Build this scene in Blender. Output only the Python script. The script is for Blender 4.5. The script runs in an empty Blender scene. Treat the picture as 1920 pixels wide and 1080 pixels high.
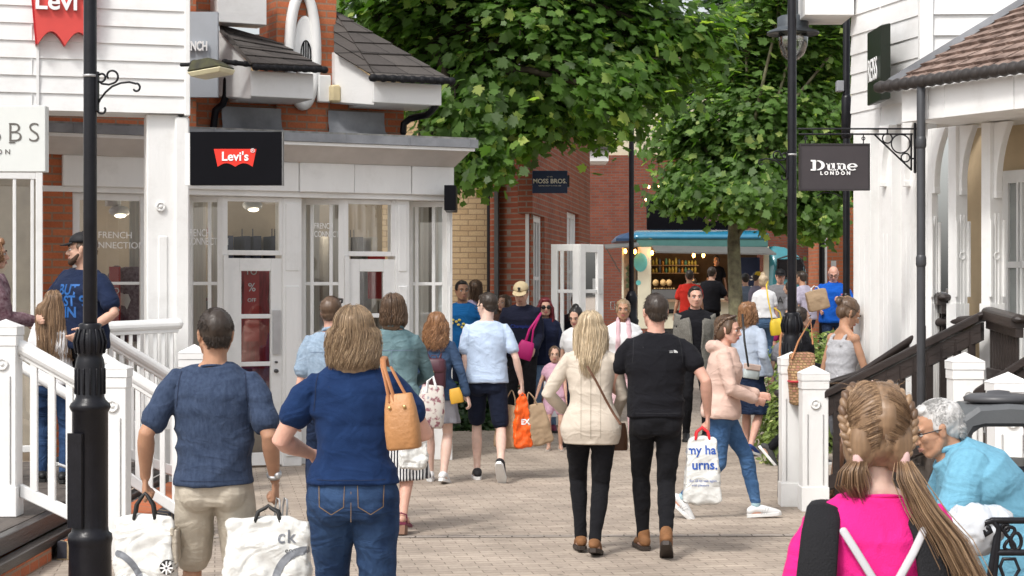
import bpy, bmesh, math, random
import numpy as np
from mathutils import Vector, Matrix
from mathutils.bvhtree import BVHTree
rad = math.radians
random.seed(7)
C = bpy.context.scene.collection
SC = bpy.context.scene
F = 3500.0          # focal length in pixels of a 1920 px wide picture
EYE = 1.8
# ---------------- camera
cam = bpy.data.cameras.new('camera'); camo = bpy.data.objects.new('camera', cam); C.objects.link(camo)
camo.location = (0, 0, EYE); camo.rotation_euler = (rad(90), 0, 0)
cam.sensor_width = 36; cam.lens = 36*F/1920; cam.clip_start = .1; cam.clip_end = 3000
cam.shift_y = 5/1920
cam.dof.use_dof = True; cam.dof.focus_distance = 11.5; cam.dof.aperture_fstop = 18
SC.camera = camo
# ---------------- sky and sun
SUN_EL, SUN_AZ = 52, 215     # azimuth clockwise from +Y (north)
w = bpy.data.worlds.new('World'); SC.world = w; w.use_nodes = True
nt = w.node_tree; bg = nt.nodes['Background']
sky = nt.nodes.new('ShaderNodeTexSky'); sky.sky_type = 'NISHITA'; sky.sun_disc = False
sky.sun_elevation = rad(SUN_EL); sky.sun_rotation = rad(SUN_AZ); sky.dust_density = 4; sky.air_density = 1.2
hs = nt.nodes.new('ShaderNodeHueSaturation'); hs.inputs['Saturation'].default_value = .28
nt.links.new(sky.outputs[0], hs.inputs['Color']); nt.links.new(hs.outputs[0], bg.inputs[0])
bg.inputs[1].default_value = .15
sl = bpy.data.lights.new('sun', 'SUN'); sl.energy = 1.5; sl.angle = rad(9); sl.color = (1, .965, .91)
so = bpy.data.objects.new('sun', sl); C.objects.link(so)
sd = Vector((math.sin(rad(SUN_AZ))*math.cos(rad(SUN_EL)), math.cos(rad(SUN_AZ))*math.cos(rad(SUN_EL)), math.sin(rad(SUN_EL))))
so.rotation_euler = (-sd).to_track_quat('-Z', 'Y').to_euler(); so.location = (-10, -10, 30)
SC.view_settings.view_transform = 'Standard'; SC.view_settings.look = 'None'
SC.view_settings.exposure = .54; SC.view_settings.gamma = 1
SC.cycles.max_bounces = 6; SC.cycles.transparent_max_bounces = 12

# ---------------- geometry helpers
GT = [(-60, 0), (20, 0), (22.6, .06), (27, .3), (30, .42), (45, .57), (120, .9)]
def gz(y): return float(np.interp(y, [a for a, b in GT], [b for a, b in GT]))
def W(px, py, s): return Vector(((px-960)/s, F/s, EYE-(py-545)/s))
def XY(px, s): return Vector(((px-960)/s, F/s, 0))
def ZZ(py, s): return EYE-(py-545)/s
def tag(o, label=None, cat=None, group=None, kind=None):
    if label: o['label'] = label
    if cat: o['category'] = cat
    if group: o['group'] = group
    if kind: o['kind'] = kind
    return o
def thing(name, label, cat, loc=(0, 0, 0), rz=0, group=None):
    o = bpy.data.objects.new(name, None); C.objects.link(o); o.empty_display_size = .1
    o.location = loc; o.rotation_euler = (0, 0, rz)
    return tag(o, label, cat, group)
def copy_tree(o, parent=None):
    c = o.copy(); C.objects.link(c); c.parent = parent
    for ch in list(o.children): copy_tree(ch, c)
    return c
def lmat(o):
    m = Matrix.Translation(o.location) @ o.rotation_euler.to_matrix().to_4x4()
    return lmat(o.parent) @ m if o.parent else m

class MB:
    def __init__(s): s.v = []; s.f = []; s.m = []; s.cm = 0
    def add(s, vs, fs, m=None):
        b = len(s.v); s.v += [tuple(v) for v in vs]
        for f in fs: s.f.append(tuple(b+i for i in f)); s.m.append(s.cm if m is None else m)
        return s
    def box(s, x0, x1, y0, y1, z0, z1, m=None):
        v = [(x, y, z) for z in (z0, z1) for y in (y0, y1) for x in (x0, x1)]
        return s.add(v, [(0, 2, 3, 1), (4, 5, 7, 6), (0, 1, 5, 4), (2, 6, 7, 3), (0, 4, 6, 2), (1, 3, 7, 5)], m)
    def obox(s, p, q, wd, ht, m=None, up=(0, 0, 1)):     # beam from p to q, width wd sideways, height ht along up, centred
        p = Vector(p); q = Vector(q); t = (q-p).normalized(); side = t.cross(Vector(up)).normalized(); u = side.cross(t)
        v = []
        for c in (p, q):
            for a, b in ((-1, -1), (1, -1), (1, 1), (-1, 1)): v.append(c+side*(a*wd/2)+u*(b*ht/2))
        return s.add(v, [(0, 1, 2, 3), (7, 6, 5, 4), (0, 4, 5, 1), (1, 5, 6, 2), (2, 6, 7, 3), (3, 7, 4, 0)], m)
    def vbeam(s, p, q, wd, ht, m=None):                  # sloping beam with plumb-cut ends
        p = Vector(p); q = Vector(q); t = Vector((q.x-p.x, q.y-p.y, 0)).normalized(); side = Vector((t.y, -t.x, 0))*wd/2; u = Vector((0, 0, ht/2))
        v = []
        for c in (p, q): v += [c-side-u, c+side-u, c+side+u, c-side+u]
        return s.add(v, [(0, 1, 2, 3), (7, 6, 5, 4), (0, 4, 5, 1), (1, 5, 6, 2), (2, 6, 7, 3), (3, 7, 4, 0)], m)
    def rings(s, R, caps=True, m=None):
        n = len(R[0]); v = [p for r in R for p in r]; f = []
        for i in range(len(R)-1):
            for j in range(n):
                k = (j+1) % n; f.append((i*n+j, i*n+k, (i+1)*n+k, (i+1)*n+j))
        if caps: f.append(tuple(range(n-1, -1, -1))); f.append(tuple((len(R)-1)*n+j for j in range(n)))
        return s.add(v, f, m)
    def tube(s, pts, rr, n=10, flat=None, cap=True, m=None, closed=False, fd=None):
        # smooth tube through pts with radii rr; flat = (a,b) ellipse factors along frame axes, fd = direction for axis a
        pts = [Vector(p) for p in pts]
        if not hasattr(rr, '__len__'): rr = [rr]*len(pts)
        a = Vector(fd) if fd is not None else None; R = []
        N = len(pts); fr = []
        for i, p in enumerate(pts):
            if closed: t = pts[(i+1) % N]-pts[i-1]
            else: t = pts[min(i+1, N-1)]-pts[max(i-1, 0)]
            if t.length < 1e-9: t = Vector((0, 0, 1))
            t.normalize()
            if a is None: a = t.orthogonal()
            a = a-t*a.dot(t)
            if a.length < 1e-6: a = t.orthogonal()
            a.normalize(); fr.append((t, a.copy(), t.cross(a)))
        fa, fb = flat if flat else (1, 1)
        def ring(p, r, A, B): return [p+A*(math.cos(2*math.pi*j/n)*r*fa)+B*(math.sin(2*math.pi*j/n)*r*fb) for j in range(n)]
        if closed:
            R = [ring(p, r, A, B) for p, r, (t, A, B) in zip(pts, rr, fr)]; R.append(R[0]); return s.rings(R, False, m)
        if cap:
            t, A, B = fr[0]
            for k in (.15, .6): R.append(ring(pts[0]-t*(rr[0]*math.cos(k*math.pi/2)), rr[0]*math.sin(k*math.pi/2), A, B))
        for p, r, (t, A, B) in zip(pts, rr, fr): R.append(ring(p, r, A, B))
        if cap:
            t, A, B = fr[-1]
            for k in (.6, .15): R.append(ring(pts[-1]+t*(rr[-1]*math.cos(k*math.pi/2)), rr[-1]*math.sin(k*math.pi/2), A, B))
        return s.rings(R, True, m)
    def ell(s, c, r, n=14, k=9, M=None, m=None):
        c = Vector(c); R = []
        for i in range(k):
            a = math.pi*(i+.35)/(k-.3)
            z = -math.cos(a); q = math.sin(a)
            ring = []
            for j in range(n):
                b = 2*math.pi*j/n; o = Vector((math.cos(b)*q*r[0], math.sin(b)*q*r[1], z*r[2]))
                ring.append(c+(M @ o if M else o))
            R.append(ring)
        return s.rings(R, True, m)
    def lathe(s, c, prof, n=24, m=None, caps=True):
        c = Vector(c); return s.rings([[c+Vector((math.cos(2*math.pi*j/n)*r, math.sin(2*math.pi*j/n)*r, z)) for j in range(n)] for r, z in prof], caps, m)
    def prism(s, poly, p0, ax, ay, dep, m=None):        # 2D polygon extruded: p0 + x*ax + y*ay, thickness vector dep
        p0 = Vector(p0); ax = Vector(ax); ay = Vector(ay); dep = Vector(dep); n = len(poly)
        v = [p0+ax*x+ay*y for x, y in poly]; v += [q+dep for q in v]
        f = [tuple(range(n)), tuple(range(2*n-1, n-1, -1))]+[((i+1) % n, i, n+i, n+(i+1) % n) for i in range(n)]
        return s.add(v, f, m)
    def build(s, name, mats, parent=None, smooth=False, bevel=0, world=False, fixn=True):
        vs = s.v
        if world and parent is not None:
            Mi = lmat(parent).inverted(); vs = [Mi @ Vector(v) for v in vs]
        me = bpy.data.meshes.new(name); me.from_pydata([tuple(v) for v in vs], [], s.f)
        if not isinstance(mats, (list, tuple)): mats = [mats]
        for q in mats: me.materials.append(q)
        if len(mats) > 1: me.polygons.foreach_set('material_index', s.m)
        me.update()
        if fixn and len(s.f) < 30000:
            b = bmesh.new(); b.from_mesh(me); bmesh.ops.recalc_face_normals(b, faces=b.faces); b.to_mesh(me); b.free()
        if smooth: me.shade_smooth()
        o = bpy.data.objects.new(name, me); C.objects.link(o); o.parent = parent
        if bevel:
            d = o.modifiers.new('bevel', 'BEVEL'); d.width = bevel; d.segments = 1; d.limit_method = 'ANGLE'; d.angle_limit = rad(40)
        return o

# ---------------- materials
MATS = {}
def node(nt, t, **k):
    n = nt.nodes.new(t)
    for a, b in k.items():
        if a in n.inputs: n.inputs[a].default_value = b
        else: setattr(n, a, b)
    return n
def mat(name, col, rough=.6, var=.12, vs=6, bump=0, bs=40, metal=0, spec=.4, stretch=None, col2=None, coat=0, wear=0, sheen=0, crease=0):
    if name in MATS: return MATS[name]
    m = bpy.data.materials.new(name); MATS[name] = m; m.use_nodes = True; nt = m.node_tree; L = nt.links.new
    p = nt.nodes['Principled BSDF']; p.inputs['Roughness'].default_value = rough; p.inputs['Metallic'].default_value = metal
    p.inputs['Specular IOR Level'].default_value = spec; p.inputs['Coat Weight'].default_value = coat; p.inputs['Sheen Weight'].default_value = sheen
    tc = node(nt, 'ShaderNodeTexCoord'); mp = node(nt, 'ShaderNodeMapping'); L(tc.outputs['Object'], mp.inputs[0])
    if stretch: mp.inputs['Scale'].default_value = stretch
    n1 = node(nt, 'ShaderNodeTexNoise', Scale=vs, Detail=5, Roughness=.6); L(mp.outputs[0], n1.inputs['Vector'])
    r = node(nt, 'ShaderNodeMapRange'); r.inputs['From Min'].default_value = .3; r.inputs['From Max'].default_value = .7; L(n1.outputs[0], r.inputs[0])
    mx = node(nt, 'ShaderNodeMix', data_type='RGBA'); L(r.outputs[0], mx.inputs[0])
    c = np.array(col[:3]); a = c*(1-var); b = np.array(col2[:3]) if col2 else np.minimum(c*(1+var), 1)
    mx.inputs[6].default_value = (*a, 1); mx.inputs[7].default_value = (*b, 1); out = mx.outputs[2]
    if wear:      # dirt blotches and fine specks
        n3 = node(nt, 'ShaderNodeTexNoise', Scale=2.2, Detail=8, Roughness=.7); L(tc.outputs['Object'], n3.inputs['Vector'])
        r3 = node(nt, 'ShaderNodeMapRange'); r3.inputs['From Min'].default_value = .5; r3.inputs['From Max'].default_value = .8; r3.inputs['To Max'].default_value = wear; L(n3.outputs[0], r3.inputs[0])
        m3 = node(nt, 'ShaderNodeMix', data_type='RGBA'); L(r3.outputs[0], m3.inputs[0]); L(out, m3.inputs[6]); m3.inputs[7].default_value = (.25, .22, .18, 1); out = m3.outputs[2]
    L(out, p.inputs['Base Color'])
    if bump:
        n2 = node(nt, 'ShaderNodeTexNoise', Scale=bs, Detail=4); L(mp.outputs[0], n2.inputs['Vector'])
        bp = node(nt, 'ShaderNodeBump', Strength=min(bump, 1), Distance=.01); L(n2.outputs[0], bp.inputs['Height']); L(bp.outputs[0], p.inputs['Normal'])
        if crease:      # soft wrinkles: thin ridges of warped noise
            m5 = node(nt, 'ShaderNodeMapping'); m5.inputs['Scale'].default_value = (1, 1, 1.7); m5.inputs['Rotation'].default_value = (.3, .5, 0); L(tc.outputs['Object'], m5.inputs[0])
            n5 = node(nt, 'ShaderNodeTexNoise', Scale=4.5, Detail=2.5, Roughness=.45, Distortion=1.3); L(m5.outputs[0], n5.inputs['Vector'])
            a5 = node(nt, 'ShaderNodeMath', operation='SUBTRACT'); a5.inputs[1].default_value = .5; L(n5.outputs[0], a5.inputs[0]); b5 = node(nt, 'ShaderNodeMath', operation='ABSOLUTE'); L(a5.outputs[0], b5.inputs[0])
            c5 = node(nt, 'ShaderNodeMapRange', interpolation_type='SMOOTHSTEP'); c5.inputs['From Max'].default_value = .13; c5.inputs['To Min'].default_value = 1; c5.inputs['To Max'].default_value = 0; L(b5.outputs[0], c5.inputs[0])
            p5 = node(nt, 'ShaderNodeBump', Strength=crease, Distance=.02); L(c5.outputs[0], p5.inputs['Height']); L(bp.outputs[0], p5.inputs['Normal']); L(p5.outputs[0], p.inputs['Normal'])
    return m
def sr(r, g, b):   # 0-255 sRGB to linear
    return tuple(((c/255)/12.92 if c/255 <= .04045 else (((c/255)+.055)/1.055)**2.4) for c in (r, g, b))
def brickmat(name, c1, c2, mortar, bw=.225, bh=.075, ms=.01, var=.5, xy=False, rot=0, bump=.5, rough=.85, wob=0):
    m = bpy.data.materials.new(name); m.use_nodes = True; nt = m.node_tree; L = nt.links.new; p = nt.nodes['Principled BSDF']
    p.inputs['Roughness'].default_value = rough; p.inputs['Specular IOR Level'].default_value = .3
    tc = node(nt, 'ShaderNodeTexCoord'); sx = node(nt, 'ShaderNodeSeparateXYZ'); L(tc.outputs['Object'], sx.inputs[0]); cx = node(nt, 'ShaderNodeCombineXYZ')
    mp = node(nt, 'ShaderNodeMapping'); mp.inputs['Rotation'].default_value = (0, 0, rot)
    if xy: L(tc.outputs['Object'], mp.inputs[0])
    else:
        ad = node(nt, 'ShaderNodeMath', operation='ADD'); L(sx.outputs[0], ad.inputs[0]); L(sx.outputs[1], ad.inputs[1])
        L(ad.outputs[0], cx.inputs[0]); L(sx.outputs[2], cx.inputs[1]); L(cx.outputs[0], mp.inputs[0])
    vec = mp.outputs[0]
    if wob:
        nz = node(nt, 'ShaderNodeTexNoise', Scale=1.1, Detail=3); L(vec, nz.inputs['Vector'])
        vm = node(nt, 'ShaderNodeVectorMath', operation='MULTIPLY_ADD'); vm.inputs[1].default_value = (wob,)*3; L(nz.outputs['Color'], vm.inputs[0]); L(vec, vm.inputs[2]); vec = vm.outputs[0]
    b = node(nt, 'ShaderNodeTexBrick'); b.inputs['Scale'].default_value = 1; b.inputs['Brick Width'].default_value = bw; b.inputs['Row Height'].default_value = bh
    b.inputs['Mortar Size'].default_value = ms; b.inputs['Mortar Smooth'].default_value = .15; b.inputs['Bias'].default_value = 0
    b.inputs['Color1'].default_value = (*c1, 1); b.inputs['Color2'].default_value = (*c2, 1); b.inputs['Mortar'].default_value = (*mortar, 1); L(vec, b.inputs['Vector'])
    n1 = node(nt, 'ShaderNodeTexNoise', Scale=1.3, Detail=8, Roughness=.65); L(vec, n1.inputs['Vector'])
    n4 = node(nt, 'ShaderNodeTexNoise', Scale=45, Detail=3); L(vec, n4.inputs['Vector'])
    r = node(nt, 'ShaderNodeMapRange'); r.inputs['From Min'].default_value = .3; r.inputs['From Max'].default_value = .7; r.inputs['To Min'].default_value = 1-var*.5; r.inputs['To Max'].default_value = 1+var*.3; L(n1.outputs[0], r.inputs[0])
    r4 = node(nt, 'ShaderNodeMapRange'); r4.inputs['To Min'].default_value = .75; r4.inputs['To Max'].default_value = 1.25; L(n4.outputs[0], r4.inputs[0])
    mu = node(nt, 'ShaderNodeMath', operation='MULTIPLY'); L(r.outputs[0], mu.inputs[0]); L(r4.outputs[0], mu.inputs[1])
    if xy:      # trodden spots and old gum
        vo = node(nt, 'ShaderNodeTexVoronoi', Scale=2.3); L(vec, vo.inputs['Vector']); rv = node(nt, 'ShaderNodeMapRange'); rv.inputs['From Min'].default_value = .035; rv.inputs['From Max'].default_value = .06; rv.inputs['To Min'].default_value = .62; L(vo.outputs['Distance'], rv.inputs[0])
        mu2 = node(nt, 'ShaderNodeMath', operation='MULTIPLY'); L(mu.outputs[0], mu2.inputs[0]); L(rv.outputs[0], mu2.inputs[1]); mu = mu2
    vm2 = node(nt, 'ShaderNodeVectorMath', operation='SCALE'); L(b.outputs[0], vm2.inputs[0]); L(mu.outputs[0], vm2.inputs['Scale']); L(vm2.outputs[0], p.inputs['Base Color'])
    iv = node(nt, 'ShaderNodeMath', operation='SUBTRACT'); iv.inputs[0].default_value = 1; L(b.outputs['Fac'], iv.inputs[1])
    a2 = node(nt, 'ShaderNodeMath', operation='MULTIPLY_ADD'); L(n4.outputs[0], a2.inputs[0]); a2.inputs[1].default_value = .3; L(iv.outputs[0], a2.inputs[2])
    bp = node(nt, 'ShaderNodeBump', Strength=bump, Distance=.008); L(a2.outputs[0], bp.inputs['Height']); L(bp.outputs[0], p.inputs['Normal'])
    return m
def glassmat(name, tint=(.8, .84, .85), refl=.12):
    m = bpy.data.materials.new(name); m.use_nodes = True; nt = m.node_tree; nt.nodes.clear(); L = nt.links.new
    o = node(nt, 'ShaderNodeOutputMaterial'); t = node(nt, 'ShaderNodeBsdfTransparent'); t.inputs[0].default_value = (*tint, 1)
    g = node(nt, 'ShaderNodeBsdfGlossy'); g.inputs['Roughness'].default_value = .02; g.inputs[0].default_value = (1, 1, 1, 1)
    fr = node(nt, 'ShaderNodeFresnel'); fr.inputs[0].default_value = 1.5
    mr = node(nt, 'ShaderNodeMapRange'); mr.inputs['To Min'].default_value = refl; mr.inputs['To Max'].default_value = 1; L(fr.outputs[0], mr.inputs[0])
    mx = node(nt, 'ShaderNodeMixShader'); L(mr.outputs[0], mx.inputs[0]); L(t.outputs[0], mx.inputs[1]); L(g.outputs[0], mx.inputs[2]); L(mx.outputs[0], o.inputs[0])
    return m
def emat(name, col, st):
    m = bpy.data.materials.new(name); m.use_nodes = True; p = m.node_tree.nodes['Principled BSDF']
    p.inputs['Base Color'].default_value = (*col, 1); p.inputs['Emission Color'].default_value = (*col, 1); p.inputs['Emission Strength'].default_value = st
    return m
white = mat('white_paint', (.80, .80, .79), .45, .04, 3, .25, 25, wear=.26, stretch=(1, 1, .25))
whiteb = mat('white_board_paint', (.76, .76, .755), .5, .05, 2, .3, 14, wear=.26, stretch=(.25, .25, 1))
blackm = mat('black_gloss_paint', (.009, .009, .012), .3, .3, 8, .15, 60, spec=.28)
blackmatte = mat('black_matt', (.012, .012, .014), .6, .2, spec=.2)
darkwood = mat('dark_stained_wood', (.028, .021, .019), .38, .3, 5, .3, 30, stretch=(.3, .3, 3))
deckwood = mat('weathered_deck_wood', (.09, .075, .065), .7, .35, 4, .5, 30, stretch=(3, .3, 1))
lead = mat('lead_sheet', (.24, .25, .27), .5, .3, 3, .3, 9, metal=.2)
leadd = mat('weathered_lead', (.21, .21, .2), .65, .4, 5, .4, 14, stretch=(2.5, 2.5, .5))
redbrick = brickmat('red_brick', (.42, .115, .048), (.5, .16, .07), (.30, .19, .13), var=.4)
redbrick2 = brickmat('red_brick_far', (.27, .07, .038), (.33, .095, .05), (.26, .19, .15), var=.5)  # brick colours lowered to put the trees' shade into the wall
shade_brick = brickmat('red_brick_painted_shade', (.19, .052, .032), (.235, .072, .042), (.14, .10, .085), var=.5)  # red brick with tree shade painted in as a darker colour
yelbrick = brickmat('yellow_brick', (.50, .35, .20), (.58, .43, .26), (.33, .23, .14), var=.35, ms=.007)
engbrick = brickmat('blue_brick', (.035, .035, .045), (.05, .05, .06), (.4, .3, .18), bw=.16, bh=.3, ms=.012)
paving = brickmat('block_paving', (.35, .29, .238), (.43, .36, .295), (.21, .168, .135), bw=.2, bh=.1, ms=.004, var=.6, xy=True, rot=rad(-9), bump=.7, rough=.8, wob=.02)
glass = glassmat('window_glass')
cream = mat('cream_render', (.62, .56, .42), .85, .08)
beige = mat('beige_render', (.55, .43, .28), .85, .06)
blacks = mat('black_sign_face', (.004, .004, .006), .35, .1, spec=.1)
wtext = mat('white_lettering', (.85, .85, .85), .5, .01)

# ---------------- text
def text(s, size, m, parent, org, ax, ay, name='lettering', bold=0, depth=.002, align='CENTER', world=True, sx=1, shear=0, spacing=1):
    cu = bpy.data.curves.new('t', 'FONT'); cu.body = s; cu.size = size; cu.align_x = align; cu.align_y = 'CENTER'; cu.offset = bold; cu.extrude = depth
    cu.shear = shear; cu.space_character = spacing; cu.resolution_u = 4
    o = bpy.data.objects.new('t', cu); C.objects.link(o)
    dg = bpy.context.evaluated_depsgraph_get(); me = bpy.data.meshes.new_from_object(o.evaluated_get(dg)); bpy.data.objects.remove(o)
    ax = Vector(ax).normalized(); ay = Vector(ay).normalized(); az = ax.cross(ay); org = Vector(org)
    Mi = lmat(parent).inverted() if (world and parent) else Matrix.Identity(4)
    for v in me.vertices:
        c = v.co; v.co = Mi @ (org+ax*c.x*sx+ay*c.y+az*c.z)
    me.materials.clear(); me.materials.append(m)
    q = bpy.data.objects.new(name, me); C.objects.link(q); q.parent = parent
    return q
def hit(px, p0, p1):
    """where the sight line through column px crosses plan line p0-p1 -> (point, px-per-metre)"""
    k = (px-960)/F; d = Vector(p1)-Vector(p0); t = (k*p0[1]-p0[0])/(d[0]-k*d[1])
    p = Vector((p0[0]+d[0]*t, p0[1]+d[1]*t, 0)); return p, F/p.y
class Plan:
    def __init__(s, a, b):
        s.a = Vector((a[0], a[1], 0)); s.b = Vector((b[0], b[1], 0)); s.u = (s.b-s.a).normalized(); s.n = Vector((-s.u.y, s.u.x, 0)); s.rz = math.atan2(s.u.y, s.u.x)
        s.L = (s.b-s.a).length
    def at(s, px, py, off=0):      # local x, z of picture point on the plane shifted inwards by off
        a = s.a+s.n*off; p, sc = hit(px, a, a+s.u)
        return (p-a).dot(s.u), ZZ(py, sc)
    def w(s, x, y, z): return s.a+s.u*x+s.n*y+Vector((0, 0, z))
# ================================================= GROUND
g = MB(); ys = [-15, 0, 5, 10, 15, 20, 21, 22.6, 24, 27, 30, 36, 45, 60, 120, 1200]; xs = [-600, -40, -20, -10, -5, 0, 5, 10, 20, 40, 600]
for i, y in enumerate(ys):
    for x in xs: g.v.append((x, y, gz(y)))
nx = len(xs)
for i in range(len(ys)-1):
    for j in range(nx-1): g.f.append((i*nx+j, i*nx+j+1, (i+1)*nx+j+1, (i+1)*nx+j)); g.m.append(0)
tag(g.build('ground', paving), kind='structure')
for nm, y0, rows in (('drain_channel', F/((1001-545)/1.8), 1), ):
    cm = brickmat('channel_blocks', (.30, .26, .225), (.38, .33, .29), (.1, .085, .07), bw=.235, bh=.12, ms=.006, var=.3, xy=True, rot=rad(0), bump=.8)
    q = MB(); q.add([(-2.2, y0-.26, .004), (3.6, y0-.12, .004), (3.6, y0, .004), (-2.2, y0-.14, .004)], [(0, 1, 2, 3)])
    tag(q.build(nm, cm), kind='structure')

# ================================================= windows and doors
def glazed(name, par, A, B, z0, z1, cols=(), rows=(), fr=.055, bar=.03, dep=.05, m=None, gm=None, inner=None):
    """framed glazing between local plan points A,B"""
    m = m or white; A = Vector((A[0], A[1], 0)); B = Vector((B[0], B[1], 0)); u = (B-A); L = u.length; u.normalize(); n = Vector((-u.y, u.x, 0))
    f = MB()
    def bx(x0, x1, a, b, d0=0, d1=dep):
        v = [A+u*x+n*d+Vector((0, 0, z)) for z in (a, b) for d in (d0, d1) for x in (x0, x1)]
        f.add(v, [(0, 2, 3, 1), (4, 5, 7, 6), (0, 1, 5, 4), (2, 6, 7, 3), (0, 4, 6, 2), (1, 3, 7, 5)])
    bx(0, fr, z0, z1); bx(L-fr, L, z0, z1); bx(fr, L-fr, z1-fr, z1, .003, dep-.003); bx(fr, L-fr, z0, z0+fr, .003, dep-.003)
    for c in cols: bx(c*L-bar/2, c*L+bar/2, z0+fr, z1-fr, .008, dep-.008)
    for r in rows:
        z = z0+(z1-z0)*r; bx(fr, L-fr, z-bar/2, z+bar/2, .012, dep-.012)
    fo = f.build(name, m, par, bevel=.004)
    p = MB(); v = [A+u*x+n*(dep/2)+Vector((0, 0, z)) for x, z in ((fr, z0+fr), (L-fr, z0+fr), (L-fr, z1-fr), (fr, z1-fr))]; p.add(v, [(0, 1, 2, 3)]); p.build('pane', gm or glass, fo)
    return fo

# ================================================= LEFT: fashion shop with lead roof (facade)
PL = Plan((-4.35, 17.62), (-.35, 19.62))
shop = thing('shop_building', 'brick and white glazed shop front with lead flat roof and two tiled gables', 'shop', PL.a, PL.rz)
a = PL.at
zt, zb = 3.385, 3.30
e = MB()
xL, xR = a(60, 222)[0], a(897, 262)[0]; xf = a(852, 300, .3)[0]
e.box(xL, xR, 0, 2.2, zb, zt, 0); e.box(xL, xR-.02, .012, 2.15, zt, zt+.02, 1)
for q in np.linspace(xL+.4, xR-.1, 7): e.box(q-.006, q+.006, -.006, .02, zb-.004, zt+.012, 0)
e.build('lead_roof', [lead, leadd], shop)
e = MB(); e.box(xL, xR-.03, .02, .06, zb-.035, zb-.003); e.build('drip_board', white, shop)
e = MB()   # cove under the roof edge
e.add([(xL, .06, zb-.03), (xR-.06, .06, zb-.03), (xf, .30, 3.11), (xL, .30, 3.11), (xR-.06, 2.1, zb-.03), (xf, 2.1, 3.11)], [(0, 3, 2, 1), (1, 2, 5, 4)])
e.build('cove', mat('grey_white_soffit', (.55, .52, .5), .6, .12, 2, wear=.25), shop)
e = MB(); joints = [a(p, 300, .3)[0] for p in (118, 350, 562, 665, 773)]+[xf]
for i, (p, q) in enumerate(zip(joints, joints[1:])): e.box(p+.003, q-.003, .30+(i % 2)*.012, .5, 2.81, 3.11+.004*(i % 2))
e.build('fascia', white, shop, bevel=.006)
e = MB(); e.box(xL, xf-.02, .35, .5, 2.755, 2.812); e.build('head_rail', white, shop, bevel=.004)
# plan polyline of the glazing
def ptl(px, off): x, z = a(px, 400, off); return (x, off)
segs = [((350, .62), (418, .42), 'w', (.62,), (.58,)), ((418, .42), (532, .42), 'd', (), ()), ((562, .66), (645, .42), 'w', (.27, .7), (.53,)), ((645, .42), (742, .42), 'd', (), ()), ((763, .66), (840, .40), 'w', (.23, .64), (.62,))]
def pier(px0, px1, off):
    q = MB(); x0, x1 = ptl(px0, off)[0], ptl(px1, off)[0]; q.box(x0, x1, off-.03, off+.2, 0, 2.756); 
    q.box(x0+.03, x1-.03, off-.045, off, .1, 1.85); q.box(x0+.03, x1-.03, off-.04, off, 2.0, 2.7)
    q.build('pier', white, shop, bevel=.008)
for s0, s1, k, cols, rows in segs:
    A, B = ptl(*s0), ptl(*s1)
    if k == 'w':
        glazed('window', shop, A, B, .55, 2.754, cols, (.60,), fr=.06, bar=.035)
        q = MB(); q.add([(A[0], A[1], 0), (B[0], B[1], 0), (B[0], B[1]+.15, 0), (A[0], A[1]+.15, 0), (A[0], A[1], .549), (B[0], B[1], .549), (B[0], B[1]+.15, .549), (A[0], A[1]+.15, .549)], [(0, 1, 5, 4), (1, 2, 6, 5), (2, 3, 7, 6), (3, 0, 4, 7), (4, 5, 6, 7)])
        q.build('stall_riser', white, shop, bevel=.004)
    else:
        glazed('fanlight', shop, A, B, 2.16, 2.753, (), (), fr=.05)
        wd = B[0]-A[0]
        d = glazed('door', shop, (A[0]+.05, A[1]+.02), (B[0], B[1]+.02), .02, 2.13, (.22,), (.27, .49, .72), fr=.13, bar=.045)
        q = MB(); q.box(A[0]-.0, A[0]+.048, A[1]-.03, A[1]+.09, 0, 2.158); q.build('door_frame', white, shop)
        q = MB(); q.box(B[0]-.115, B[0]-.035, A[1]-.004, A[1]+.02, 1.15, 1.6); q.build('push_plate', mat('brushed_metal', (.55, .55, .56), .4, .1, metal=.8), d)
        q = MB(); q.tube([(B[0]-.08, A[1]-.02, .98), (B[0]-.08, A[1]+.02, .98)], .02); q.tube([(B[0]-.08, A[1]-.02, 1.07), (B[0]-.08, A[1]+.02, 1.07)], .012); q.build('lock', mat('dark_metal', (.08, .08, .08), .4, metal=.7), d)
pier(528, 564, .44); pier(740, 766, .44); pier(836, 846, .36)
# left glazing by the pier of the neighbouring store
glazed('window', shop, ptl(136, .42), ptl(276, .42), .55, 2.754, (.05,), (.60,), fr=.07)
glazed('window', shop, ptl(276, .43), ptl(350, .62), .55, 2.754, (.3,), (.60,), fr=.06)
e = MB(); e.box(ptl(136, .42)[0], ptl(276, .42)[0], .42, .5, .0, .549); e.build('stall_riser', white, shop)
e = MB(); e.box(ptl(80, .4)[0], ptl(134, .4)[0], .36, .9, 0, 3.28); e.build('brick_pier', redbrick, shop)
# interior
al_x0 = a(345, 400, 1.5)[0]
inner = mat('shop_interior', (.50, .42, .33), .8, .2, 1.5); innerw = mat('shop_curtain', (.62, .57, .5), .8, .12, 12, stretch=(6, 6, .2))
e = MB(); e.box(ptl(80, .4)[0], xf-.1, 2.05, 2.1, 0, 3.2); e.box(ptl(80, .4)[0], xf-.1, .7, 2.05, .0, .02); e.build('back_wall', inner, shop)
e = MB()
for px0, px1 in ((330, 385), (395, 418), (566, 596), (618, 650), (240, 262), (770, 800), (812, 838)):
    x0, x1 = a(px0, 400, 1.0)[0], a(px1, 400, 1.0)[0]; n_ = max(4, int((x1-x0)/.04)); pr = [(x0+(x1-x0)*i/n_, .95+.03*(i % 2)) for i in range(n_+1)]
    e.add([(x, y, z) for x, y in pr for z in (.1, 2.78)], [(2*i, 2*i+2, 2*i+3, 2*i+1) for i in range(n_)])
e.build('curtain', innerw, shop)
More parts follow.
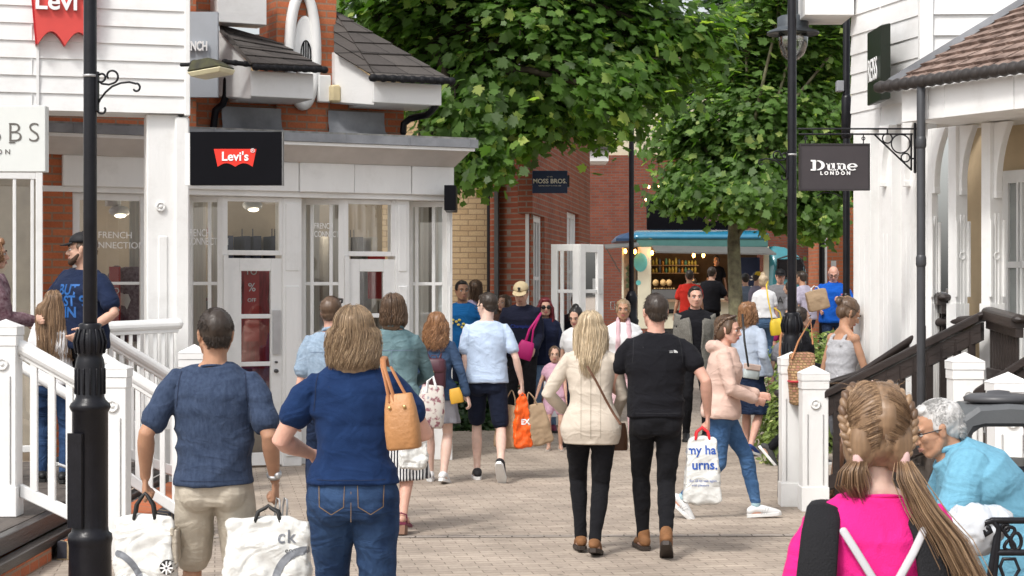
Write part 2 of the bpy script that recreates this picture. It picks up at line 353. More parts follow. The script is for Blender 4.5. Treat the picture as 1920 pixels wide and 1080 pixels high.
gl = emat('shop_light_glow', (1, .86, .62), 3); lampw = mat('lamp_enamel', (.7, .7, .7), .3, .02)
def spotlamp(px, py, off=1.1):
    x, z = a(px, py, off)
    q = MB(); q.tube([(x, off, 2.95), (x, off, z+.12)], .01); q.box(x-.07, x+.07, off-.05, off+.05, z+.05, z+.22); q.ell((x+.06, off-.02, z), (.11, .08, .06)); o = q.build('ceiling_spotlight', lampw, shop, smooth=True)
    q = MB(); q.ell((x+.06, off-.05, z-.045), (.06, .05, .025)); q.build('bulb', gl, o)
spotlamp(462, 385); spotlamp(212, 396); spotlamp(772, 400)
for px_ in (240, 390, 600, 780):
    l_ = bpy.data.lights.new('shop_lamp', 'POINT'); l_.energy = 4; l_.color = (1, .86, .68); l_.shadow_soft_size = .12; o = bpy.data.objects.new('shop_lamp', l_); C.objects.link(o); o.parent = shop; x, z = a(px_, 395, 1.25); o.location = (x, 1.25, 2.5)
# sale posters, dress and shirt in the windows
redp = mat('red_poster', (.42, .03, .03), .6, .05); dressm = mat('red_dress', (.35, .02, .035), .8, .3, 5, stretch=(8, 8, 1))
def poster(px0, px1, py0, py1, off, lines):
    x0, z1 = a(px0, py0, off); x1, z0 = a(px1, py1, off); q = MB(); q.box(x0, x1, off, off+.01, z0, z1); o = q.build('sale_poster', redp, shop)
    for t, fx, fz, sz in lines: text(t, sz*(z1-z0), wtext, o, (x0+(x1-x0)*fx, off-.004, z0+(z1-z0)*fz), (1, 0, 0), (0, 0, 1), world=False)
poster(205, 226, 500, 620, .62, [('O', .6, .62, .13), ('%', .6, .35, .16), ('OFF', .6, .1, .07)])
poster(458, 486, 500, 640, .60, [('TO', .45, .93, .12), ('%', .5, .72, .16), ('OFF', .5, .55, .07)])
poster(690, 722, 480, 560, .75, [('SALE', .6, .7, .22)])
def dress(px, s_, py0, py1, off, m, wide=.2):
    x, z1 = a(px, py0, off); z0 = a(px, py1, off)[1]; H = z1-z0
    q = MB(); q.rings([[Vector((x+math.cos(t)*r*(1+.12*math.sin(5*t)), off+math.sin(t)*r*.6, z1-H*f)) for t in np.linspace(0, 2*math.pi, 25)[:-1]] for f, r in ((0, .06), (.04, wide*.85), (.15, wide*.8), (.3, wide*.62), (.45, wide*.8), (.75, wide*1.1), (1, wide*1.3))])
    for sg in (-1, 1): q.tube([(x+sg*wide*.8, off, z1-H*.06), (x+sg*wide*1.2, off, z1-H*.22)], [.06, .05])
    return q.build('display_clothes', m, shop, smooth=True)
dress(480, 1, 505, 690, .95, dressm); dress(505, 1, 515, 800, 1.1, mat('pink_dress', (.5, .22, .24), .8, .3, 9), .17)
shirtm = mat('check_shirt', (.09, .02, .04), .8, .2, 30, col2=(.25, .18, .2)); dress(248, 1, 500, 640, .85, shirtm, .2)
q = MB(); x, z = a(236, 600, .85); q.tube([(x, .85, z+.2), (x, .85, z-.5)], [.1, .11]); q.build('display_figure', mat('mannequin_white', (.7, .66, .6), .4), shop, smooth=True)
q = MB(); rn_ = random.Random(9); gm_ = []
for i, c_ in enumerate(((.05, .06, .1), (.5, .47, .42), (.3, .04, .05), (.1, .1, .1), (.35, .28, .2), (.55, .55, .56))):
    q = MB(); 
    for k in range(13):
        x = rn_.uniform(al_x0, xf-.4); o_ = 1.5+rn_.uniform(0, .3); h_ = rn_.uniform(.7, 1.05); zt_ = rn_.choice((1.75, 1.75, 2.45)); q.box(x-.03, x+.03, o_-.2, o_+.2, zt_-h_, zt_-.06); q.tube([(x, o_, zt_-.06), (x, o_, zt_+.02)], .006, n=5)
    q.build('hanging_clothes', mat('garment%d' % i, c_, .9, .2), shop, bevel=.01)
# name on the panes
for px, py, sz, sx_, al in ((182, 441, .09, 1.0, 'LEFT'), (348, 437, .105, .62, 'LEFT'), (587, 424, .085, .66, 'LEFT')):
    off = .40 if px < 300 else .52
    for k, t in enumerate(('FRENCH', 'CONNECTION')):
        t_ = t if px > 300 else (t if k == 0 else 'NNECTION')
        x, z = a(px, py, off-.0); 
        text(t_, sz, wtext, shop, (x, off-.03, z-k*.085 if px > 300 else z-.10*k), (1, 0, 0), (0, 0, 1), align='LEFT', world=False, sx=sx_)
# upper brick gable wall
off = 1.15
def al(px, py, o=off): return a(px, py, o)
e = MB(); x0 = al(352, 200)[0]; x1 = al(757, 200)[0]; xa, xb = al(515, 100)[0], al(627, 100)[0]
e.box(x0, x1, off, off+.5, 3.41, 3.95); e.box(x0-2.2, x0-.002, off-.3, off+.5, 3.41, 6.4)
e.box(xa, xb, off-.06, off+.5, 3.95, 6.4); e.box(x0, al(405, 0)[0], off, off+.5, 3.95, 6.4)
e.box(al(515, 250)[0], al(612, 250)[0], off-.06, off, 3.41, 3.95)
e.build('brick_wall', redbrick, shop)
tilem = brickmat('plain_tiles', (.060, .053, .05), (.095, .085, .078), (.03, .027, .025), bw=.3, bh=.24, ms=.006, var=.6, bump=1)
# tiled roof slopes
def tileroof(cs, name='tiled_roof', mm=None, th=.03, cn=9):
    """cs = four local corners: eave left, eave right, top right, top left; courses as overlapping steps"""
    c = [Vector(v) for v in cs]; q = MB(); n = cn
    nn = (c[1]-c[0]).cross(c[3]-c[0]).normalized()
    if nn.z < 0: nn = -nn
    for i in range(n):
        f0, f1 = i/n, (i+1.06)/n
        p0, p1 = c[0].lerp(c[3], f0), c[1].lerp(c[2], f0); p3, p2 = c[0].lerp(c[3], min(f1, 1)), c[1].lerp(c[2], min(f1, 1))
        up = nn*th*.55
        v = [p0, p1, p2, p3, p0+nn*th, p1+nn*th, p2+nn*th-up*.9, p3+nn*th-up*.9]
        q.add(v, [(0, 3, 2, 1), (4, 5, 6, 7), (0, 1, 5, 4), (1, 2, 6, 5), (2, 3, 7, 6), (3, 0, 4, 7)])
    return q.build(name, mm or tilem, shop)
def L3(px, py, o): x, z = a(px, py, o); return (x, o, z)
tileroof([L3(470, 122, .35), L3(603, 128, .35), L3(515, 78, 1.2), L3(412, 48, 1.2)], cn=5)
tileroof([L3(705, 146, .35), L3(842, 150, .35), L3(628, 22, 1.2), (a(628, 22, 1.2)[0]-.02, 1.2, a(628, 22, 1.2)[1])], cn=6)
tileroof([L3(628, 100, .9), L3(705, 146, .35), L3(628, 24, 1.2), L3(627, 23, 1.21)], cn=4)
tileroof([L3(412, 60, .9), L3(470, 122, .35), L3(412, 49, 1.2), L3(411, 48, 1.21)], cn=4)
e = MB()
def slab(px0, px1, py0, py1, o, d=.6, o1=None):
    x0, z1 = a(px0, py0, o); x1, z0 = a(px1, py1, o); e.box(x0, x1, o, o+d, z0, z1)
def cheek(pts):
    P_ = [Vector(L3(*p)) for p in pts]; e.add([*P_, *[p+Vector((.0, .14, 0)) for p in P_]], [(0, 1, 2, 3), (7, 6, 5, 4), (0, 4, 5, 1), (1, 5, 6, 2), (2, 6, 7, 3), (3, 7, 4, 0)])
slab(470, 588, 132, 186, .45, .7); cheek([(409, 180, 1.0), (471, 185, .455), (471, 124, .455), (409, 54, 1.0)])
slab(408, 500, -40, 47, .9, .3)
e.build('gable_fascia', whiteb, shop, bevel=.006); e = MB()
slab(700, 828, 152, 198, .45, .7); cheek([(628, 192, 1.0), (702, 197, .455), (702, 148, .455), (628, 96, 1.0)])
e.build('gable_fascia', whiteb, shop, bevel=.006)
e = MB()   # gutters
def gut(pA, pB, r=.035):
    A = Vector(L3(*pA)); B = Vector(L3(*pB)); e.tube([A, B], [r, r], n=10)
    n_ = int((B-A).length/.1)
    for i in range(n_+1): p = A.lerp(B, i/n_); e.tube([p+Vector((-.008, 0, 0)), p+Vector((.008, 0, 0))], [r*1.25]*2, n=10)
gut((480, 126, .33), (608, 131, .33), .03); e.build('gutter', blackmatte, shop, smooth=True); e = MB(); gut((700, 146, .33), (846, 152, .33), .034); e.build('gutter', blackmatte, shop, smooth=True); e = MB()
gut((422, 116, .5), (480, 122, .38), .025); e.build('gutter', blackmatte, shop, smooth=True)
e = MB()
e.tube([L3(425, 150, .9), L3(424, 178, .9), L3(418, 195, 1.0), L3(404, 206, 1.05), L3(400, 240, 1.05)], .038); e.build('rainwater_pipe', blackm, shop, smooth=True); e = MB()
e.tube([L3(818, 150, .5), L3(816, 200, .5), L3(802, 215, .8), L3(770, 222, 1.0), L3(757, 232, 1.05), L3(756, 248, 1.05)], .038)
e.build('rainwater_pipe', blackm, shop, smooth=True)
# oval window surround with clock-like emblem
cx, cz = al(568, 92, off-.1)
def oval(rx, rz_, r, nm, m, o_, dz=0):
    q = MB(); q.tube([(cx+math.cos(t)*rx, o_, cz+dz+math.sin(t)*rz_) for t in np.linspace(0, 2*math.pi, 49)[:-1]], r, n=8, closed=True); return q.build(nm, m, shop, smooth=True)
oval(.150, .60, .058, 'oval_surround', white, off-.10)
q = MB(); q.rings([[Vector((cx+.03+math.cos(t)*r, yy, cz+.02+math.sin(t)*r*2.7)) for t in np.linspace(0, 2*math.pi, 41)[:-1]] for yy, r in ((off-.02, .125), (off-.09, .125), (off-.1, .115))]); q.build('oval_plaque', white, shop, smooth=False)
q = MB(); q.tube([(cx+.03+math.cos(t)*.055, off-.11, cz-.06+math.sin(t)*.15) for t in np.linspace(-.5, math.pi+.5, 25)], .007, n=6)
for k in (-.025, 0, .025): q.box(cx+.03+k-.004, cx+.03+k+.004, off-.115, off-.1, cz-.2, cz+.08)
q.build('oval_emblem', blacks, shop)
e = MB(); slab(598, 621, 140, 192, .98, .08); e.build('alarm_box_panel', white, shop, bevel=.01)
e = MB(); slab(622, 640, 158, 192, .9, .1); e.build('alarm_box', mat('cream_plastic', (.6, .5, .3), .5), shop, bevel=.02)
# lead aprons
def apron(p0, p1, py):
    q = MB(); x0, z1 = al(p0, py, 1.13); x1 = al(p1, py, 1.13)[0]; R = [(0, z1), (0, 3.62), (-.03, 3.52), (-.12, 3.44), (-.28, 3.415)]
    v = [(x, 1.13+y-.07, z) for y, z in R for x in (x0-(.0 if y > -.1 else .05), x1+(.0 if y > -.1 else .05))]; q.add(v, [(2*i, 2*i+1, 2*i+3, 2*i+2) for i in range(4)]); q.build('lead_apron', lead, shop, smooth=True)
apron(412, 523, 200); apron(611, 716, 208)
# grey hoarding sign high on the brick
sg = thing('shop_sign', 'grey rectangular sign with white raised letters high on the brick wall', 'sign', W(375, 180, 186))
q = MB(); p = PL.w(*[al(346, 180, .8)[0], .8, 0]); s_ = F/p.y
A_ = W(346, 182, s_); B_ = W(408, 22, s_); q.box(A_.x, B_.x, A_.y, A_.y+.08, A_.z, B_.z); pan = q.build('panel', mat('grey_sign', (.40, .43, .47), .5, .04), sg, world=True)
text('FRENCH', .13, wtext, sg, W(352, 88, s_)+Vector((.06, -.03, 0)), (1, 0, 0), (0, 0, 1), bold=.004, depth=.015, sx=.6)
# small side sign at far corner
q = MB(); A_ = W(836, 400, 178); q.box(A_.x, A_.x+.12, A_.y-.5, A_.y+.1, ZZ(398, 178), ZZ(352, 178)); o = q.build('projecting_sign', blacks, bevel=.005); tag(o, 'small plain black projecting sign at the far corner of the glazed shop', 'sign')

# ================================================= LEFT: store with white clapboard upper storey
CB = Plan((-5.2, 16.4), (-2.985, 17.0))
store = thing('clapboard_building', 'white clapboard upper storey on a square white pier above the deck', 'building', CB.a, CB.rz)
zc = 3.41; q = MB(); n_ = 22; hh = .155
for i in range(n_):
    z0 = zc+i*hh; q.add([(-3, -.02, z0), (CB.L, -.02, z0), (CB.L, -.004, z0+hh), (-3, -.004, z0+hh), (-3, 0, z0), (CB.L, 0, z0)], [(0, 1, 2, 3), (4, 5, 1, 0)])
    xj = (-1.6, .55, 1.35)[i % 3] if i % 2 else .95
    q.box(xj-.004, xj+.004, -.024, -.01, z0, z0+hh*.95)
for xj in (1.0,): q.box(xj-.012, xj+.012, -.033, -.02, zc, zc+n_*hh)
q.build('clapboard', whiteb, store)
q = MB(); q.box(-3, CB.L, .001, .5, zc+.001, zc+n_*hh); q.build('wall', white, store)
q = MB(); q.box(CB.L-.0, CB.L+.05, -.05, .52, zc-.02, zc+n_*hh); q.build('corner_board', white, store, bevel=.006)
q = MB(); pz = Plan(CB.a, CB.b); x0 = CB.at(275, 300, .05)[0]; x1 = CB.at(348, 300, .05)[0]
q.box(x0, x1-.06, .05, .4, 0, zc-.002); q.box(x1-.10, x1+.03, .0, .44, 0, zc-.03); q.box(x0+.1, x1-.16, .035, .06, .9, 2.3)
q.build('pier', white, store, bevel=.02)
q = MB(); c_ = CB.at(302, 387, 0); q.rings([[Vector((c_[0]+math.cos(t)*r, y, c_[1]+math.sin(t)*r)) for t in np.linspace(0, 6.283, 21)[:-1]] for r, y in ((.045, .06), (.045, .03), (.034, .022), (.03, .034), (.016, .034), (.014, .02), (.002, .018))]); q.build('roundel', white, store, smooth=True)
# shop window at the left edge and its brick
glazed('window', store, (CB.at(-60, 400, .1)[0], .1), (CB.at(80, 400, .1)[0], .1), .35, 2.86, (.62, .86), (.36,), fr=.06)
q = MB(); q.box(CB.at(-60, 400, .1)[0], CB.at(80, 400, .1)[0], .9, 1.0, .3, 3.4); q.build('interior_wall', mat('warm_interior', (.55, .46, .36), .8, .15, 3), store)
q = MB(); q.box(-3, CB.at(80, 400, .1)[0], .1, .3, 2.863, 3.4); q.build('wall', white, store)
def signbox(name, label, px0, px1, py0, py1, s, dep, m, group=None, par=None):
    A_ = W(px0, py1, s); B_ = W(px1, py0, s); r = thing(name, label, 'sign', ((A_.x+B_.x)/2, A_.y, A_.z), 0)
    q = MB(); q.box(A_.x, B_.x, A_.y, A_.y+dep, A_.z, B_.z); q.build('panel', m, r, world=True, bevel=.004); return r
r = signbox('shop_sign', 'pale grey shop sign with thin serif letters at the left edge over the window', -60, 85, 198, 322, 224, .12, mat('pale_sign', (.66, .68, .66), .5, .02))
grt = mat('grey_lettering', (.12, .11, .1), .5, .02); grt2 = grt
def serif(s_, size, m, par, cx, cy, s, name='lettering', spacing=1.0, bold=0, sx=1, y=.004):
    p_ = W(cx, cy, s)+Vector((0, -y, 0)); return text(s_, size, m, par, p_, (1, 0, 0), (0, 0, 1), bold=bold, sx=sx, spacing=spacing)
serif('BBS', .235, grt, r, 25, 250, 224, spacing=1.35, bold=-.004)
q = MB()
for px_ in (-12, 25): 
    for py_ in (232, 267): A_ = W(px_-8, py_, 224); q.box(A_.x, A_.x+.05, A_.y-.008, A_.y-.001, A_.z-.004, A_.z+.004)
q.build('serif_bar', grt, r, world=True)
serif('LONDON', .06, grt, r, -22, 285, 224, spacing=1.7)
# red batwing sign
s_ = 209; lv = thing('shop_sign', 'large red batwing shaped logo sign high on the white clapboard', 'sign', W(116, 80, s_))
redl = mat('red_sign', (.62, .07, .06), .45, .04); redd = mat('deep_red_sign', (.40, .01, .015), .4, .04)
def CBP(px, py, off): x_, z_ = CB.at(px, py, off); return CB.w(x_, off, z_)
def bat(wd, ht):     # batwing outline
    pts = [(-wd/2, ht/2), (wd/2, ht/2), (wd*.41, -ht/2)]
    for k in range(1, 11): t = k/10; pts.append((wd*.41-wd*.41*t, -ht/2+ht*.0+ht*.2*math.sin(t*math.pi)))
    for k in range(1, 10): t = k/10; pts.append((-wd*.41*t, -ht/2+ht*.2*math.sin(t*math.pi)))
    pts.append((-wd*.41, -ht/2)); return pts
q = MB(); q.prism(bat(.58, .62), CBP(122, 20, -.12), CB.u, (0, 0, 1), CB.n*.08); q.build('panel', [redl], lv, world=True)
text('Levi\'s', .235, wtext, lv, CBP(120, 3, -.14), CB.u, (0, 0, 1), bold=.004, depth=.015)
q = MB(); q.prism(bat(.60, .63), CBP(120, 20, -.09), CB.u, (0, 0, 1), CB.n*.08); q.build('edge', redd, lv, world=True)
# black hanging sign
s_ = 222; r = signbox('projecting_sign', 'black projecting sign with small red batwing logo beside the white pier', 356, 529, 247, 347, s_, .1, blacks)
q = MB(); q.prism(bat(.36, .15), W(441, 296, s_)+Vector((0, -.004, 0)), (1, 0, 0), (0, 0, 1), (0, .003, 0)); q.build('batwing_logo', mat('logo_red', (.75, .03, .015), .5, .02), r, world=True)
text("Levi's", .105, wtext, r, W(441, 294, s_)+Vector((0, -.008, 0)), (1, 0, 0), (0, 0, 1), bold=.0022)
text("®", .05, wtext, r, W(474, 283, s_)+Vector((0, -.008, 0)), (1, 0, 0), (0, 0, 1))
q = MB(); A_ = W(346, 347, s_); q.box(A_.x, A_.x+.045, A_.y+.02, A_.y+.07, A_.z, ZZ(249, s_)); q.build('mount', white, r, world=True)
q = MB(); A_ = W(530, 347, s_); q.box(A_.x-.006, A_.x, A_.y-.003, A_.y+.1, A_.z, ZZ(247, s_)); q.build('frame', mat('grey_edge', (.2, .2, .2), .4), r, world=True)
# floodlight
fl = thing('floodlight', 'mossy black floodlight on an arm at the corner of the clapboard wall', 'floodlight', W(390, 130, 216)); fl.rotation_euler = (0, 0, rad(-20))
q = MB(); q.rings([[Vector((x, y, z)) for x, y, z in r_] for r_ in ([(-.11, -.1, .07), (.05, -.1, .09), (.05, .12, .09), (-.11, .12, .07)], [(-.14, -.13, -.03), (.19, -.13, .01), (.19, .15, .01), (-.14, .15, -.03)])])
q.build('housing', mat('mossy_black', (.02, .02, .018), .7, .3, 8, col2=(.06, .06, .02)), fl, bevel=.01)
q = MB(); q.rings([[Vector((x, y, z)) for x, y, z in r_] for r_ in ([(-.14, -.13, -.033), (.19, -.13, .006), (.19, .15, .006), (-.14, .15, -.033)], [(-.10, -.11, -.075), (.18, -.11, -.04), (.18, .13, -.04), (-.10, .13, -.075)])]); q.build('lens', mat('yellowed_lens', (.55, .5, .33), .3), fl, bevel=.008)
q = MB(); q.tube([(-.26, 0, .05), (-.12, 0, .05)], .018); q.ell((-.13, 0, .04), (.05, .05, .05)); q.build('arm', blackmatte, fl, smooth=True)

# ================================================= railings
def newel(par, X, Y, z0, z1, wd, cap=True, name='newel_post', m=None, roundel=True):
    m = m or white; q = MB(); h = wd/2
    zc_ = z1-wd*.42
    q.box(X-h*.94, X+h*.94, Y-h*.94, Y+h*.94, z0, zc_-.08); q.box(X-h*.93, X+h*.93, Y-h*.93, Y+h*.93, zc_-.078, zc_-.03)
    # chamfer stops: slim inset recess by corner battens
    q.box(X-h, X+h, Y-h, Y+h, zc_-.10, zc_-.03); q.box(X-h, X+h, Y-h, Y+h, z0, z0+.2)
    for sx_ in (-1, 1):
        for k in (-.28, .28): q.box(X+k*wd-.004, X+k*wd+.004, Y-h-.003, Y-h+.01, z0+.22, zc_-.30)
    o = q.build(name, m, par, world=True, bevel=.012)
    if cap:
        q = MB(); q.box(X-h*1.04, X+h*1.04, Y-h*1.04, Y+h*1.04, zc_-.028, zc_+.03); g_ = h*1.07
        q.add([(X-g_, Y-g_, zc_+.03), (X+g_, Y-g_, zc_+.03), (X+g_, Y+g_, zc_+.03), (X-g_, Y+g_, zc_+.03), (X, Y, z1)], [(0, 1, 4), (1, 2, 4), (2, 3, 4), (3, 0, 4), (0, 3, 2, 1)])
        q.build('post_cap', m, o, world=False if o.parent is None else False) if False else q.build('post_cap', m, par, world=True)
    if roundel:
        q = MB(); zz = zc_-.22; q.rings([[Vector((X+math.cos(t)*r, Y-h*1.0-y, zz+math.sin(t)*r)) for t in np.linspace(0, 6.283, 19)[:-1]] for r, y in ((.042, -.02), (.042, .005), (.032, .01), (.028, 0), (.016, 0), (.013, .008), (.001, .01))]); q.build('roundel', m, par, world=True, smooth=True)
    return o
def balustrade(par, p, q_, zt0, zt1, zb0, zb1, n, m, bw=.045, hr=(.11, .075), rnd=True, br=(.05, .09), name='handrail'):
    p = Vector(p); q_ = Vector(q_); A = Vector((p.x, p.y, zt0)); B = Vector((q_.x, q_.y, zt1)); A2 = Vector((p.x, p.y, zb0)); B2 = Vector((q_.x, q_.y, zb1))
    e = MB()
    if rnd: e.tube([A, B], [hr[1]*.52]*2, n=14, flat=(1, 1), fd=(0, 0, 1)); e.vbeam(A-Vector((0, 0, .05)), B-Vector((0, 0, .05)), .05, .05)
    else: e.vbeam(A, B, hr[0], hr[1]); e.tube([A+Vector((0, 0, hr[1]*.4)), B+Vector((0, 0, hr[1]*.4))], [hr[0]*.5]*2, n=14, flat=(.55, 1), fd=(0, 0, 1)); e.vbeam(A-Vector((0, 0, .07)), B-Vector((0, 0, .07)), .055, .07)
    e.build(name, m, par, world=True, smooth=False, bevel=.006)
    e = MB(); e.vbeam(A2, B2, br[0], br[1]); e.build('bottom_rail', m, par, world=True, bevel=.006)
    for i in range(n):
        t = (i+.75)/(n+.5); a_ = A.lerp(B, t); b_ = A2.lerp(B2, t); e = MB(); e.box(a_.x-bw/2, a_.x+bw/2, a_.y-bw/2, a_.y+bw/2, b_.z+br[1]*.4, a_.z-.06); e.build('baluster', m, par, world=True)
GX = 'white timber stair railings on the left'
# near balustrade A-B
r1 = thing('stair_railing', 'nearest white timber stair railing with two square newel posts, behind the black lamp base', 'railing', (-3.39, 12.54, 0), 0, GX)
newel(r1, -3.40, 12.54, .29, 1.61, .19); newel(r1, -2.665, 12.54, 0, 1.33, .19)
balustrade(r1, (-3.30, 12.54), (-2.76, 12.54), 1.42, 1.12, .46, .2, 4, white, hr=(.09, .1))
newel(r1, -4.4, 12.54, .29, 1.61, .19); balustrade(r1, (-4.3, 12.54), (-3.5, 12.54), 1.42, 1.42, .46, .46, 6, white, hr=(.09, .1))
q = MB(); q.tube([Vector((*XY(30, 262)[:2], ZZ(681, 262))), Vector((*XY(188, 262)[:2], ZZ(778, 262)))], .038, n=14); q.build('inner_handrail', white, r1, world=True, smooth=True)
r2 = thing('stair_railing', 'middle white handrail with slim balusters running down behind the second newel post', 'railing', XY(200, 255), 0, GX)
newel(r2, XY(354, 255).x, XY(354, 255).y, 0, 1.2, .16)
balustrade(r2, XY(196, 255), XY(345, 255), ZZ(674, 255), ZZ(766, 255), ZZ(866, 255), ZZ(964, 255), 6, white, hr=(.07, .085), bw=.035)
r3 = thing('stair_railing', 'farthest white stair railing whose upper post the man in the black cap leans by', 'railing', (-3.57, 15.8, 0), 0, GX)
newel(r3, -3.57, 15.8, .29, 1.61, .2); newel(r3, -2.79, 16.4, 0, 1.33, .24)
balustrade(r3, (-3.47, 15.85), (-2.9, 16.3), 1.42, 1.0, .5, .2, 7, white, hr=(.08, .1), bw=.035)
r4 = thing('landing_railing', 'level white landing railing with close thin balusters running to the white pier', 'railing', (-3.6, 16.6, 0), 0)
balustrade(r4, (-3.75, 16.3), (-3.0, 16.75), 1.47, 1.5, .6, .6, 11, white, hr=(.08, .1), bw=.03)
# deck and steps
dk = thing('timber_deck', 'dark weathered timber deck with a step edge behind the white railings', 'deck', (-3.3, 14, 0))
q = MB()
for i in range(14): q.box(-7, -3.2, 10.2+i*.45, 10.2+i*.45+.442, .245, .288+.002*(i % 2))
q.box(-7, -3.2, 10.2, 16.6, .2, .243)
q.build('deck_boards', deckwood, dk, world=True)
q = MB(); q.box(-3.2, -3.13, 10.2, 16.6, .17, .286); q.box(-3.13, -3.05, 10.2, 16.6, .10, .165); q.build('edge_board', darkwood, dk, world=True, bevel=.006)
q = MB(); q.box(-3.3, -3.06, 10.2, 12.4, 0, .10); q.build('brick_plinth', redbrick, dk, world=True)
q = MB(); q.box(-3.04, -2.58, 12.46, 16.3, 0, .125); q.build('blue_brick_step', engbrick, dk, world=True, bevel=.006)
q = MB(); q.box(-3.0, -2.7, 12.5, 16.3, .1255, .13); q.build('brick_tread', redbrick, dk, world=True)
q = MB(); q.tube([(-3.25, 13.4, .55), (-3.1, 13.4, .5), (-2.95, 13.4, .5)], .012); q.build('chain', mat('steel', (.6, .6, .6), .4, metal=.6), dk, world=True)
# ================================================= lamp posts
def lamppost(label, X, Y, top, brz, flip=1, head=None, zb=0):
    r = thing('street_lamp', label, 'street lamp', (X, Y, zb), 0, 'black street lamps')
    q = MB(); q.lathe((0, 0, 0), [(.128, 0), (.125, .12), (.122, .30), (.125, .32), (.13, .345), (.125, .375), (.108, .39), (.104, .42), (.104, 1.09), (.112, 1.10), (.12, 1.12), (.112, 1.14), (.09, 1.16), (.082, 1.18), (.085, 1.36), (.078, 1.40), (.070, 1.42), (.082, 1.45), (.088, 1.50), (.078, 1.55), (.062, 1.58), (.068, 1.60), (.055, 1.61)], 28)
    for k in range(14):
        t = k*2*math.pi/14; c_, s2 = math.cos(t), math.sin(t)
        q.tube([(c_*.086, s2*.086, 1.20), (c_*.086, s2*.086, 1.34)], .007, n=5)
        q.tube([(c_*.083, s2*.083, 1.44), (c_*.095, s2*.095, 1.50), (c_*.075, s2*.075, 1.57)], .008, n=5)
    q.build('base', blackm, r, smooth=True)
    q = MB(); q.prism([(-.055, 0), (.055, 0), (.055, .55), (-.055, .55)], (-.07, -.1, .42), Vector((1, -.6, 0)).normalized(), (0, 0, 1), (.01, .02, 0)); q.build('access_door', blackm, r)
    q = MB(); q.tube([(0, 0, 1.6), (0, 0, 2.4), (0, 0, top)], [.041, .039, .037], n=20); q.build('pole', blackm, r, smooth=True)
    z = brz; q = MB()
    q.lathe((0, 0, z-.012), [(.043, 0), (.043, .015)], 20); q.build('collar', mat('worn_metal_band', (.4, .4, .4), .5, metal=.5), r, smooth=True)
    q = MB()
    def sc(pts, rr=.0065): q.tube([(flip*x, 0, z+y) for x, y in pts], rr, n=8)
    def spiral(cx_, cy_, r0, a0, a1, n=14): return [(cx_+math.cos(a0+(a1-a0)*i/n)*r0*(1-.45*i/n), cy_+math.sin(a0+(a1-a0)*i/n)*r0*(1-.45*i/n)) for i in range(n+1)]
    sc([(.04, .01), (.045, -.03), (.07, -.05), (.11, -.055), (.14, -.045)]+spiral(.125, -.005, .042, -.9, 3.6))
    sc([(.045, -.17), (.06, -.14), (.09, -.1), (.13, -.065), (.18, -.045), (.23, -.04), (.27, -.05)]+spiral(.268, -.075, .028, 1.4, -2.4))
    sc([(.045, -.16)]+spiral(.07, -.2, .032, 2.5, 2.5+4.2)); sc(spiral(.065, -.01, .03, -2, 2.2))
    q.build('scroll_bracket', blackm, r, smooth=True)
    q = MB(); q.box(-.02, .04, -.06, .06, z-.2, z+.02) if False else q.box(flip*.036, flip*.05, -.02, .02, z-.21, z+.02); q.build('bracket_plate', blackm, r)
    if head:
        hx, hy, hz = head; m_ = mat('dark_green_grey_metal', (.06, .07, .08), .4, .2)
        q = MB(); q.lathe((hx, hy, hz), [(.23, 0), (.235, -.02), (.21, .012), (.145, .035), (.14, .05), (.138, .13), (.11, .145), (.05, .15), (.045, .3), (.02, .32), (.02, .5)], 28)
        q.tube([(hx, hy, hz+.4), (hx, hy, top-.1), (hx*.6, hy*.6, top+.05), (0, 0, top)], .02); o = q.build('lantern', m_, r, smooth=True)
        q = MB(); q.lathe((hx, hy, hz), [(.12, .02), (.135, -.04), (.13, -.12), (.10, -.2), (.05, -.245), (.01, -.255)], 24)
        q.build('globe', glassmat('lantern_glass', (.85, .85, .8), .15), o, smooth=True)
        q = MB(); q.ell((hx, hy, hz-.08), (.03, .03, .07)); q.build('bulb', mat('white_bulb', (.8, .8, .75), .3), o, smooth=True)
    return r
lamppost('black street lamp post in the left foreground with a fluted base and scroll bracket', (169-960)/320, F/320, 4.6, ZZ(141, 320))
lamppost('black street lamp post on the right with a glass lantern beside the brown sign', (1485-960)/215, F/215, 5.4, ZZ(289, 215), -1, (.06, .35, ZZ(50, 215)))
r = thing('street_lamp', 'slim black lamp post far back between the white doors and the food van', 'street lamp', (*XY(1184, 128)[:2], gz(F/128)), 0, 'black street lamps')
q = MB(); q.lathe((0, 0, 0), [(.13, 0), (.12, .3), (.1, .35), (.1, 1.0), (.11, 1.05), (.08, 1.1), (.08, 1.3), (.09, 1.38), (.05, 1.48)], 20); q.build('base', blackm, r, smooth=True)
q = MB(); q.tube([(0, 0, 1.4), (0, 0, 4.6)], .038); q.build('pole', blackm, r, smooth=True)
q = MB(); q.lathe((0, 0, 4.6), [(.05, 0), (.12, .05), (.16, .35), (.19, .38), (.05, .55), (.01, .6)], 16); q.build('lantern', blackm, r, smooth=True)
r = thing('utility_pole', 'thick black pole with a small grey box beside the white boarded building', 'pole', (*XY(1587, 190)[:2], 0))
q = MB(); q.tube([(0, 0, 0), (0, 0, 4.55)], .036); q.tube([(0, 0, 4.5), (.02, 0, 4.62), (.1, 0, 4.7)], .03); q.lathe((0, 0, 3.6), [(.036, -.3), (.05, -.28), (.05, .1), (.036, .14)], 16); q.tube([(0, 0, 1.5), (0, 0, 1.75)], .045); q.build('pole', blackm, r, smooth=True)
q = MB(); q.box(-.10, -.03, -.05, .05, ZZ(172, 190), ZZ(152, 190)); q.build('junction_box', mat('grey_box', (.25, .26, .28), .5), r, bevel=.006)

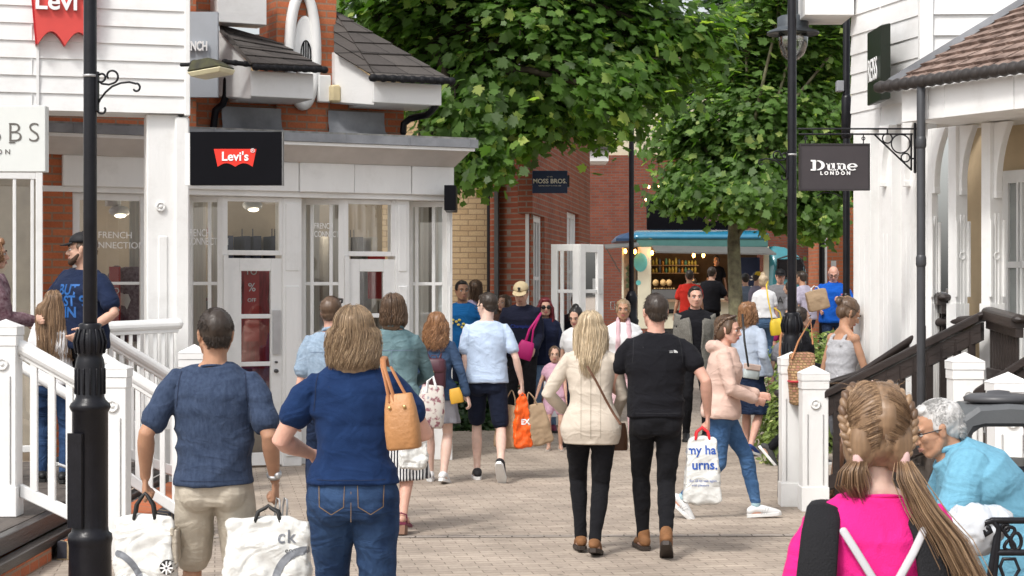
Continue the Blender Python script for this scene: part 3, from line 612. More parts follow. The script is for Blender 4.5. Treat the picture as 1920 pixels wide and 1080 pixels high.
# ================================================= RIGHT building
n1 = XY(1727, 232); f1 = XY(1597, 214)
RB = Plan(f1, n1)      # u runs towards the camera; inward normal must be to the right
rb = thing('clapboard_building', 'white boarded shop with brown tiled porch roof, square porch posts and brackets on the right', 'building', f1, RB.rz)
def ar(px, py, o=0): return RB.at(px, py, o)
q = MB(); Lr = RB.L; zc = 3.18; hh = .17
for i in range(14):
    z0 = zc+i*hh; q.add([(0, -.014, z0), (Lr, -.014, z0), (Lr, -.003, z0+hh), (0, -.003, z0+hh), (0, 0, z0), (Lr, 0, z0)], [(0, 1, 2, 3), (4, 5, 1, 0)])
    for xj in ((Lr*.45,) if i % 2 else (Lr*.45, )): q.box(xj-.003, xj+.003, -.017, -.004, z0, z0+hh)
q.build('clapboard', whiteb, rb)
q = MB()   # front return facing the camera, world coordinates
N = n1
for i in range(14):
    z0 = zc+i*hh; q.add([(N.x, N.y-.03, z0), (N.x+4, N.y-.2, z0), (N.x+4, N.y-.17, z0+hh), (N.x, N.y-.005, z0+hh), (N.x, N.y, z0), (N.x+4, N.y, z0)], [(0, 1, 2, 3), (4, 5, 1, 0)])
q.build('clapboard', whiteb, rb, world=True)
q = MB(); q.box(N.x-.02, N.x+.09, N.y-.05, N.y+.03, zc-.02, zc+2.4); q.build('corner_board', white, rb, world=True, bevel=.006)
q = MB(); q.add([(N.x, N.y, zc), (N.x+4, N.y, zc), (f1.x+4, f1.y, zc), (f1.x, f1.y, zc), (N.x, N.y, zc+2.4), (N.x+4, N.y, zc+2.4), (f1.x+4, f1.y, zc+2.4), (f1.x, f1.y, zc+2.4)], [(0, 1, 2, 3), (0, 1, 5, 4), (2, 3, 7, 6), (3, 0, 4, 7), (1, 2, 6, 5), (4, 5, 6, 7)]); q.build('wall', white, rb, world=True)
# lower boarded wall with pilasters
q = MB(); nb = 9
for i in range(nb):
    x0, x1 = Lr*i/nb, Lr*(i+1)/nb; q.box(x0+.004, x1-.004, .06, .1, 0, zc)
q.box(0, Lr, .1, .14, 0, zc); q.build('boarding', white, rb)
def pilaster(px0, px1, par, pl, off, ztop, zbot, zbr, brd=.16):
    x0, x1 = pl.at(px0, 400, off)[0], pl.at(px1, 400, off)[0]; q = MB(); q.box(x0, x1, off, off+.12, zbot, ztop); w_ = x1-x0
    for k in (.35, .65): q.box(x0+w_*k-.004, x0+w_*k+.004, off-.004, off, zbot+.25, ztop-.9)
    q.box(x0-.0, x1, off-.02, off, zbot, zbot+.1)
    q.build('porch_post', white, par, bevel=.02)
for p0, p1 in ((1600, 1632), (1648, 1672), (1690, 1716)): pilaster(p0, p1, rb, RB, -.03, zc-.002, 0, 0)
def bracket(par, c, dirv, sidev, ztop, zbot, proj, wd, m=white):
    """curved timber bracket; dirv = outward"""
    q = MB(); R = []; n = 10; H = ztop-zbot
    prof = [(0, 0), (0, -H)]+[(.05*proj/.2, -H)]+[(.05*proj/.2, -H*.92)]
    for i in range(n+1):
        t = i/n; prof.append((.045*proj/.2+proj*(t**2.2), -H*.9+H*.9*t*(1 if t < 1 else 1)))
    q.prism(prof, Vector(c)+Vector((0, 0, ztop))-Vector(sidev)*wd/2, dirv, (0, 0, 1), Vector(sidev)*wd)
    q.box  ; q.build('bracket', m, par, world=True, bevel=.004)
for px, pb in ((1653, 351), (1697, 351)):
    p, s_ = hit(px, f1-RB.n*.03, n1-RB.n*.03); bracket(rb, (p.x, p.y-.06, 0), RB.u, -RB.n, zc-.003, ZZ(pb, s_), .16, .075)
# porch roof
E0, E1 = XY(1668, 240), XY(1960, 266); PR = Plan(E0, E1); ze = 3.40
pr = MB()
tl = brickmat('brown_tiles', (.20, .125, .10), (.30, .20, .165), (.05, .035, .03), bw=.165, bh=.11, ms=.008, var=.8, bump=1)
def wl(x, y, z): return PR.w(x, y, z)
def tr(par, cs, n, mm, th=.03, nt_=None):
    c = [Vector(v) for v in cs]; q = MB(); rnd = random.Random(3)
    nn = (c[1]-c[0]).cross(c[3]-c[0]).normalized()
    if nn.z < 0: nn = -nn
    for i in range(n):
        f0, f1_ = i/n, min((i+1.25)/n, 1); a0, a1 = c[0].lerp(c[3], f0), c[1].lerp(c[2], f0); b0, b1 = c[0].lerp(c[3], f1_), c[1].lerp(c[2], f1_)
        k = max(1, int((a1-a0).length/.165)); of = .5*(i % 2)
        for j in range(-1, k+1):
            u0, u1 = max(0, (j+of)/k), min(1, (j+1+of)/k-.01)
            if u1 <= u0: continue
            jj = nn*(rnd.random()*.008); p0, p1, p2, p3 = a0.lerp(a1, u0), a0.lerp(a1, u1), b0.lerp(b1, u1), b0.lerp(b1, u0); t0 = nn*th
            v = [p0, p1, p2, p3, p0+t0+jj, p1+t0+jj, p2+nn*.005, p3+nn*.005]
            q.add(v, [(0, 3, 2, 1), (4, 5, 6, 7), (0, 1, 5, 4), (1, 2, 6, 5), (2, 3, 7, 6), (3, 0, 4, 7)])
    return q.build('tiled_roof', mm, par, world=True, fixn=False)
brt = mat('brown_clay_tile', (.19, .12, .095), .9, .5, 9, .6, 30, col2=(.34, .25, .21))
top0 = W(1745, 100, 233); top1 = W(1960, -10, 233)
apex = PR.w(.0, 0, 0)
ex0, ex1 = 0, PR.L+.8
tr(rb, [wl(.02, .0, ze), wl(ex1, .0, ze), wl(ex1, 1.3, ze+.95), wl(.75, .95, ze+.72)], 11, brt)
# gutter with joints
q = MB(); A_, B_ = wl(-.03, -.06, ze-.01), wl(ex1, -.06, ze-.01); q.tube([A_, B_], [.042]*2, n=12)
k_ = 26
for i in range(k_): p = A_.lerp(B_, i/k_); t_ = (B_-A_).normalized()*.028; q.tube([p-t_, p, p+t_], [.045, .052, .045], n=12)
q.build('gutter', mat('dark_brown_plastic', (.035, .03, .028), .45, .2), rb, world=True, smooth=True)
q = MB(); q.obox(wl(.0, .0, ze+.03), wl(.75, .95, ze+.76), .09, .05); q.build('hip_flashing', lead, rb, world=True)
q = MB()
js = [PR.at(p, 200, .02)[0] for p in (1690, 1740, 1770, 1900)]+[PR.L+.8]
for i, (x0, x1) in enumerate(zip(js, js[1:])):
    v = [wl(x, y, z) for z in (3.105, 3.355) for y in (.02+.004*(i % 2), .07) for x in (x0+.002, x1-.002)]; q.add(v, [(0, 2, 3, 1), (4, 5, 7, 6), (0, 1, 5, 4), (2, 6, 7, 3), (0, 4, 6, 2), (1, 3, 7, 5)])
q.build('fascia', whiteb, rb, world=True, bevel=.004)
q = MB(); v = [wl(x, y, z) for z in (3.11, 3.13) for y in (.07, 1.6) for x in (js[0]+.02, js[-1])]; q.add(v, [(0, 2, 3, 1), (4, 5, 7, 6), (0, 1, 5, 4), (2, 6, 7, 3), (0, 4, 6, 2), (1, 3, 7, 5)]); q.build('soffit', white, rb, world=True)
q = MB(); p, s_ = hit(1727, wl(0, -.05, 0), wl(1, -.05, 0)); q.tube([(p.x, p.y, ZZ(592, s_)-1.0), (p.x, p.y, 3.34)], .033, n=16)
for z in (2.9, 2.0): q.tube([(p.x, p.y, z), (p.x, p.y, z+.05)], .04, n=16)
q.build('rainwater_pipe', mat('dark_grey_plastic', (.05, .052, .058), .4, .15), rb, world=True, smooth=True)
for p0, p1, bp, pb in ((1736, 1764, 1752, 363), (1774, 1822, 1800, 366), (1836, 1889, 1866, 372), (1930, 1990, 1960, 375)):
    pl = Plan(wl(0, .55, 0), wl(1, .55, 0)); dpx = (p1-p0)*.62; x0, x1 = pl.at(p0, 400)[0], pl.at(p1-dpx, 400)[0]
    q = MB(); wd = dpx/(F/pl.w(x1, 0, 0).y*.87)
    def bxx(xa_, xb_, ya, yb, za, zb_):
        v = [pl.w(x, y, z) for z in (za, zb_) for y in (ya, yb) for x in (xa_, xb_)]; q.add(v, [(0, 2, 3, 1), (4, 5, 7, 6), (0, 1, 5, 4), (2, 6, 7, 3), (0, 4, 6, 2), (1, 3, 7, 5)])
    bxx(x0, x1, 0, wd, 0, 1.7); bxx(x0+.01, x1-.01, .01, wd-.01, 1.7, 3.1); bxx(x1-.01, x1+.002, wd*.36, wd*.40, .8, 2.4); bxx(x1-.01, x1+.002, wd*.60, wd*.64, .8, 2.4); bxx(x1-.01, x1+.012, -.004, wd*.14, 1.75, 2.35); bxx(x1-.01, x1+.012, wd*.86, wd+.004, 1.75, 2.35)
    q.build('porch_post', white, rb, world=True, bevel=.015)
    c0 = pl.w(x1-.01, wd/2, 0); s_ = F/c0.y
    bracket(rb, (c0.x, c0.y, 0), pl.u, -pl.n, 3.10, ZZ(pb, s_), .13, .065)
    c_ = pl.w(x1-.006, wd/2, ZZ(480, s_))
    if p0 > 1770: q = MB(); q.rings([[c_+pl.n*(math.cos(t)*r)+pl.u*y+Vector((0, 0, math.sin(t)*r)) for t in np.linspace(0, 6.283, 19)[:-1]] for r, y in ((.035, -.01), (.035, .006), (.024, .01), (.02, 0), (.001, .008))]); q.build('roundel', white, rb, world=True, smooth=True)
q = MB(); A_ = wl(-.2, 1.0, 0); B_ = wl(3.2, 1.0, 0); q.add([A_, B_, B_+Vector((0, 0, 3.12)), A_+Vector((0, 0, 3.12)), A_+PR.n*.1, B_+PR.n*.1, B_+PR.n*.1+Vector((0, 0, 3.12)), A_+PR.n*.1+Vector((0, 0, 3.12))], [(0, 1, 2, 3), (4, 7, 6, 5), (0, 4, 5, 1), (1, 5, 6, 2), (2, 6, 7, 3), (3, 7, 4, 0)]); q.build('rendered_wall', beige, rb, world=True)
rr_ = thing('tmp', 'x', 'x'); bpy.data.objects.remove(rr_)
plw = Plan(wl(0, .97, 0), wl(1, .97, 0)); x0 = plw.at(1895, 400)[0]
wr_ = bpy.data.objects.new('porch_window', None); C.objects.link(wr_); wr_.parent = rb
wr_.matrix_local = lmat(rb).inverted() @ (Matrix.Translation(plw.a) @ Matrix.Rotation(plw.rz, 4, 'Z'))
bpy.data.objects.remove(wr_)
q = MB()
def bw_(xa_, xb_, za, zb_, y0=-.03, y1=.0):
    v = [plw.w(x, y, z) for z in (za, zb_) for y in (y0, y1) for x in (xa_, xb_)]; q.add(v, [(0, 2, 3, 1), (4, 5, 7, 6), (0, 1, 5, 4), (2, 6, 7, 3), (0, 4, 6, 2), (1, 3, 7, 5)])
bw_(x0-.12, x0, .8, 2.75); bw_(x0, x0+1.2, 2.65, 2.75)
for k in (.09, .13, .4, .44): bw_(x0+k, x0+k+.02, .8, 2.65)
bw_(x0, x0+1.2, 1.98, 2.03); wf = q.build('window', white, rb, world=True)
q = MB(); bw_(x0, x0+1.2, .8, 2.65, -.006, -.002); q.build('pane', mat('dull_glass', (.35, .37, .36), .1, .1), wf, world=True)
# box sign on the clapboard
A0, s0_ = hit(1627, f1-RB.n*.28, n1-RB.n*.28); 
rs = thing('shop_sign', 'tall dark green box sign with white capitals on the white clapboard', 'sign', (A0.x, A0.y, 2.0), RB.rz)
xa_, za_ = RB.at(1628, 198, -.28); xb_, zb_ = RB.at(1655, 60, -.28)
q = MB(); 
gpts = [RB.w(xa_, -.28, 0), RB.w(xb_+.05, -.28, 0)]
signg = mat('dark_green_sign', (.012, .02, .014), .35, .3, 3, wear=.05)
# face seen is the left-facing plane plus its near end
o0 = W(1626, 199, 222); o1 = W(1651, 199, 229); o2 = W(1670, 199, 231); zt_ = ZZ(62, 222); zb2 = ZZ(199, 222); o3 = o0+(o2-o1)
q.add([(*p[:2], zb2) for p in (o0, o1, o2, o3)]+[(*p[:2], zt_) for p in (o0, o1, o2, o3)], [(3, 2, 1, 0), (4, 5, 6, 7), (0, 1, 5, 4), (1, 2, 6, 5), (2, 3, 7, 6), (3, 0, 4, 7)]); q.build('panel', signg, rs, world=True, bevel=.006)
ux = Vector((o1.x-o0.x, o1.y-o0.y, 0)); nrm = Vector((ux.y, -ux.x, 0)).normalized()
text('REISS', .27, wtext, rs, Vector((*((o0+o1)/2)[:2], (zt_+zb2)/2-.04))+nrm*.012, ux, (0, 0, 1), sx=.5, spacing=1.1)
# top-left white soffit corner
q = MB(); A_ = W(1510, 28, 216); B_ = W(1597, -30, 216); q.box(A_.x, B_.x+.02, A_.y, A_.y+.6, A_.z, B_.z+.4); q.build('eaves_box', white, rb, world=True, bevel=.004)

# brown hanging sign and iron bracket
sgm = mat('brown_sign_face', (.045, .038, .042), .5, .08); s_ = 240
r = signbox('hanging_sign', 'dark brown hanging sign with bold white slab lettering under an iron bracket', 1500, 1630, 270, 356, s_, .05, sgm)
q = MB(); A_ = W(1499, 357, s_); B_ = W(1631, 269, s_)
for (a0, b0, c0, d0) in ((A_.x, B_.x, A_.z, A_.z+.012), (A_.x, B_.x, B_.z-.012, B_.z), (A_.x, A_.x+.012, A_.z+.012, B_.z-.012), (B_.x-.012, B_.x, A_.z+.012, B_.z-.012)): q.box(a0, b0, A_.y-.006, A_.y+.055, c0, d0)
q.build('frame', mat('frame_brown', (.03, .026, .028), .4), r, world=True)
def slabtext(par, cx_, cy_, s):
    """slab-serif word built from strokes"""
    k = 1/s; y = F/s-.004
    def P(x, z): return (x*k, z*k)
    q = MB(); org = Vector(((1520-960)/s, y, ZZ(320, s)))
    def rc(x0, x1, z0, z1): q.prism([(x0*k, z0*k), (x1*k, z0*k), (x1*k, z1*k), (x0*k, z1*k)], org, (1, 0, 0), (0, 0, 1), (0, -.003, 0))
    def arc(cx, cz, rx, rz_, t0, t1, w0, w1, n=14):
        for i in range(n):
            ta, tb = t0+(t1-t0)*i/n, t0+(t1-t0)*(i+1)/n; pts = []
            for t, sg in ((ta, 1), (tb, 1), (tb, -1), (ta, -1)):
                ww = w0+(w1-w0)*abs(math.cos(t)); pts.append(((cx+math.cos(t)*(rx+sg*ww/2))*k, (cz+math.sin(t)*(rz_+sg*ww*.5*(.6)))*k))
            q.prism(pts, org, (1, 0, 0), (0, 0, 1), (0, -.003, 0))
    rc(0, 12, 17, 20); rc(0, 12, 0, 3); rc(3.5, 9.5, 3, 17); arc(11, 10, 12, 8.6, -math.pi/2, math.pi/2, 2.5, 6.5); rc(9.5, 11.5, 16.6, 20); rc(9.5, 11.5, 0, 3.2)
    rc(29, 35, 11.5, 14); rc(31, 36, 4, 14); arc(37.5, 4.6, 4.3, 3.3, math.pi, 2*math.pi, 2.2, 4.5); rc(40, 45, 0, 14); rc(38, 41, 11.5, 14); rc(44, 47.5, 0, 2.6)
    rc(49, 55, 11.5, 14); rc(51, 56, 0, 12); rc(49, 58.5, 0, 2.6); arc(58.8, 9, 4.3, 3.8, 0, math.pi, 2.2, 4.5); rc(60.5, 65.5, 0, 9.5); rc(59, 67.5, 0, 2.6)
    arc(78, 7, 7.4, 5.9, .1, 2*math.pi-.75, 2.2, 5.2, 24); rc(72, 86, 6.2, 8.4)
    return q.build('lettering', wtext, par, world=True)
slabtext(r, 0, 0, s_)
text('LONDON', .038, wtext, r, W(1566, 325, s_)+Vector((0, -.006, 0)), (1, 0, 0), (0, 0, 1), spacing=1.7, bold=.0015)
ib = thing('iron_bracket', 'black wrought iron bracket with three rings fixed to the downpipe side of the porch', 'bracket', W(1718, 240, s_))
q = MB(); w1 = lambda px, py: W(px, py, s_)+Vector((0, .025, 0))
def tb(pts, r=.009): q.tube([w1(*p) for p in pts], r, n=8)
tb([(1498, 241), (1720, 241)], .007); tb([(1500, 251), (1712, 251)], .007); tb([(1640, 251), (1710, 318)], .007); tb([(1710, 251), (1710, 318)], .008); tb([(1717, 232), (1717, 322)], .012); tb([(1710, 297), (1718, 297)], .007)
for c0, c1, r0 in ((1665, 259, 9), (1690, 269, 17.5), (1699, 295, 8)): q.tube([w1(c0+math.cos(t)*r0, c1+math.sin(t)*r0) for t in np.linspace(0, 6.283, 29)[:-1]], .006, n=6, closed=True)
for px in (1511, 1620): tb([(px, 251), (px, 270)], .004); q.tube([w1(px+math.cos(t)*3, 259+math.sin(t)*3) for t in np.linspace(0, 6.283, 13)[:-1]], .004, n=5, closed=True)
tb([(1533, 367), (1545, 360), (1565, 362), (1578, 369)], .004); tb([(1525, 241), (1525, 251)], .004); tb([(1665, 241), (1665, 251)], .006); q.build('ironwork', blackm, ib, world=True, smooth=True)

# right stair railings
GR = 'dark handrails with white newel posts on the right'
rr1 = thing('stair_railing', 'nearest dark brown stair handrail rising right from a short white newel post', 'railing', (2.47, 15.28, 0), 0, GR)
newel(rr1, (1526-960)/229, F/229+.02, 0, 1.19, .225)
p0 = XY(1550, 229.5); p1 = XY(1842, 246); balustrade(rr1, p0, p1, ZZ(742, 229), ZZ(596, 246), ZZ(742, 229)-.72, ZZ(596, 246)-.80, 11, darkwood, hr=(.11, .05), rnd=False, bw=.05, br=(.06, .12))
q = MB(); q.vbeam(Vector((p0.x, p0.y, ZZ(742, 229)-.12)), Vector((p1.x, p1.y, ZZ(596, 246)-.12)), .05, .1); q.build('sub_rail', darkwood, rr1, world=True)
rr2 = thing('stair_railing', 'middle dark handrail starting in a rounded stub through the white post beside the straw bag', 'railing', (2.3, 15.6, 0), 0, GR)
newel(rr2, (1484-960)/224, F/224, 0, 1.29, .2)
q = MB(); A_ = Vector((*XY(1462, 222)[:2], ZZ(737, 222))); B_ = Vector((*XY(1500, 222.5)[:2], ZZ(736, 222.5))); D_ = Vector((*XY(1612, 224)[:2], ZZ(702, 224))); E_ = Vector((*XY(1760, 233)[:2], ZZ(604, 233))); G_ = Vector((*XY(1822, 240)[:2], ZZ(600, 240)))
q.tube([A_, B_, D_, E_, G_], [.05]*5, n=14, flat=(.7, 1), fd=(0, 0, 1)); q.build('handrail', darkwood, rr2, world=True, smooth=True)
q = MB(); q.vbeam(D_-Vector((0, 0, .1)), E_-Vector((0, 0, .1)), .05, .11); q.build('sub_rail', darkwood, rr2, world=True)
rr3 = thing('stair_railing', 'farthest dark stair handrail against the white boarded wall', 'railing', (3.1, 16.2, 0), 0, GR)
p0 = XY(1560, 208); p1 = XY(1772, 220); balustrade(rr3, p0, p1, ZZ(702, 208), ZZ(574, 220), ZZ(702, 208)-.3, ZZ(574, 220)-.3, 0, darkwood, hr=(.11, .06), rnd=False, br=(.05, .3))
newel(rr3, p1.x+.08, p1.y, 0, 1.9, .12, cap=False, roundel=False)
rl = thing('porch_railing', 'dark level porch balustrade with fine balusters between two white posts', 'railing', XY(1855, 248))
p0 = XY(1855, 246); p1 = XY(1912, 262); balustrade(rl, p0, p1, ZZ(590, 246), ZZ(606, 262), ZZ(700, 246), ZZ(712, 262), 10, darkwood, hr=(.12, .07), rnd=False, bw=.02)
rl = thing('porch_railing', 'short dark porch balustrade behind the grey downpipe, left of the posts', 'railing', XY(1736, 225))
p0 = XY(1735, 222); p1 = XY(1772, 236); balustrade(rl, p0, p1, ZZ(552, 222), ZZ(564, 236), ZZ(620, 222), ZZ(635, 236), 6, darkwood, hr=(.12, .07), rnd=False, bw=.02)
q = MB(); 
for k in range(18): q.obox(Vector((*XY(1618+k*4.3, 228+k*.3)[:2], .3)), Vector((*XY(1618+k*4.3, 228+k*.3)[:2], 1.35)), .012, .012)
rr5 = thing('stair_railing', 'second short white newel post with dark handrail climbing behind the litter bin', 'railing', XY(1888, 290), 0, GR)
newel(rr5, (1890-960)/288, F/288, 0, ZZ(697, 288), .235); p0 = XY(1838, 262); p1 = XY(1990, 274); balustrade(rr5, p0, p1, ZZ(738, 262), ZZ(640, 274), ZZ(738, 262)-.6, ZZ(640, 274)-.6, 6, darkwood, hr=(.11, .05), rnd=False, br=(.06, .12))
rr6 = thing('newel_post', 'white newel post with pyramid cap and roundel in front of the dark stair railing', 'post', XY(1809, 258))
newel(rr6, (1809-960)/256, F/256, 0, ZZ(660, 256), .23); newel(rr6, 4.6, 14.2, 0, 2.15, .2)
sw = thing('porch_deck', 'raised dark timber porch deck with steps behind the right-hand railings', 'deck', XY(1700, 225))
q = MB()
for i in range(5):
    t = i/5; pa = XY(1600, 231).lerp(XY(1850, 250), t); q.box(pa.x, pa.x+.9, pa.y, pa.y+1.1, 0, .14*(i+1))
q.build('step', deckwood, sw, world=True); q = MB(); q.box(3.75, 8, 13.2, 16.2, 0, .72); q.build('deck_boards', darkwood, sw, world=True)

# ================================================= FAR buildings
yb = Plan(XY(832, 136), XY(921, 136)); o = thing('brick_building', 'yellow brick wall beyond the glazed shop', 'building', yb.a, yb.rz)
q = MB(); q.box(-5, yb.L, 0, 3, 0, 5.2); q.build('wall', yelbrick, o)
q = MB(); q.box(-5.2, yb.L+.0, -.25, 3, 5.2, 5.3); q.build('roof', tilem, o)
q = MB(); x_ = (918-921)/136; q.tube([(yb.L-.02, -.05, .2), (yb.L-.02, -.05, 5.1)], .04); q.build('rainwater_pipe', blackm, o, smooth=True)
c0 = XY(923, 137); c1 = XY(1000, 139); c2 = XY(1106, 107)
mb = thing('brick_building', 'red brick corner building carrying the navy sign, with white sash windows', 'building', c1)
MP = Plan(c1, c2); 
q = MB(); H = 4.75
v = [(*p[:2], z) for z in (0, H) for p in (c0, c1, c2, Vector((c2.x-4, c2.y, 0)))]; v2 = v
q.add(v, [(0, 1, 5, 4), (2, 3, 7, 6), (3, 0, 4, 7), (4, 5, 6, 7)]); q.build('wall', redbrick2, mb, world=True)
# receding side wall with real openings
ops = []
for (p0_, p1_, t_, b_) in ((998.5, 1021, 400, 610), (1063, 1085, 394, 600)):
    x0, z1 = MP.at(p0_, t_); x1, _ = MP.at(p1_, t_); ops.append((x0, x1, .55, z1))
side = bpy.data.objects.new('side_wall', None); C.objects.link(side); side.parent = mb; side.location = MP.a-c1; side.rotation_euler = (0, 0, MP.rz)
xs_ = [0]+[v_ for o_ in ops for v_ in o_[:2]]+[MP.L]; q = MB()
for i in range(0, len(xs_)-1):
    if xs_[i+1]-xs_[i] < .01: continue
    op = [o_ for o_ in ops if abs(o_[0]-xs_[i]) < 1e-6]
    if op: q.box(xs_[i], xs_[i+1], 0, .2, 0, op[0][2]); q.box(xs_[i], xs_[i+1], 0, .2, op[0][3], H)
    else: q.box(xs_[i], xs_[i+1], 0, .2, 0, H)
bpy.data.objects.remove(side)
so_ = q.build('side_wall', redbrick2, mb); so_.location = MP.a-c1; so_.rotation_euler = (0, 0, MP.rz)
darkg = glassmat('dark_window_glass', (.35, .4, .42), .12)
for x0, x1, z0, z1 in ops:
    g_ = glazed('window', so_, (max(x0, .01), .06), (x1, .06), z0, z1, (.28, .5, .74), (.33, .62), fr=.09, bar=.05); 
q = MB(); q.box(.1, MP.L, .5, .55, 0, H); q.build('interior_wall', mat('dim_interior', (.12, .12, .12), .8), so_)
q = MB(); q.box(-.1, MP.L+.1, -.12, .3, H, H+.1); q.build('eaves', whiteb, so_)
pA = MP.at(1000, 340, -.12); pB = MP.at(1063, 340, -.12)
s_ = 142; r = signbox('projecting_sign', 'navy blue projecting sign with cream capitals on the red brick corner', 998, 1064, 320, 362, s_, .07, mat('navy_sign', (.006, .022, .075), .4, .05))
ct = mat('cream_lettering', (.8, .76, .66), .5, .01)
text('MOSS BROS.', .082, ct, r, W(1031, 340, s_)+Vector((0, -.005, 0)), (1, 0, 0), (0, 0, 1), bold=.0015); text('EST 1851', .02, ct, r, W(1031, 331.5, s_)+Vector((0, -.005, 0)), (1, 0, 0), (0, 0, 1)); text('BESPOKE | READY TO WEAR | HIRE', .019, ct, r, W(1031, 348.5, s_)+Vector((0, -.005, 0)), (1, 0, 0), (0, 0, 1))
q = MB(); q.box(0, .03, -.02, .3, ZZ(350, s_), ZZ(328, s_)); o = q.build('wall_bracket', blackm, r); o.location = (.23, .06, -ZZ(362, s_))
# open white glazed doors
dr = thing('shop_door', 'open white glazed double door with twelve panes standing in front of the red brick wall', 'door', XY(1083, 150), 0)
z1 = ZZ(458, 150); d_ = F/150; X = lambda px: (px-1083)/150
glazed('door_leaf', dr, (X(1033), 0), (X(1085), -.12), gz(d_)+.02, z1, (.38,), (.22, .48, .74), fr=.085, bar=.045)
l2 = glazed('door_leaf', dr, (X(1087), -.12), (X(1133), .15), gz(d_)+.02, z1, (), (.22, .48, .74), fr=.10, bar=.045)
q = MB(); q.box(X(1124), X(1130), .05, .09, ZZ(552, 150), ZZ(522, 150)); q.build('handle_plate', mat('brushed_metal2', (.5, .5, .5), .4, metal=.7), dr)
# far brick building behind van, its brick darkened for tree shade
fb = thing('brick_building', 'long red brick building darkened for tree shade, cream upper wall, behind the food van', 'building', XY(1300, 68))
q = MB(); y_ = F/68; q.box(XY(1090, 68).x, XY(1620, 68).x, y_, y_+3, 0, ZZ(291, 68)); q.build('wall', shade_brick, fb, world=True)
q = MB(); q.box(XY(1060, 68).x, XY(1620, 68).x, y_+.12, y_+3, ZZ(291, 68), ZZ(120, 68)); q.build('upper_wall', cream, fb, world=True)
q = MB(); q.box(XY(1000, 68).x, XY(1760, 68).x, y_-.3, y_+4, ZZ(120, 68), ZZ(60, 68)); q.build('roof', brt, fb, world=True)
q = MB(); A_ = W(1105, 300, 100); q.box(A_.x-.3, A_.x+.36, A_.y, A_.y+1, ZZ(302, 100), ZZ(280, 100)); q.build('eaves_box', whiteb, mb, world=True)
q = MB(); q.box(A_.x-.4, A_.x+.42, A_.y-.1, A_.y+1.1, ZZ(280, 100), ZZ(268, 100)); q.build('tile_edge', tilem, mb, world=True)
fb2 = thing('brick_building', 'orange-red brick wall with a white downpipe at the far right of the square', 'building', XY(1550, 95))
q = MB(); q.box(XY(1546, 95).x, XY(1700, 95).x, F/95, F/95+2, 0, 4.6); q.build('wall', redbrick, fb2, world=True)
q = MB(); q.tube([(*XY(1547, 96)[:2], .4), (*XY(1547, 96)[:2], 4.5)], .04); q.build('rainwater_pipe', white, fb2, world=True)
q = MB(); q.tube([(*XY(1541, 97)[:2], .4), (*XY(1541, 97)[:2], 4.5)], .06); q.build('black_pipe', blackm, fb2, world=True)
q = MB(); A_ = W(1558, 512, 96); q.box(A_.x, A_.x+.1, A_.y-.02, A_.y, A_.z, A_.z+.24); q.build('notice_plate', mat('pale_notice', (.6, .6, .6), .5), fb2, world=True)
s_ = 72; r = signbox('shop_sign', 'black shop sign with pink script letters, half hidden by tree leaves above the van', 1213, 1372, 372, 432, s_, .15, blacks)
text('ur', .62, mat('pink_script', (.55, .25, .35), .5), r, W(1335, 402, s_)+Vector((0, -.01, 0)), (1, 0, 0), (0, 0, 1), shear=.5, bold=-.005)
# festoon bulbs
fs = thing('festoon_lights', 'small lit white bulbs on a frame above the food van', 'lights', W(1230, 352, 80))
gb = emat('bulb_glow', (1, .55, .25), 12)
q = MB(); q.tube([W(1204, 372, 80), W(1206, 350, 80), W(1252, 350, 80), W(1300, 352, 80)], .012); q.tube([W(1214, 375, 80), W(1214, 395, 80)], .03); q.build('cable', blackmatte, fs, world=True)
for p in ((1216, 350), (1233, 349), (1251, 350), (1212, 374)): q = MB(); q.ell(W(*p, 80), (.035, .035, .04)); q.build('bulb', gb, fs, world=True, smooth=True)

# ================================================= FOOD VAN
S = 80; vy = F/S; vz = gz(vy)
van = thing('food_van', 'teal and cream vintage food van with open serving hatch and shiny blue roof', 'van', ((1330-960)/S, vy, vz))
X = lambda px: (px-1330)/S
Z = lambda py: ZZ(py, S)-vz
vcream = mat('van_cream', (.55, .52, .40), .4, .05, 3, wear=.1); vteal = mat('van_teal', (.06, .15, .14), .35, .08); vblue = mat('van_blue', (.02, .16, .27), .15, .1, coat=1); vdark = mat('van_interior', (.05, .035, .025), .8, .3)
D = 2.0
q = MB()   # side wall with hatch opening
q.box(X(1196), X(1221), 0, .06, .35, Z(462)); q.box(X(1432), X(1442), 0, .06, .35, Z(462)); q.box(X(1221), X(1432), 0, .06, .35, Z(560)); q.build('side_panel', vcream, van, bevel=.01)
q = MB(); q.box(X(1194), X(1440), -.01, .08, Z(463), Z(446)); q.build('teal_band', vteal, van, bevel=.01)
q = MB()
R = []
for x, o_ in ((X(1188), .0), (X(1196), .04), (X(1430), .05), (X(1442), 0)):
    R.append([Vector((x, y, z)) for y, z in ((-.03, Z(448)), (-.05, Z(444)-.0), (.02, Z(440)+.02), (.25, Z(437)+o_+.02), (1.0, Z(434)+o_+.04), (1.8, Z(437)+o_), (2.02, Z(446)), (2.0, Z(450)))])
q.rings(R); q.build('roof', vblue, van, smooth=True)
q = MB(); q.box(X(1196), X(1440), D-.05, D, .35, Z(446)); q.box(X(1196), X(1200), .06, D-.05, .35, Z(446)); q.box(X(1200), X(1438), .06, D-.05, .35, .42); q.build('interior', mat('van_back_wall', (.16, .11, .07), .8, .2), van)
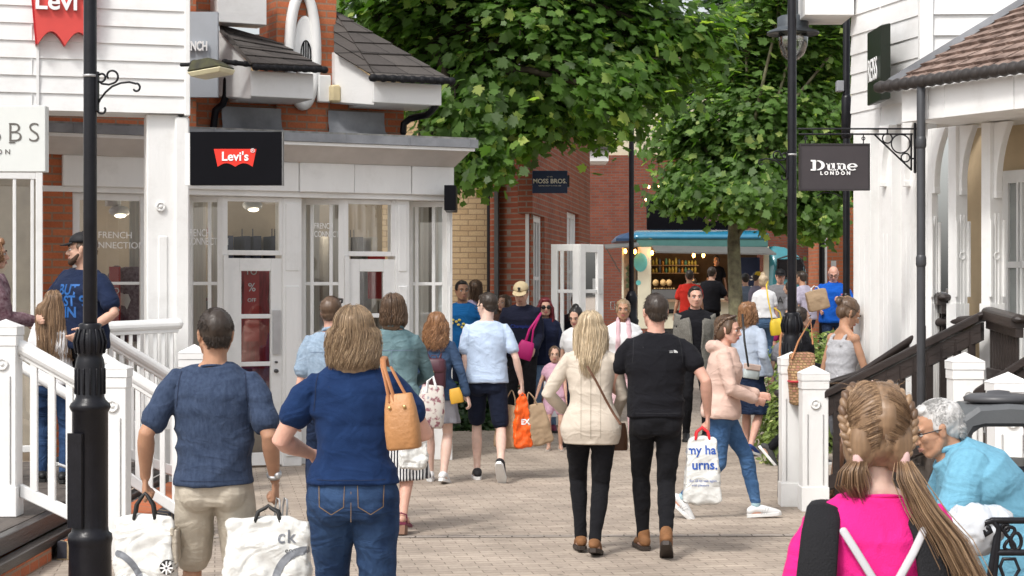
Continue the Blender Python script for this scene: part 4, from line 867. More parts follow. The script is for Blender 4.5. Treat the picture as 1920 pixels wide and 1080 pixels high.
q = MB(); q.tube([(X(1160), 1.0, Z(448)), (X(1176), 1.0, Z(437)), (X(1196), 1.0, Z(436))], [.95, .97, .98], flat=(.12, 1), fd=(0, 0, 1), n=16, cap=False) if False else q.rings([[Vector((x, y, z)) for y, z in ((-.02, Z(452)), (-.03, Z(447)), (.2, Z(t_)), (1.8, Z(t_)), (2.0, Z(447)), (2.0, Z(452)))] for x, t_ in ((X(1155), 448), (X(1162), 440), (X(1180), 435), (X(1188), 435))]); q.build('rear_canopy', mat('van_navy', (.03, .06, .12), .4), van)
q = MB(); q.add([(X(1133), -.5, Z(468)), (X(1196), -.5, Z(463)), (X(1196), .02, Z(456)), (X(1133), .1, Z(460)), (X(1133), -.5, Z(466)), (X(1196), -.5, Z(460)), (X(1196), .02, Z(454)), (X(1133), .1, Z(458))], [(0, 1, 2, 3), (4, 7, 6, 5), (0, 4, 5, 1), (1, 5, 6, 2), (2, 6, 7, 3), (3, 7, 4, 0)]); q.tube([(X(1136), -.45, Z(468)), (X(1162), .0, Z(510))], .012); q.build('rear_flap', mat('flap_grey', (.11, .11, .105), .6), van)
q = MB(); q.add([(X(1226), -.5, Z(475)), (X(1450), -.5, Z(479)), (X(1438), .0, Z(466)), (X(1222), .0, Z(463)), (X(1226), -.5, Z(472)), (X(1450), -.5, Z(476)), (X(1438), .0, Z(463)), (X(1222), .0, Z(460))], [(0, 1, 2, 3), (4, 7, 6, 5), (0, 4, 5, 1), (1, 5, 6, 2), (2, 6, 7, 3), (3, 7, 4, 0)]); q.build('hatch_flap', mat('flap_grey'), van) if False else q.build('hatch_flap', MATS['flap_grey'], van)
q = MB(); q.box(X(1221), X(1432), -.22, .1, Z(566), Z(561)); q.build('counter', mat('counter_wood', (.2, .13, .08), .5, .2), van)
q = MB(); q.box(X(1222), X(1268), -.15, .4, Z(560), Z(543)); q.build('pastry_case', mat('case', (.1, .1, .1), .3), van)
past = mat('pastry', (.5, .33, .14), .7, .3)
q = MB()
for i, p in enumerate((1229, 1243, 1254)): q.ell((X(p), -.05, Z(530)), (.07, .1, .08))
for i in range(9): q.ell((X(1228+i*4.4), .0, Z(541)), (.025, .05, .02))
q.build('pastries', past, van, smooth=True)
q = MB()
for z_ in (497, 512): q.box(X(1222), X(1320), 1.2, 1.5, Z(z_), Z(z_)+.02)
q.build('shelf', mat('shelf_wood', (.3, .22, .14), .6), van)
cl = [(.5, .05, .03), (.1, .3, .25), (.6, .55, .45), (.5, .25, .05), (.08, .12, .2), (.45, .4, .1)]
rnd = random.Random(5)
for z_ in (497, 512):
    for i in range(15):
        px = 1226+i*6.3; q = MB(); h_ = .08+rnd.random()*.08; q.lathe((X(px), 1.3, Z(z_)+.021), [(.03, 0), (.032, h_*.7), (.02, h_), (.015, h_*1.15)], 8); q.build('jar', mat('jar%d' % (i % 6), cl[rnd.randrange(6)], .4), van, smooth=True)
q = MB(); q.box(X(1290), X(1330), .9, 1.2, Z(556), Z(530)); q.ell((X(1306), .9, Z(526)), (.1, .1, .07)); q.build('coffee_machine', mat('chrome', (.5, .5, .5), .25, metal=.9), van, bevel=.01)
q = MB(); q.box(X(1370), X(1430), .5, .56, Z(556), Z(482)); q.build('blue_menu_board', mat('menu_navy', (.03, .05, .12), .6), van)
q = MB()
for i in range(26): q.ell((X(1402+rnd.random()*26), .1+rnd.random()*.1, Z(518+rnd.random()*36)), (.03, .02, .02))
q.build('cups', mat('cup_white', (.6, .6, .55), .5), van, smooth=True)
amber = emat('amber_bulb', (1, .42, .08), 18)
for p in ((1172, 471), (1190, 472), (1222, 474), (1300, 479), (1318, 479)):
    q = MB(); q.ell((X(p[0]), -.1, Z(p[1])), (.035, .035, .055)); q.build('bulb', amber, van, smooth=True)
ll = bpy.data.lights.new('van_interior_lamp', 'POINT'); ll.energy = 12; ll.color = (1, .6, .3); ll.shadow_soft_size = .2
lo = bpy.data.objects.new('van_interior_lamp', ll); C.objects.link(lo); lo.parent = van; lo.location = (X(1300), .5, Z(484))
q = MB(); q.box(X(1166), X(1194), .0, .05, .35, Z(560)); q.box(X(1166), X(1170), 0, .05, Z(560), Z(462)); q.build('rear_door', vcream, van, bevel=.01)
q = MB(); q.box(X(1170), X(1194), .6, .65, Z(560), Z(462)); q.build('rear_interior', mat('rear_warm', (.3, .2, .12), .8, .5, 8), van)
for z_ in (518, 540): q = MB(); q.lathe((X(1182), .3, Z(z_)), [(.08, 0), (.09, .08), (.05, .12), (.1, .2), (.02, .28)], 10); q.build('rear_jar', mat('leafy', (.08, .1, .04), .6), van)
q = MB(); q.rings([[Vector((X(1201)+math.cos(t)*.16, y, Z(492)+math.sin(t)*.22)) for t in np.linspace(0, 6.283, 25)[:-1]] for y in (-.004, .03)]); q.rings([[Vector((X(1197)+math.cos(t)*.06, y, Z(530)+math.sin(t)*.06)) for t in np.linspace(0, 6.283, 21)[:-1]] for y in (-.005, .03)]); q.build('teal_spot', mat('aqua_paint', (.12, .42, .40), .4), van)
# cab
q = MB(); R = []
for x, zt_, y0 in ((X(1442), 462, .0), (X(1455), 460, -.01), (X(1475), 463, 0), (X(1493), 472, .05), (X(1505), 482, .12), (X(1513), 498, .2), (X(1516), 540, .25), (X(1518), 600, .25)):
    zt2 = Z(zt_); R.append([Vector((x, y, z)) for y, z in ((y0, .4), (y0-.03, .9), (y0, min(Z(500), zt2-.1)), (y0+.12, zt2-.03), (y0+.35, zt2), (1.7-y0, zt2), (1.95-y0, zt2-.1), (2-y0, .9), (2-y0, .4))])
q.rings(R); q.build('cab', mat('van_cab_teal', (.04, .2, .23), .2, .1, coat=.8), van, smooth=True)
q = MB(); q.box(X(1458), X(1506), -.045, -.03, Z(520), Z(486)); q.build('cab_window', mat('dark_glass', (.01, .012, .014), .08), van, bevel=.01)
q = MB(); q.tube([(X(1456), -.05, Z(522)), (X(1457), -.05, Z(486)), (X(1475), -.05, Z(480)), (X(1500), -.03, Z(484)), (X(1508), -.03, Z(500)), (X(1508), -.03, Z(522))], .02, n=8, closed=True); q.build('window_rim', mat('black_rubber', (.02, .02, .02), .6), van)
for px in (1259, 1468):
    q = MB(); q.lathe((0, 0, 0), [(.18, -.08), (.28, -.08), (.33, -.05), (.33, .08), (.28, .1)], 28); w_ = q.build('wheel', MATS['black_rubber'], van, smooth=True); w_.location = (X(px), .12, .33); w_.rotation_euler = (rad(90), 0, 0)
    q = MB(); q.lathe((0, 0, 0), [(.18, .03), (.17, .075), (.1, .05), (.06, .09), (.01, .1)], 20); q.build('rim', mat('rim_cream', (.45, .43, .36), .4), w_, smooth=True)
    q = MB(); q.tube([(X(px)+math.cos(t)*.4, -.02, .38+math.sin(t)*.38) for t in np.linspace(0, math.pi, 17)], .05, n=8); q.build('wheel_arch', blackmatte, van, smooth=True)
q = MB(); q.tube([(X(1145), -.05, Z(566)), (X(1145), -.05, Z(580)), (X(1152), -.05, Z(580)), (X(1152), -.05, Z(566))], .012, closed=True, n=6); q.build('hook', MATS['chrome'], van)

# ================================================= litter bin and bench
lb = thing('litter_bin', 'grey hooded litter bin with a stubbing plate on top behind the seated man', 'litter bin', XY(1872, 385))
lb_x = .26; gm = mat('bin_grey', (.10, .105, .11), .38, .15, 5, .1); ga = 1.27
q = MB(); R = []
for k in range(5):      # hood arch frame: side legs plus a top shell
    pass
pts = [(-.21, .95), (-.215, 1.10), (-.20, 1.17), (-.13, 1.225), (0, 1.235), (.13, 1.225), (.20, 1.17), (.215, 1.10), (.21, .95)]
inn = [(-.155, .95), (-.155, 1.09), (-.14, 1.12), (-.1, 1.13), (0, 1.13), (.1, 1.13), (.14, 1.12), (.155, 1.09), (.155, .95)]
q.rings([[Vector((x, y, z)) for (x, z), y in [(p_, -.2), (p_, .2), (i_, .2), (i_, -.2)]] for p_, i_ in zip(pts, inn)]); q.build('hood', gm, lb, bevel=.02, smooth=False)
q = MB(); q.lathe((.0, 0, 1.236), [(.14, 0), (.145, .02), (.12, .035), (.05, .04), (.045, .05), (.01, .055)], 28); q.build('stubbing_plate', mat('bin_top', (.07, .07, .075), .4), lb, smooth=True)
q = MB(); q.rings([[Vector((math.cos(t)*r*1.0, math.sin(t)*r, z)) for t in [math.pi/4+i*math.pi/2+d for i in range(4) for d in (-.55, 0, .55)]] for r, z in ((.25, .05), (.27, .12), (.275, .78), (.29, .8), (.29, .86), (.26, .93), (.24, .95))]); q.build('body', blackm, lb, bevel=.006)
text('LITTER', .07, wtext, lb, (.0, -.292, .82), (1, 0, 0), (0, 0, 1), world=False)
lb.location.z = 0; lb.scale = (1.16, 1.16, 1.02)
bn = thing('bench', 'black cast iron bench end with scrolled openwork beside the seated man', 'bench', XY(1860, 452))
q = MB(); s_ = 452; y_ = F/s_
def bt(pts, r=.012, cl=False): q.tube([W(px, py, s_) for px, py in pts], r, n=8, closed=cl)
bt([(1852, 1200), (1852, 1150), (1856, 1080), (1868, 1010), (1872, 990), (1862, 976), (1846, 980), (1840, 992), (1848, 1002), (1857, 996), (1853, 990)], .014)
bt([(1860, 976), (1900, 976), (1960, 976), (2050, 976)], .014); bt([(1872, 992), (1868, 1040), (1862, 1100), (1860, 1200)], .014)
bt([(1868, 1036), (1920, 1036), (2050, 1036)], .014); bt([(1862, 1100), (1950, 1100), (2050, 1100)], .014)
for cx_ in (1893, 1946, 2000):
    bt([(cx_-8+math.cos(t)*7, 990+math.sin(t)*7) for t in np.linspace(0, 6.28, 13)[:-1]], .007, True)
    bt([(cx_+math.sin(t)*20*abs(math.cos(t)), 1010+math.cos(t)*22) for t in np.linspace(0, 6.28, 25)[:-1]], .008, True)
    bt([(cx_+12+math.cos(t)*10, 1015+math.sin(t)*16) for t in np.linspace(0, 6.28, 17)[:-1]], .008, True)
    bt([(cx_-18, 1062), (cx_-12, 1048), (cx_+10, 1048), (cx_+18, 1068), (cx_+4, 1092), (cx_-10, 1085)], .008, True)
q.build('cast_iron_end', blackm, bn, world=True, smooth=True)
q = MB(); zz = .45
for k in range(5): A_ = XY(1850, s_); q.box(A_.x, A_.x+1.3, A_.y+.03+k*.09, A_.y+.10+k*.09, zz-.03, zz)
q.build('seat', blackmatte, bn, world=True, bevel=.006)
for dx in (.02, 1.2): q = MB(); A_ = XY(1850, s_); q.tube([(A_.x+dx, A_.y+.4, zz-.03), (A_.x+dx-.03, A_.y+.45, 0)], .02); q.build('leg', blackm, bn, world=True)

# ================================================= FOLIAGE
def leafmat(name, c, light, tr=.35, rough=.35):
    m = bpy.data.materials.new(name); m.use_nodes = True; nt = m.node_tree; p = nt.nodes['Principled BSDF']; L = nt.links.new
    gi = node(nt, 'ShaderNodeNewGeometry'); cr = node(nt, 'ShaderNodeValToRGB'); L(gi.outputs['Random Per Island'], cr.inputs[0])
    e = cr.color_ramp; e.elements[0].color = (*np.array(c)*.6, 1); e.elements[1].position = 1; e.elements[1].color = (*light, 1)
    k = e.elements.new(.55); k.color = (*c, 1); k = e.elements.new(.88); k.color = (*(np.array(c)*1.35), 1)
    L(cr.outputs[0], p.inputs['Base Color']); p.inputs['Roughness'].default_value = rough; p.inputs['Specular IOR Level'].default_value = .35
    t = node(nt, 'ShaderNodeBsdfTranslucent'); vm = node(nt, 'ShaderNodeVectorMath', operation='MULTIPLY'); vm.inputs[1].default_value = (1.5, 1.9, .5); L(cr.outputs[0], vm.inputs[0]); L(vm.outputs[0], t.inputs[0])
    mx = node(nt, 'ShaderNodeMixShader'); mx.inputs[0].default_value = tr; L(p.outputs[0], mx.inputs[1]); L(t.outputs[0], mx.inputs[2]); L(mx.outputs[0], nt.nodes['Material Output'].inputs[0])
    return m
# lobed plane leaf outline (x sideways, y along), base at origin, unit length
half = [(0, 0), (.16, -.04), (.42, .02), (.30, .16), (.62, .34), (.50, .42), (.56, .55), (.30, .50), (.34, .62), (.22, .74), (.17, .70), (.0, 1.0)]
LEAF = np.array(half+[(-x, y) for x, y in half[-2:0:-1]]); LEAF = np.column_stack([LEAF, -.10*np.abs(LEAF[:, 0])-.12*LEAF[:, 1]**2])
OVAL = np.array([(0, 0, 0), (.2, .25, .03), (.24, .55, .03), (0, 1, -.08), (-.24, .55, .03), (-.2, .25, .03)])
def leaves(name, pos, nrm, size, m, parent, shape=LEAF, seed=0, droop=.5):
    rg = np.random.default_rng(seed); n = len(pos); k = len(shape)
    nrm = nrm/np.linalg.norm(nrm, axis=1, keepdims=True)
    az = rg.uniform(0, 2*np.pi, n); d = np.column_stack([np.cos(az), np.sin(az), -droop*rg.uniform(.3, 1.6, n)]); d -= nrm*(d*nrm).sum(1, keepdims=True); d /= np.linalg.norm(d, axis=1, keepdims=True)
    sdir = np.cross(d, nrm); sz = size*rg.uniform(.45, 1.3, n)
    v = pos[:, None, :]+sz[:, None, None]*(sdir[:, None, :]*shape[None, :, 0:1]+d[:, None, :]*shape[None, :, 1:2]+nrm[:, None, :]*shape[None, :, 2:3])
    V = v.reshape(-1, 3)
    me = bpy.data.meshes.new(name); me.vertices.add(n*k); me.vertices.foreach_set('co', V.astype(np.float32).ravel())
    me.loops.add(n*k); me.loops.foreach_set('vertex_index', np.arange(n*k, dtype=np.int32)); me.polygons.add(n); me.polygons.foreach_set('loop_start', np.arange(0, n*k, k, dtype=np.int32)); me.polygons.foreach_set('loop_total', np.full(n, k, dtype=np.int32))
    me.update(calc_edges=True); me.validate(); me.materials.append(m); o = bpy.data.objects.new(name, me); C.objects.link(o); o.parent = parent; return o
def tree(label, loc, trunk_h, trunk_r, clumps, nleaf, size, m, bark, seed, group='green plane trees', droop=.5, spread=1.08):
    """clumps: list of (x,y,z,rx,ry,rz,weight) crown lobes relative to the base"""
    r = thing('plane_tree', label, 'tree', loc, 0, group); rg = np.random.default_rng(seed); rn = random.Random(seed)
    q = MB(); q.tube([(0, 0, -.1), (.02, .0, trunk_h*.4), (-.02, .03, trunk_h), (0, 0, trunk_h*1.7)], [trunk_r*1.15, trunk_r, trunk_r*.85, trunk_r*.35], n=16)
    tips = []
    for (x, y, z, rx, ry, rz_, wt) in clumps:
        c = Vector((x, y, z)); st = Vector((0, 0, trunk_h*rn.uniform(.95, 1.5))); mid = st.lerp(c, .5)+Vector((rn.uniform(-.2, .2), rn.uniform(-.2, .2), .25))
        q.tube([st, mid, c], [trunk_r*.35, trunk_r*.22, trunk_r*.1], n=8)
        nt_ = int(14*wt)
        for k in range(nt_):
            u_ = Vector((rn.gauss(0, 1), rn.gauss(0, 1), rn.gauss(0, 1))).normalized(); f = rn.uniform(.45, 1)**.6
            tp = c+Vector((u_.x*rx*f, u_.y*ry*f, u_.z*rz_*f)); b0 = mid.lerp(c, rn.uniform(.4, 1)); mm_ = b0.lerp(tp, .55)+Vector((0, 0, .12))
            q.tube([b0, mm_, tp], [trunk_r*.09, trunk_r*.06, trunk_r*.025], n=5, cap=False); tips.append((tp, b0, wt))
    q.build('trunk', bark, r, smooth=True)
    T = np.array([list(t[0]) for t in tips]); B = np.array([list(t[1]) for t in tips]); n = nleaf
    idx = rg.integers(0, len(T), n); f = rg.uniform(.25, 1.08, n)[:, None]
    pos = B[idx]*(1-f)+T[idx]*f+rg.normal(0, 1, (n, 3))*np.array([.2, .2, .13])*spread
    cc = np.array([c[:3] for c in clumps]).mean(0); out = pos-cc; out /= np.linalg.norm(out, axis=1, keepdims=True)+1e-6
    nrm = out*.5+np.array([0, -.25, .75])+rg.normal(0, .38, (n, 3))
    leaves('foliage', pos, nrm, size, m, r, seed=seed, droop=droop)
    return r
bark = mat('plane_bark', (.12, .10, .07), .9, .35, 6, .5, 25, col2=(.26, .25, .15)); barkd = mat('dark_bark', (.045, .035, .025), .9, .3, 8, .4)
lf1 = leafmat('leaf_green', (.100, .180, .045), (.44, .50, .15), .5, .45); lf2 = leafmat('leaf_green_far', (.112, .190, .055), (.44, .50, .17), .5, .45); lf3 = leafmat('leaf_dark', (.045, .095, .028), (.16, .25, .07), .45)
def crown(base, s, spots):
    out = []
    for px, py, r_, wt in spots:
        c = W(px, py, s)-Vector(base); out.append((c.x, random.uniform(-.9, .7), c.z, r_/s, r_/s*1.1, r_/s*.85, wt))
    return out
random.seed(11)
bA = Vector((*XY(812, 150)[:2], .1))
tree('large plane tree with broad lobed leaves hanging over the shop roof and navy sign', bA, 3.7, .2,
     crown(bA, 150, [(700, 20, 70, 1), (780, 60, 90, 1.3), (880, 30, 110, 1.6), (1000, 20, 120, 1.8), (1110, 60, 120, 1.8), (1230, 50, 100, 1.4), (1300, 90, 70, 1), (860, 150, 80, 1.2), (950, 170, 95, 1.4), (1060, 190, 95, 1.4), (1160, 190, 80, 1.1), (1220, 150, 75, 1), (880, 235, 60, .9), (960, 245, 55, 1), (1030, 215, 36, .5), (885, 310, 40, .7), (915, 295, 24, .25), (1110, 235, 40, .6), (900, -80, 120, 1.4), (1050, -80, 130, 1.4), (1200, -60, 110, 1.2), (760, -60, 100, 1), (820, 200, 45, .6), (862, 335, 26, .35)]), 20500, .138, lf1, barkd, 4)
bB = Vector((*XY(1378, 104)[:2], gz(F/104)))
tree('plane tree with a straight mottled trunk standing in front of the food van', bB, 2.2, .135,
     crown(bB, 104, [(1262, 370, 36, .8), (1330, 372, 36, .8), (1400, 375, 40, .9), (1290, 320, 45, .6), (1440, 340, 60, 1.4), (1500, 395, 40, 1.2), (1545, 350, 55, 1.2), (1360, 300, 60, 1.1), (1300, 230, 55, 1), (1400, 220, 80, 1.5), (1480, 220, 80, 1.5), (1550, 240, 70, 1.3), (1370, 130, 80, 1.3), (1460, 110, 90, 1.5), (1550, 120, 80, 1.4), (1400, 30, 80, 1.3), (1500, 20, 90, 1.4), (1590, 60, 60, 1), (1540, 415, 30, .7), (1470, -50, 110, 1.2), (1250, 260, 40, .6), (1590, 330, 40, .7), (1450, 395, 30, .6)]), 24000, .143, lf2, bark, 5)
bC = Vector((*XY(1560, 74)[:2], gz(F/74)))
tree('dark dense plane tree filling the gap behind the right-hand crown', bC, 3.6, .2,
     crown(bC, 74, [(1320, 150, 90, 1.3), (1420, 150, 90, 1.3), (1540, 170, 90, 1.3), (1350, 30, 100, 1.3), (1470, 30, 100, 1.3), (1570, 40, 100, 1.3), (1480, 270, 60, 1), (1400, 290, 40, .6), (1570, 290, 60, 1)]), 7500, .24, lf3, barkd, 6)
bD = Vector((*XY(1000, 78)[:2], gz(F/78)))
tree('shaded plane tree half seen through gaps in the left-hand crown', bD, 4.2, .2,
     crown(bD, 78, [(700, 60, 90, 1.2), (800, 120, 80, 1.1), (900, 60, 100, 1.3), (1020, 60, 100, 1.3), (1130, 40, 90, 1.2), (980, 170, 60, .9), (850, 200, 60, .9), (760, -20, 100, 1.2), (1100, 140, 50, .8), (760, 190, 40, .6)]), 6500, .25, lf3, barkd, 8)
# hedge and shrub
def shrub(name, label, c, ext, n, size, m, seed, shape=OVAL, cat='shrub'):
    r = thing(name, label, cat, c); rg = np.random.default_rng(seed); rn = random.Random(seed)
    u_ = rg.normal(0, 1, (n, 3)); u_ /= np.linalg.norm(u_, axis=1, keepdims=True); u_[:, 2] = np.abs(u_[:, 2]); f = rg.uniform(.75, 1.04, n)[:, None]
    lump = 1+.12*np.sin(u_[:, 0:1]*9+seed)*np.cos(u_[:, 2:3]*7+u_[:, 1:2]*5)
    p = u_/np.maximum(np.abs(u_).max(1, keepdims=True), .01)*.35+u_*.65; pos = p*np.array(ext)*f*lump
    leaves('foliage', pos, u_+rg.normal(0, .4, (n, 3))+np.array([0, -.2, .3]), size, m, r, shape, seed, .2)
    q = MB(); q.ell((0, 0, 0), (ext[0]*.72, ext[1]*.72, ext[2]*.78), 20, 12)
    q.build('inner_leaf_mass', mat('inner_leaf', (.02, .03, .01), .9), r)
    q = MB()
    for k in range(7): q.tube([(rn.uniform(-.1, .1), rn.uniform(-.1, .1), -.05), (rn.uniform(-ext[0], ext[0])*.7, rn.uniform(-ext[1], ext[1])*.7, ext[2]*.8)], [.012, .005], n=5)
    q.build('stem', barkd, r); return r
vari = leafmat('variegated_leaf', (.16, .22, .05), (.62, .62, .30), .2)
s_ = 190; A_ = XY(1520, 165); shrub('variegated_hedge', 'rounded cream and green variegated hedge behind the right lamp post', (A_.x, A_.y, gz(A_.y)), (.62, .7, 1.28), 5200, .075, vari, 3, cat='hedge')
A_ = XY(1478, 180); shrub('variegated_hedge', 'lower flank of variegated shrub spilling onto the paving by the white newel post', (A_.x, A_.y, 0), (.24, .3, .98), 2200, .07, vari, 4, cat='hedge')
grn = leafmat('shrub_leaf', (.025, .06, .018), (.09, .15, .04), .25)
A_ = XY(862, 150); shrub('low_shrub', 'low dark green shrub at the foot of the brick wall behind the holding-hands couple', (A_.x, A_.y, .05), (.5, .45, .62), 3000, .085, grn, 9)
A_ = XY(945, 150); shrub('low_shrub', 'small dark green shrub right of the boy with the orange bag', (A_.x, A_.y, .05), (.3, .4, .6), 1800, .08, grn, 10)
# ================================================= PEOPLE
def vnoise(P, seed=0):      # smooth 3-D value noise, vectorised, -1..1
    I = np.floor(P).astype(np.int64); f = P-I; f = f*f*(3-2*f); out = np.zeros(len(P))
    for dx in (0, 1):
        for dy in (0, 1):
            for dz in (0, 1):
                h = ((I[:, 0]+dx)*73856093) ^ ((I[:, 1]+dy)*19349663) ^ ((I[:, 2]+dz)*83492791) ^ (seed*2654435761)
                h = (h ^ (h >> 13))*1274126177; h = (h ^ (h >> 16)) & 0xffff
                out += (h/32767.5-1)*(f[:, 0] if dx else 1-f[:, 0])*(f[:, 1] if dy else 1-f[:, 1])*(f[:, 2] if dz else 1-f[:, 2])
    return out
PEND = []; PROJ = []
def soft(q, name, m, parent, vox=.008, sm=3, fold=0, fs=(9, 9, 9), seed=1, fold2=0, color2=None):
    o = q.build(name, m, parent, fixn=False)
    r = o.modifiers.new('r', 'REMESH'); r.mode = 'VOXEL'; r.voxel_size = vox; r.use_smooth_shade = True
    s = o.modifiers.new('s', 'SMOOTH'); s.iterations = sm; s.factor = .5
    PEND.append((o, fold, fs, seed, fold2)); return o
def bake():
    dg = bpy.context.evaluated_depsgraph_get(); dg.update()
    new = [(o, bpy.data.meshes.new_from_object(o.evaluated_get(dg))) for o, *_ in PEND]
    for (o, fold, fs, seed, fold2), (_, me) in zip(PEND, new):
        o.modifiers.clear(); o.data = me; n = len(me.vertices)
        if fold or fold2:
            co = np.empty(n*3, np.float32); me.vertices.foreach_get('co', co); co = co.reshape(-1, 3).astype(float)
            no = np.empty(n*3, np.float32); me.vertices.foreach_get('normal', no); no = no.reshape(-1, 3)
            if fold:
                w1 = vnoise(co*4+50, seed)[:, None]*.9; d = vnoise((co+w1*.06)*np.array(fs)+100, seed)
                d2 = vnoise((co+w1*.08)*np.array(fs)*2.1+200, seed+3); ridge = 1-np.abs(d)*2.2; co += no*(np.maximum(ridge*.7+d2*.45+.15, -.35)*fold)[:, None]
            if fold2: co += no*(vnoise(co*np.array([60, 60, 14.])+300, seed+9)*fold2)[:, None]
            me.vertices.foreach_set('co', co.astype(np.float32).ravel())
        me.shade_smooth(); me.update()
    for tx, tgt, nv in PROJ:        # printed marks follow the cloth under them
        me = tgt.data; vs = [v.co.copy() for v in me.vertices]; bt_ = BVHTree.FromPolygons(vs, [tuple(p.vertices) for p in me.polygons])
        for v in tx.data.vertices:
            h = bt_.ray_cast(v.co-nv*.4, nv, .8)[0]
            if h is None: h = bt_.find_nearest(v.co)[0]
            if h is not None: v.co = h-nv*.004
SKIN = {}
def skin(tone='fair'):
    c = {'fair': (.56, .34, .25), 'pink': (.60, .34, .26), 'tan': (.42, .23, .145), 'olive': (.36, .20, .13), 'pale': (.64, .44, .36)}[tone]
    m = mat('skin_'+tone, c, .55, .10, 14, .12, 120, spec=.35)
    p = m.node_tree.nodes['Principled BSDF']; p.inputs['Subsurface Weight'].default_value = .12; p.inputs['Subsurface Radius'].default_value = (.02, .008, .004); p.inputs['Subsurface Scale'].default_value = .3
    return m
def cloth(name, c, knit=0, c2=None, var=.10, vs=8, stretch=None, rough=.9):
    return mat('cloth_'+name, c, rough, var, vs, .35, 260 if not knit else 120, spec=.15, col2=c2, stretch=stretch, sheen=.02, crease=.2)
def denim(name, c=(.035, .065, .14), c2=(.09, .15, .27)): return mat('denim_'+name, c, .85, .25, 5, .5, 300, spec=.15, col2=c2, crease=.35)
def hairm(name, c, c2=None): return mat('hair_'+name, c, .42, .20, 30, .15, 60, spec=.5, col2=c2, stretch=(3, 3, .35))
HC = {'dark': ((.018, .012, .009), (.05, .034, .024)), 'brown': ((.055, .03, .018), (.14, .085, .05)), 'blonde': ((.34, .25, .15), (.64, .52, .36)), 'dkblonde': ((.15, .095, .055), (.38, .27, .165)), 'red': ((.09, .006, .01), (.2, .02, .03)), 'ginger': ((.12, .05, .02), (.33, .17, .08)), 'grey': ((.35, .34, .33), (.62, .61, .6)), 'black': ((.008, .007, .007), (.025, .02, .018)), 'light': ((.12, .068, .038), (.32, .205, .118))}
def hmats(c): a, b = HC[c]; a = np.array(a); b = np.array(b); return [hairm(c+'_low', tuple(a)), hairm(c+'_mid', tuple((a+b)/2)), hairm(c+'_high', tuple(b))]
def ik(a, b, l1, l2, hint):
    a = Vector(a); b = Vector(b); d = b-a; L = d.length; mx_ = (l1+l2)*.998
    if L > mx_: b = a+d*(mx_/L); d = b-a; L = mx_
    L = max(L, abs(l1-l2)+.01)
    x = (l1*l1-l2*l2+L*L)/(2*L); h = math.sqrt(max(l1*l1-x*x, 0)); t = d.normalized(); hv = Vector(hint); hv = hv-t*hv.dot(t)
    if hv.length < 1e-6: hv = t.orthogonal()
    return a+t*x+hv.normalized()*h, b
def lerpn(a, b, n): return [a+(b-a)*i/n for i in range(n+1)]

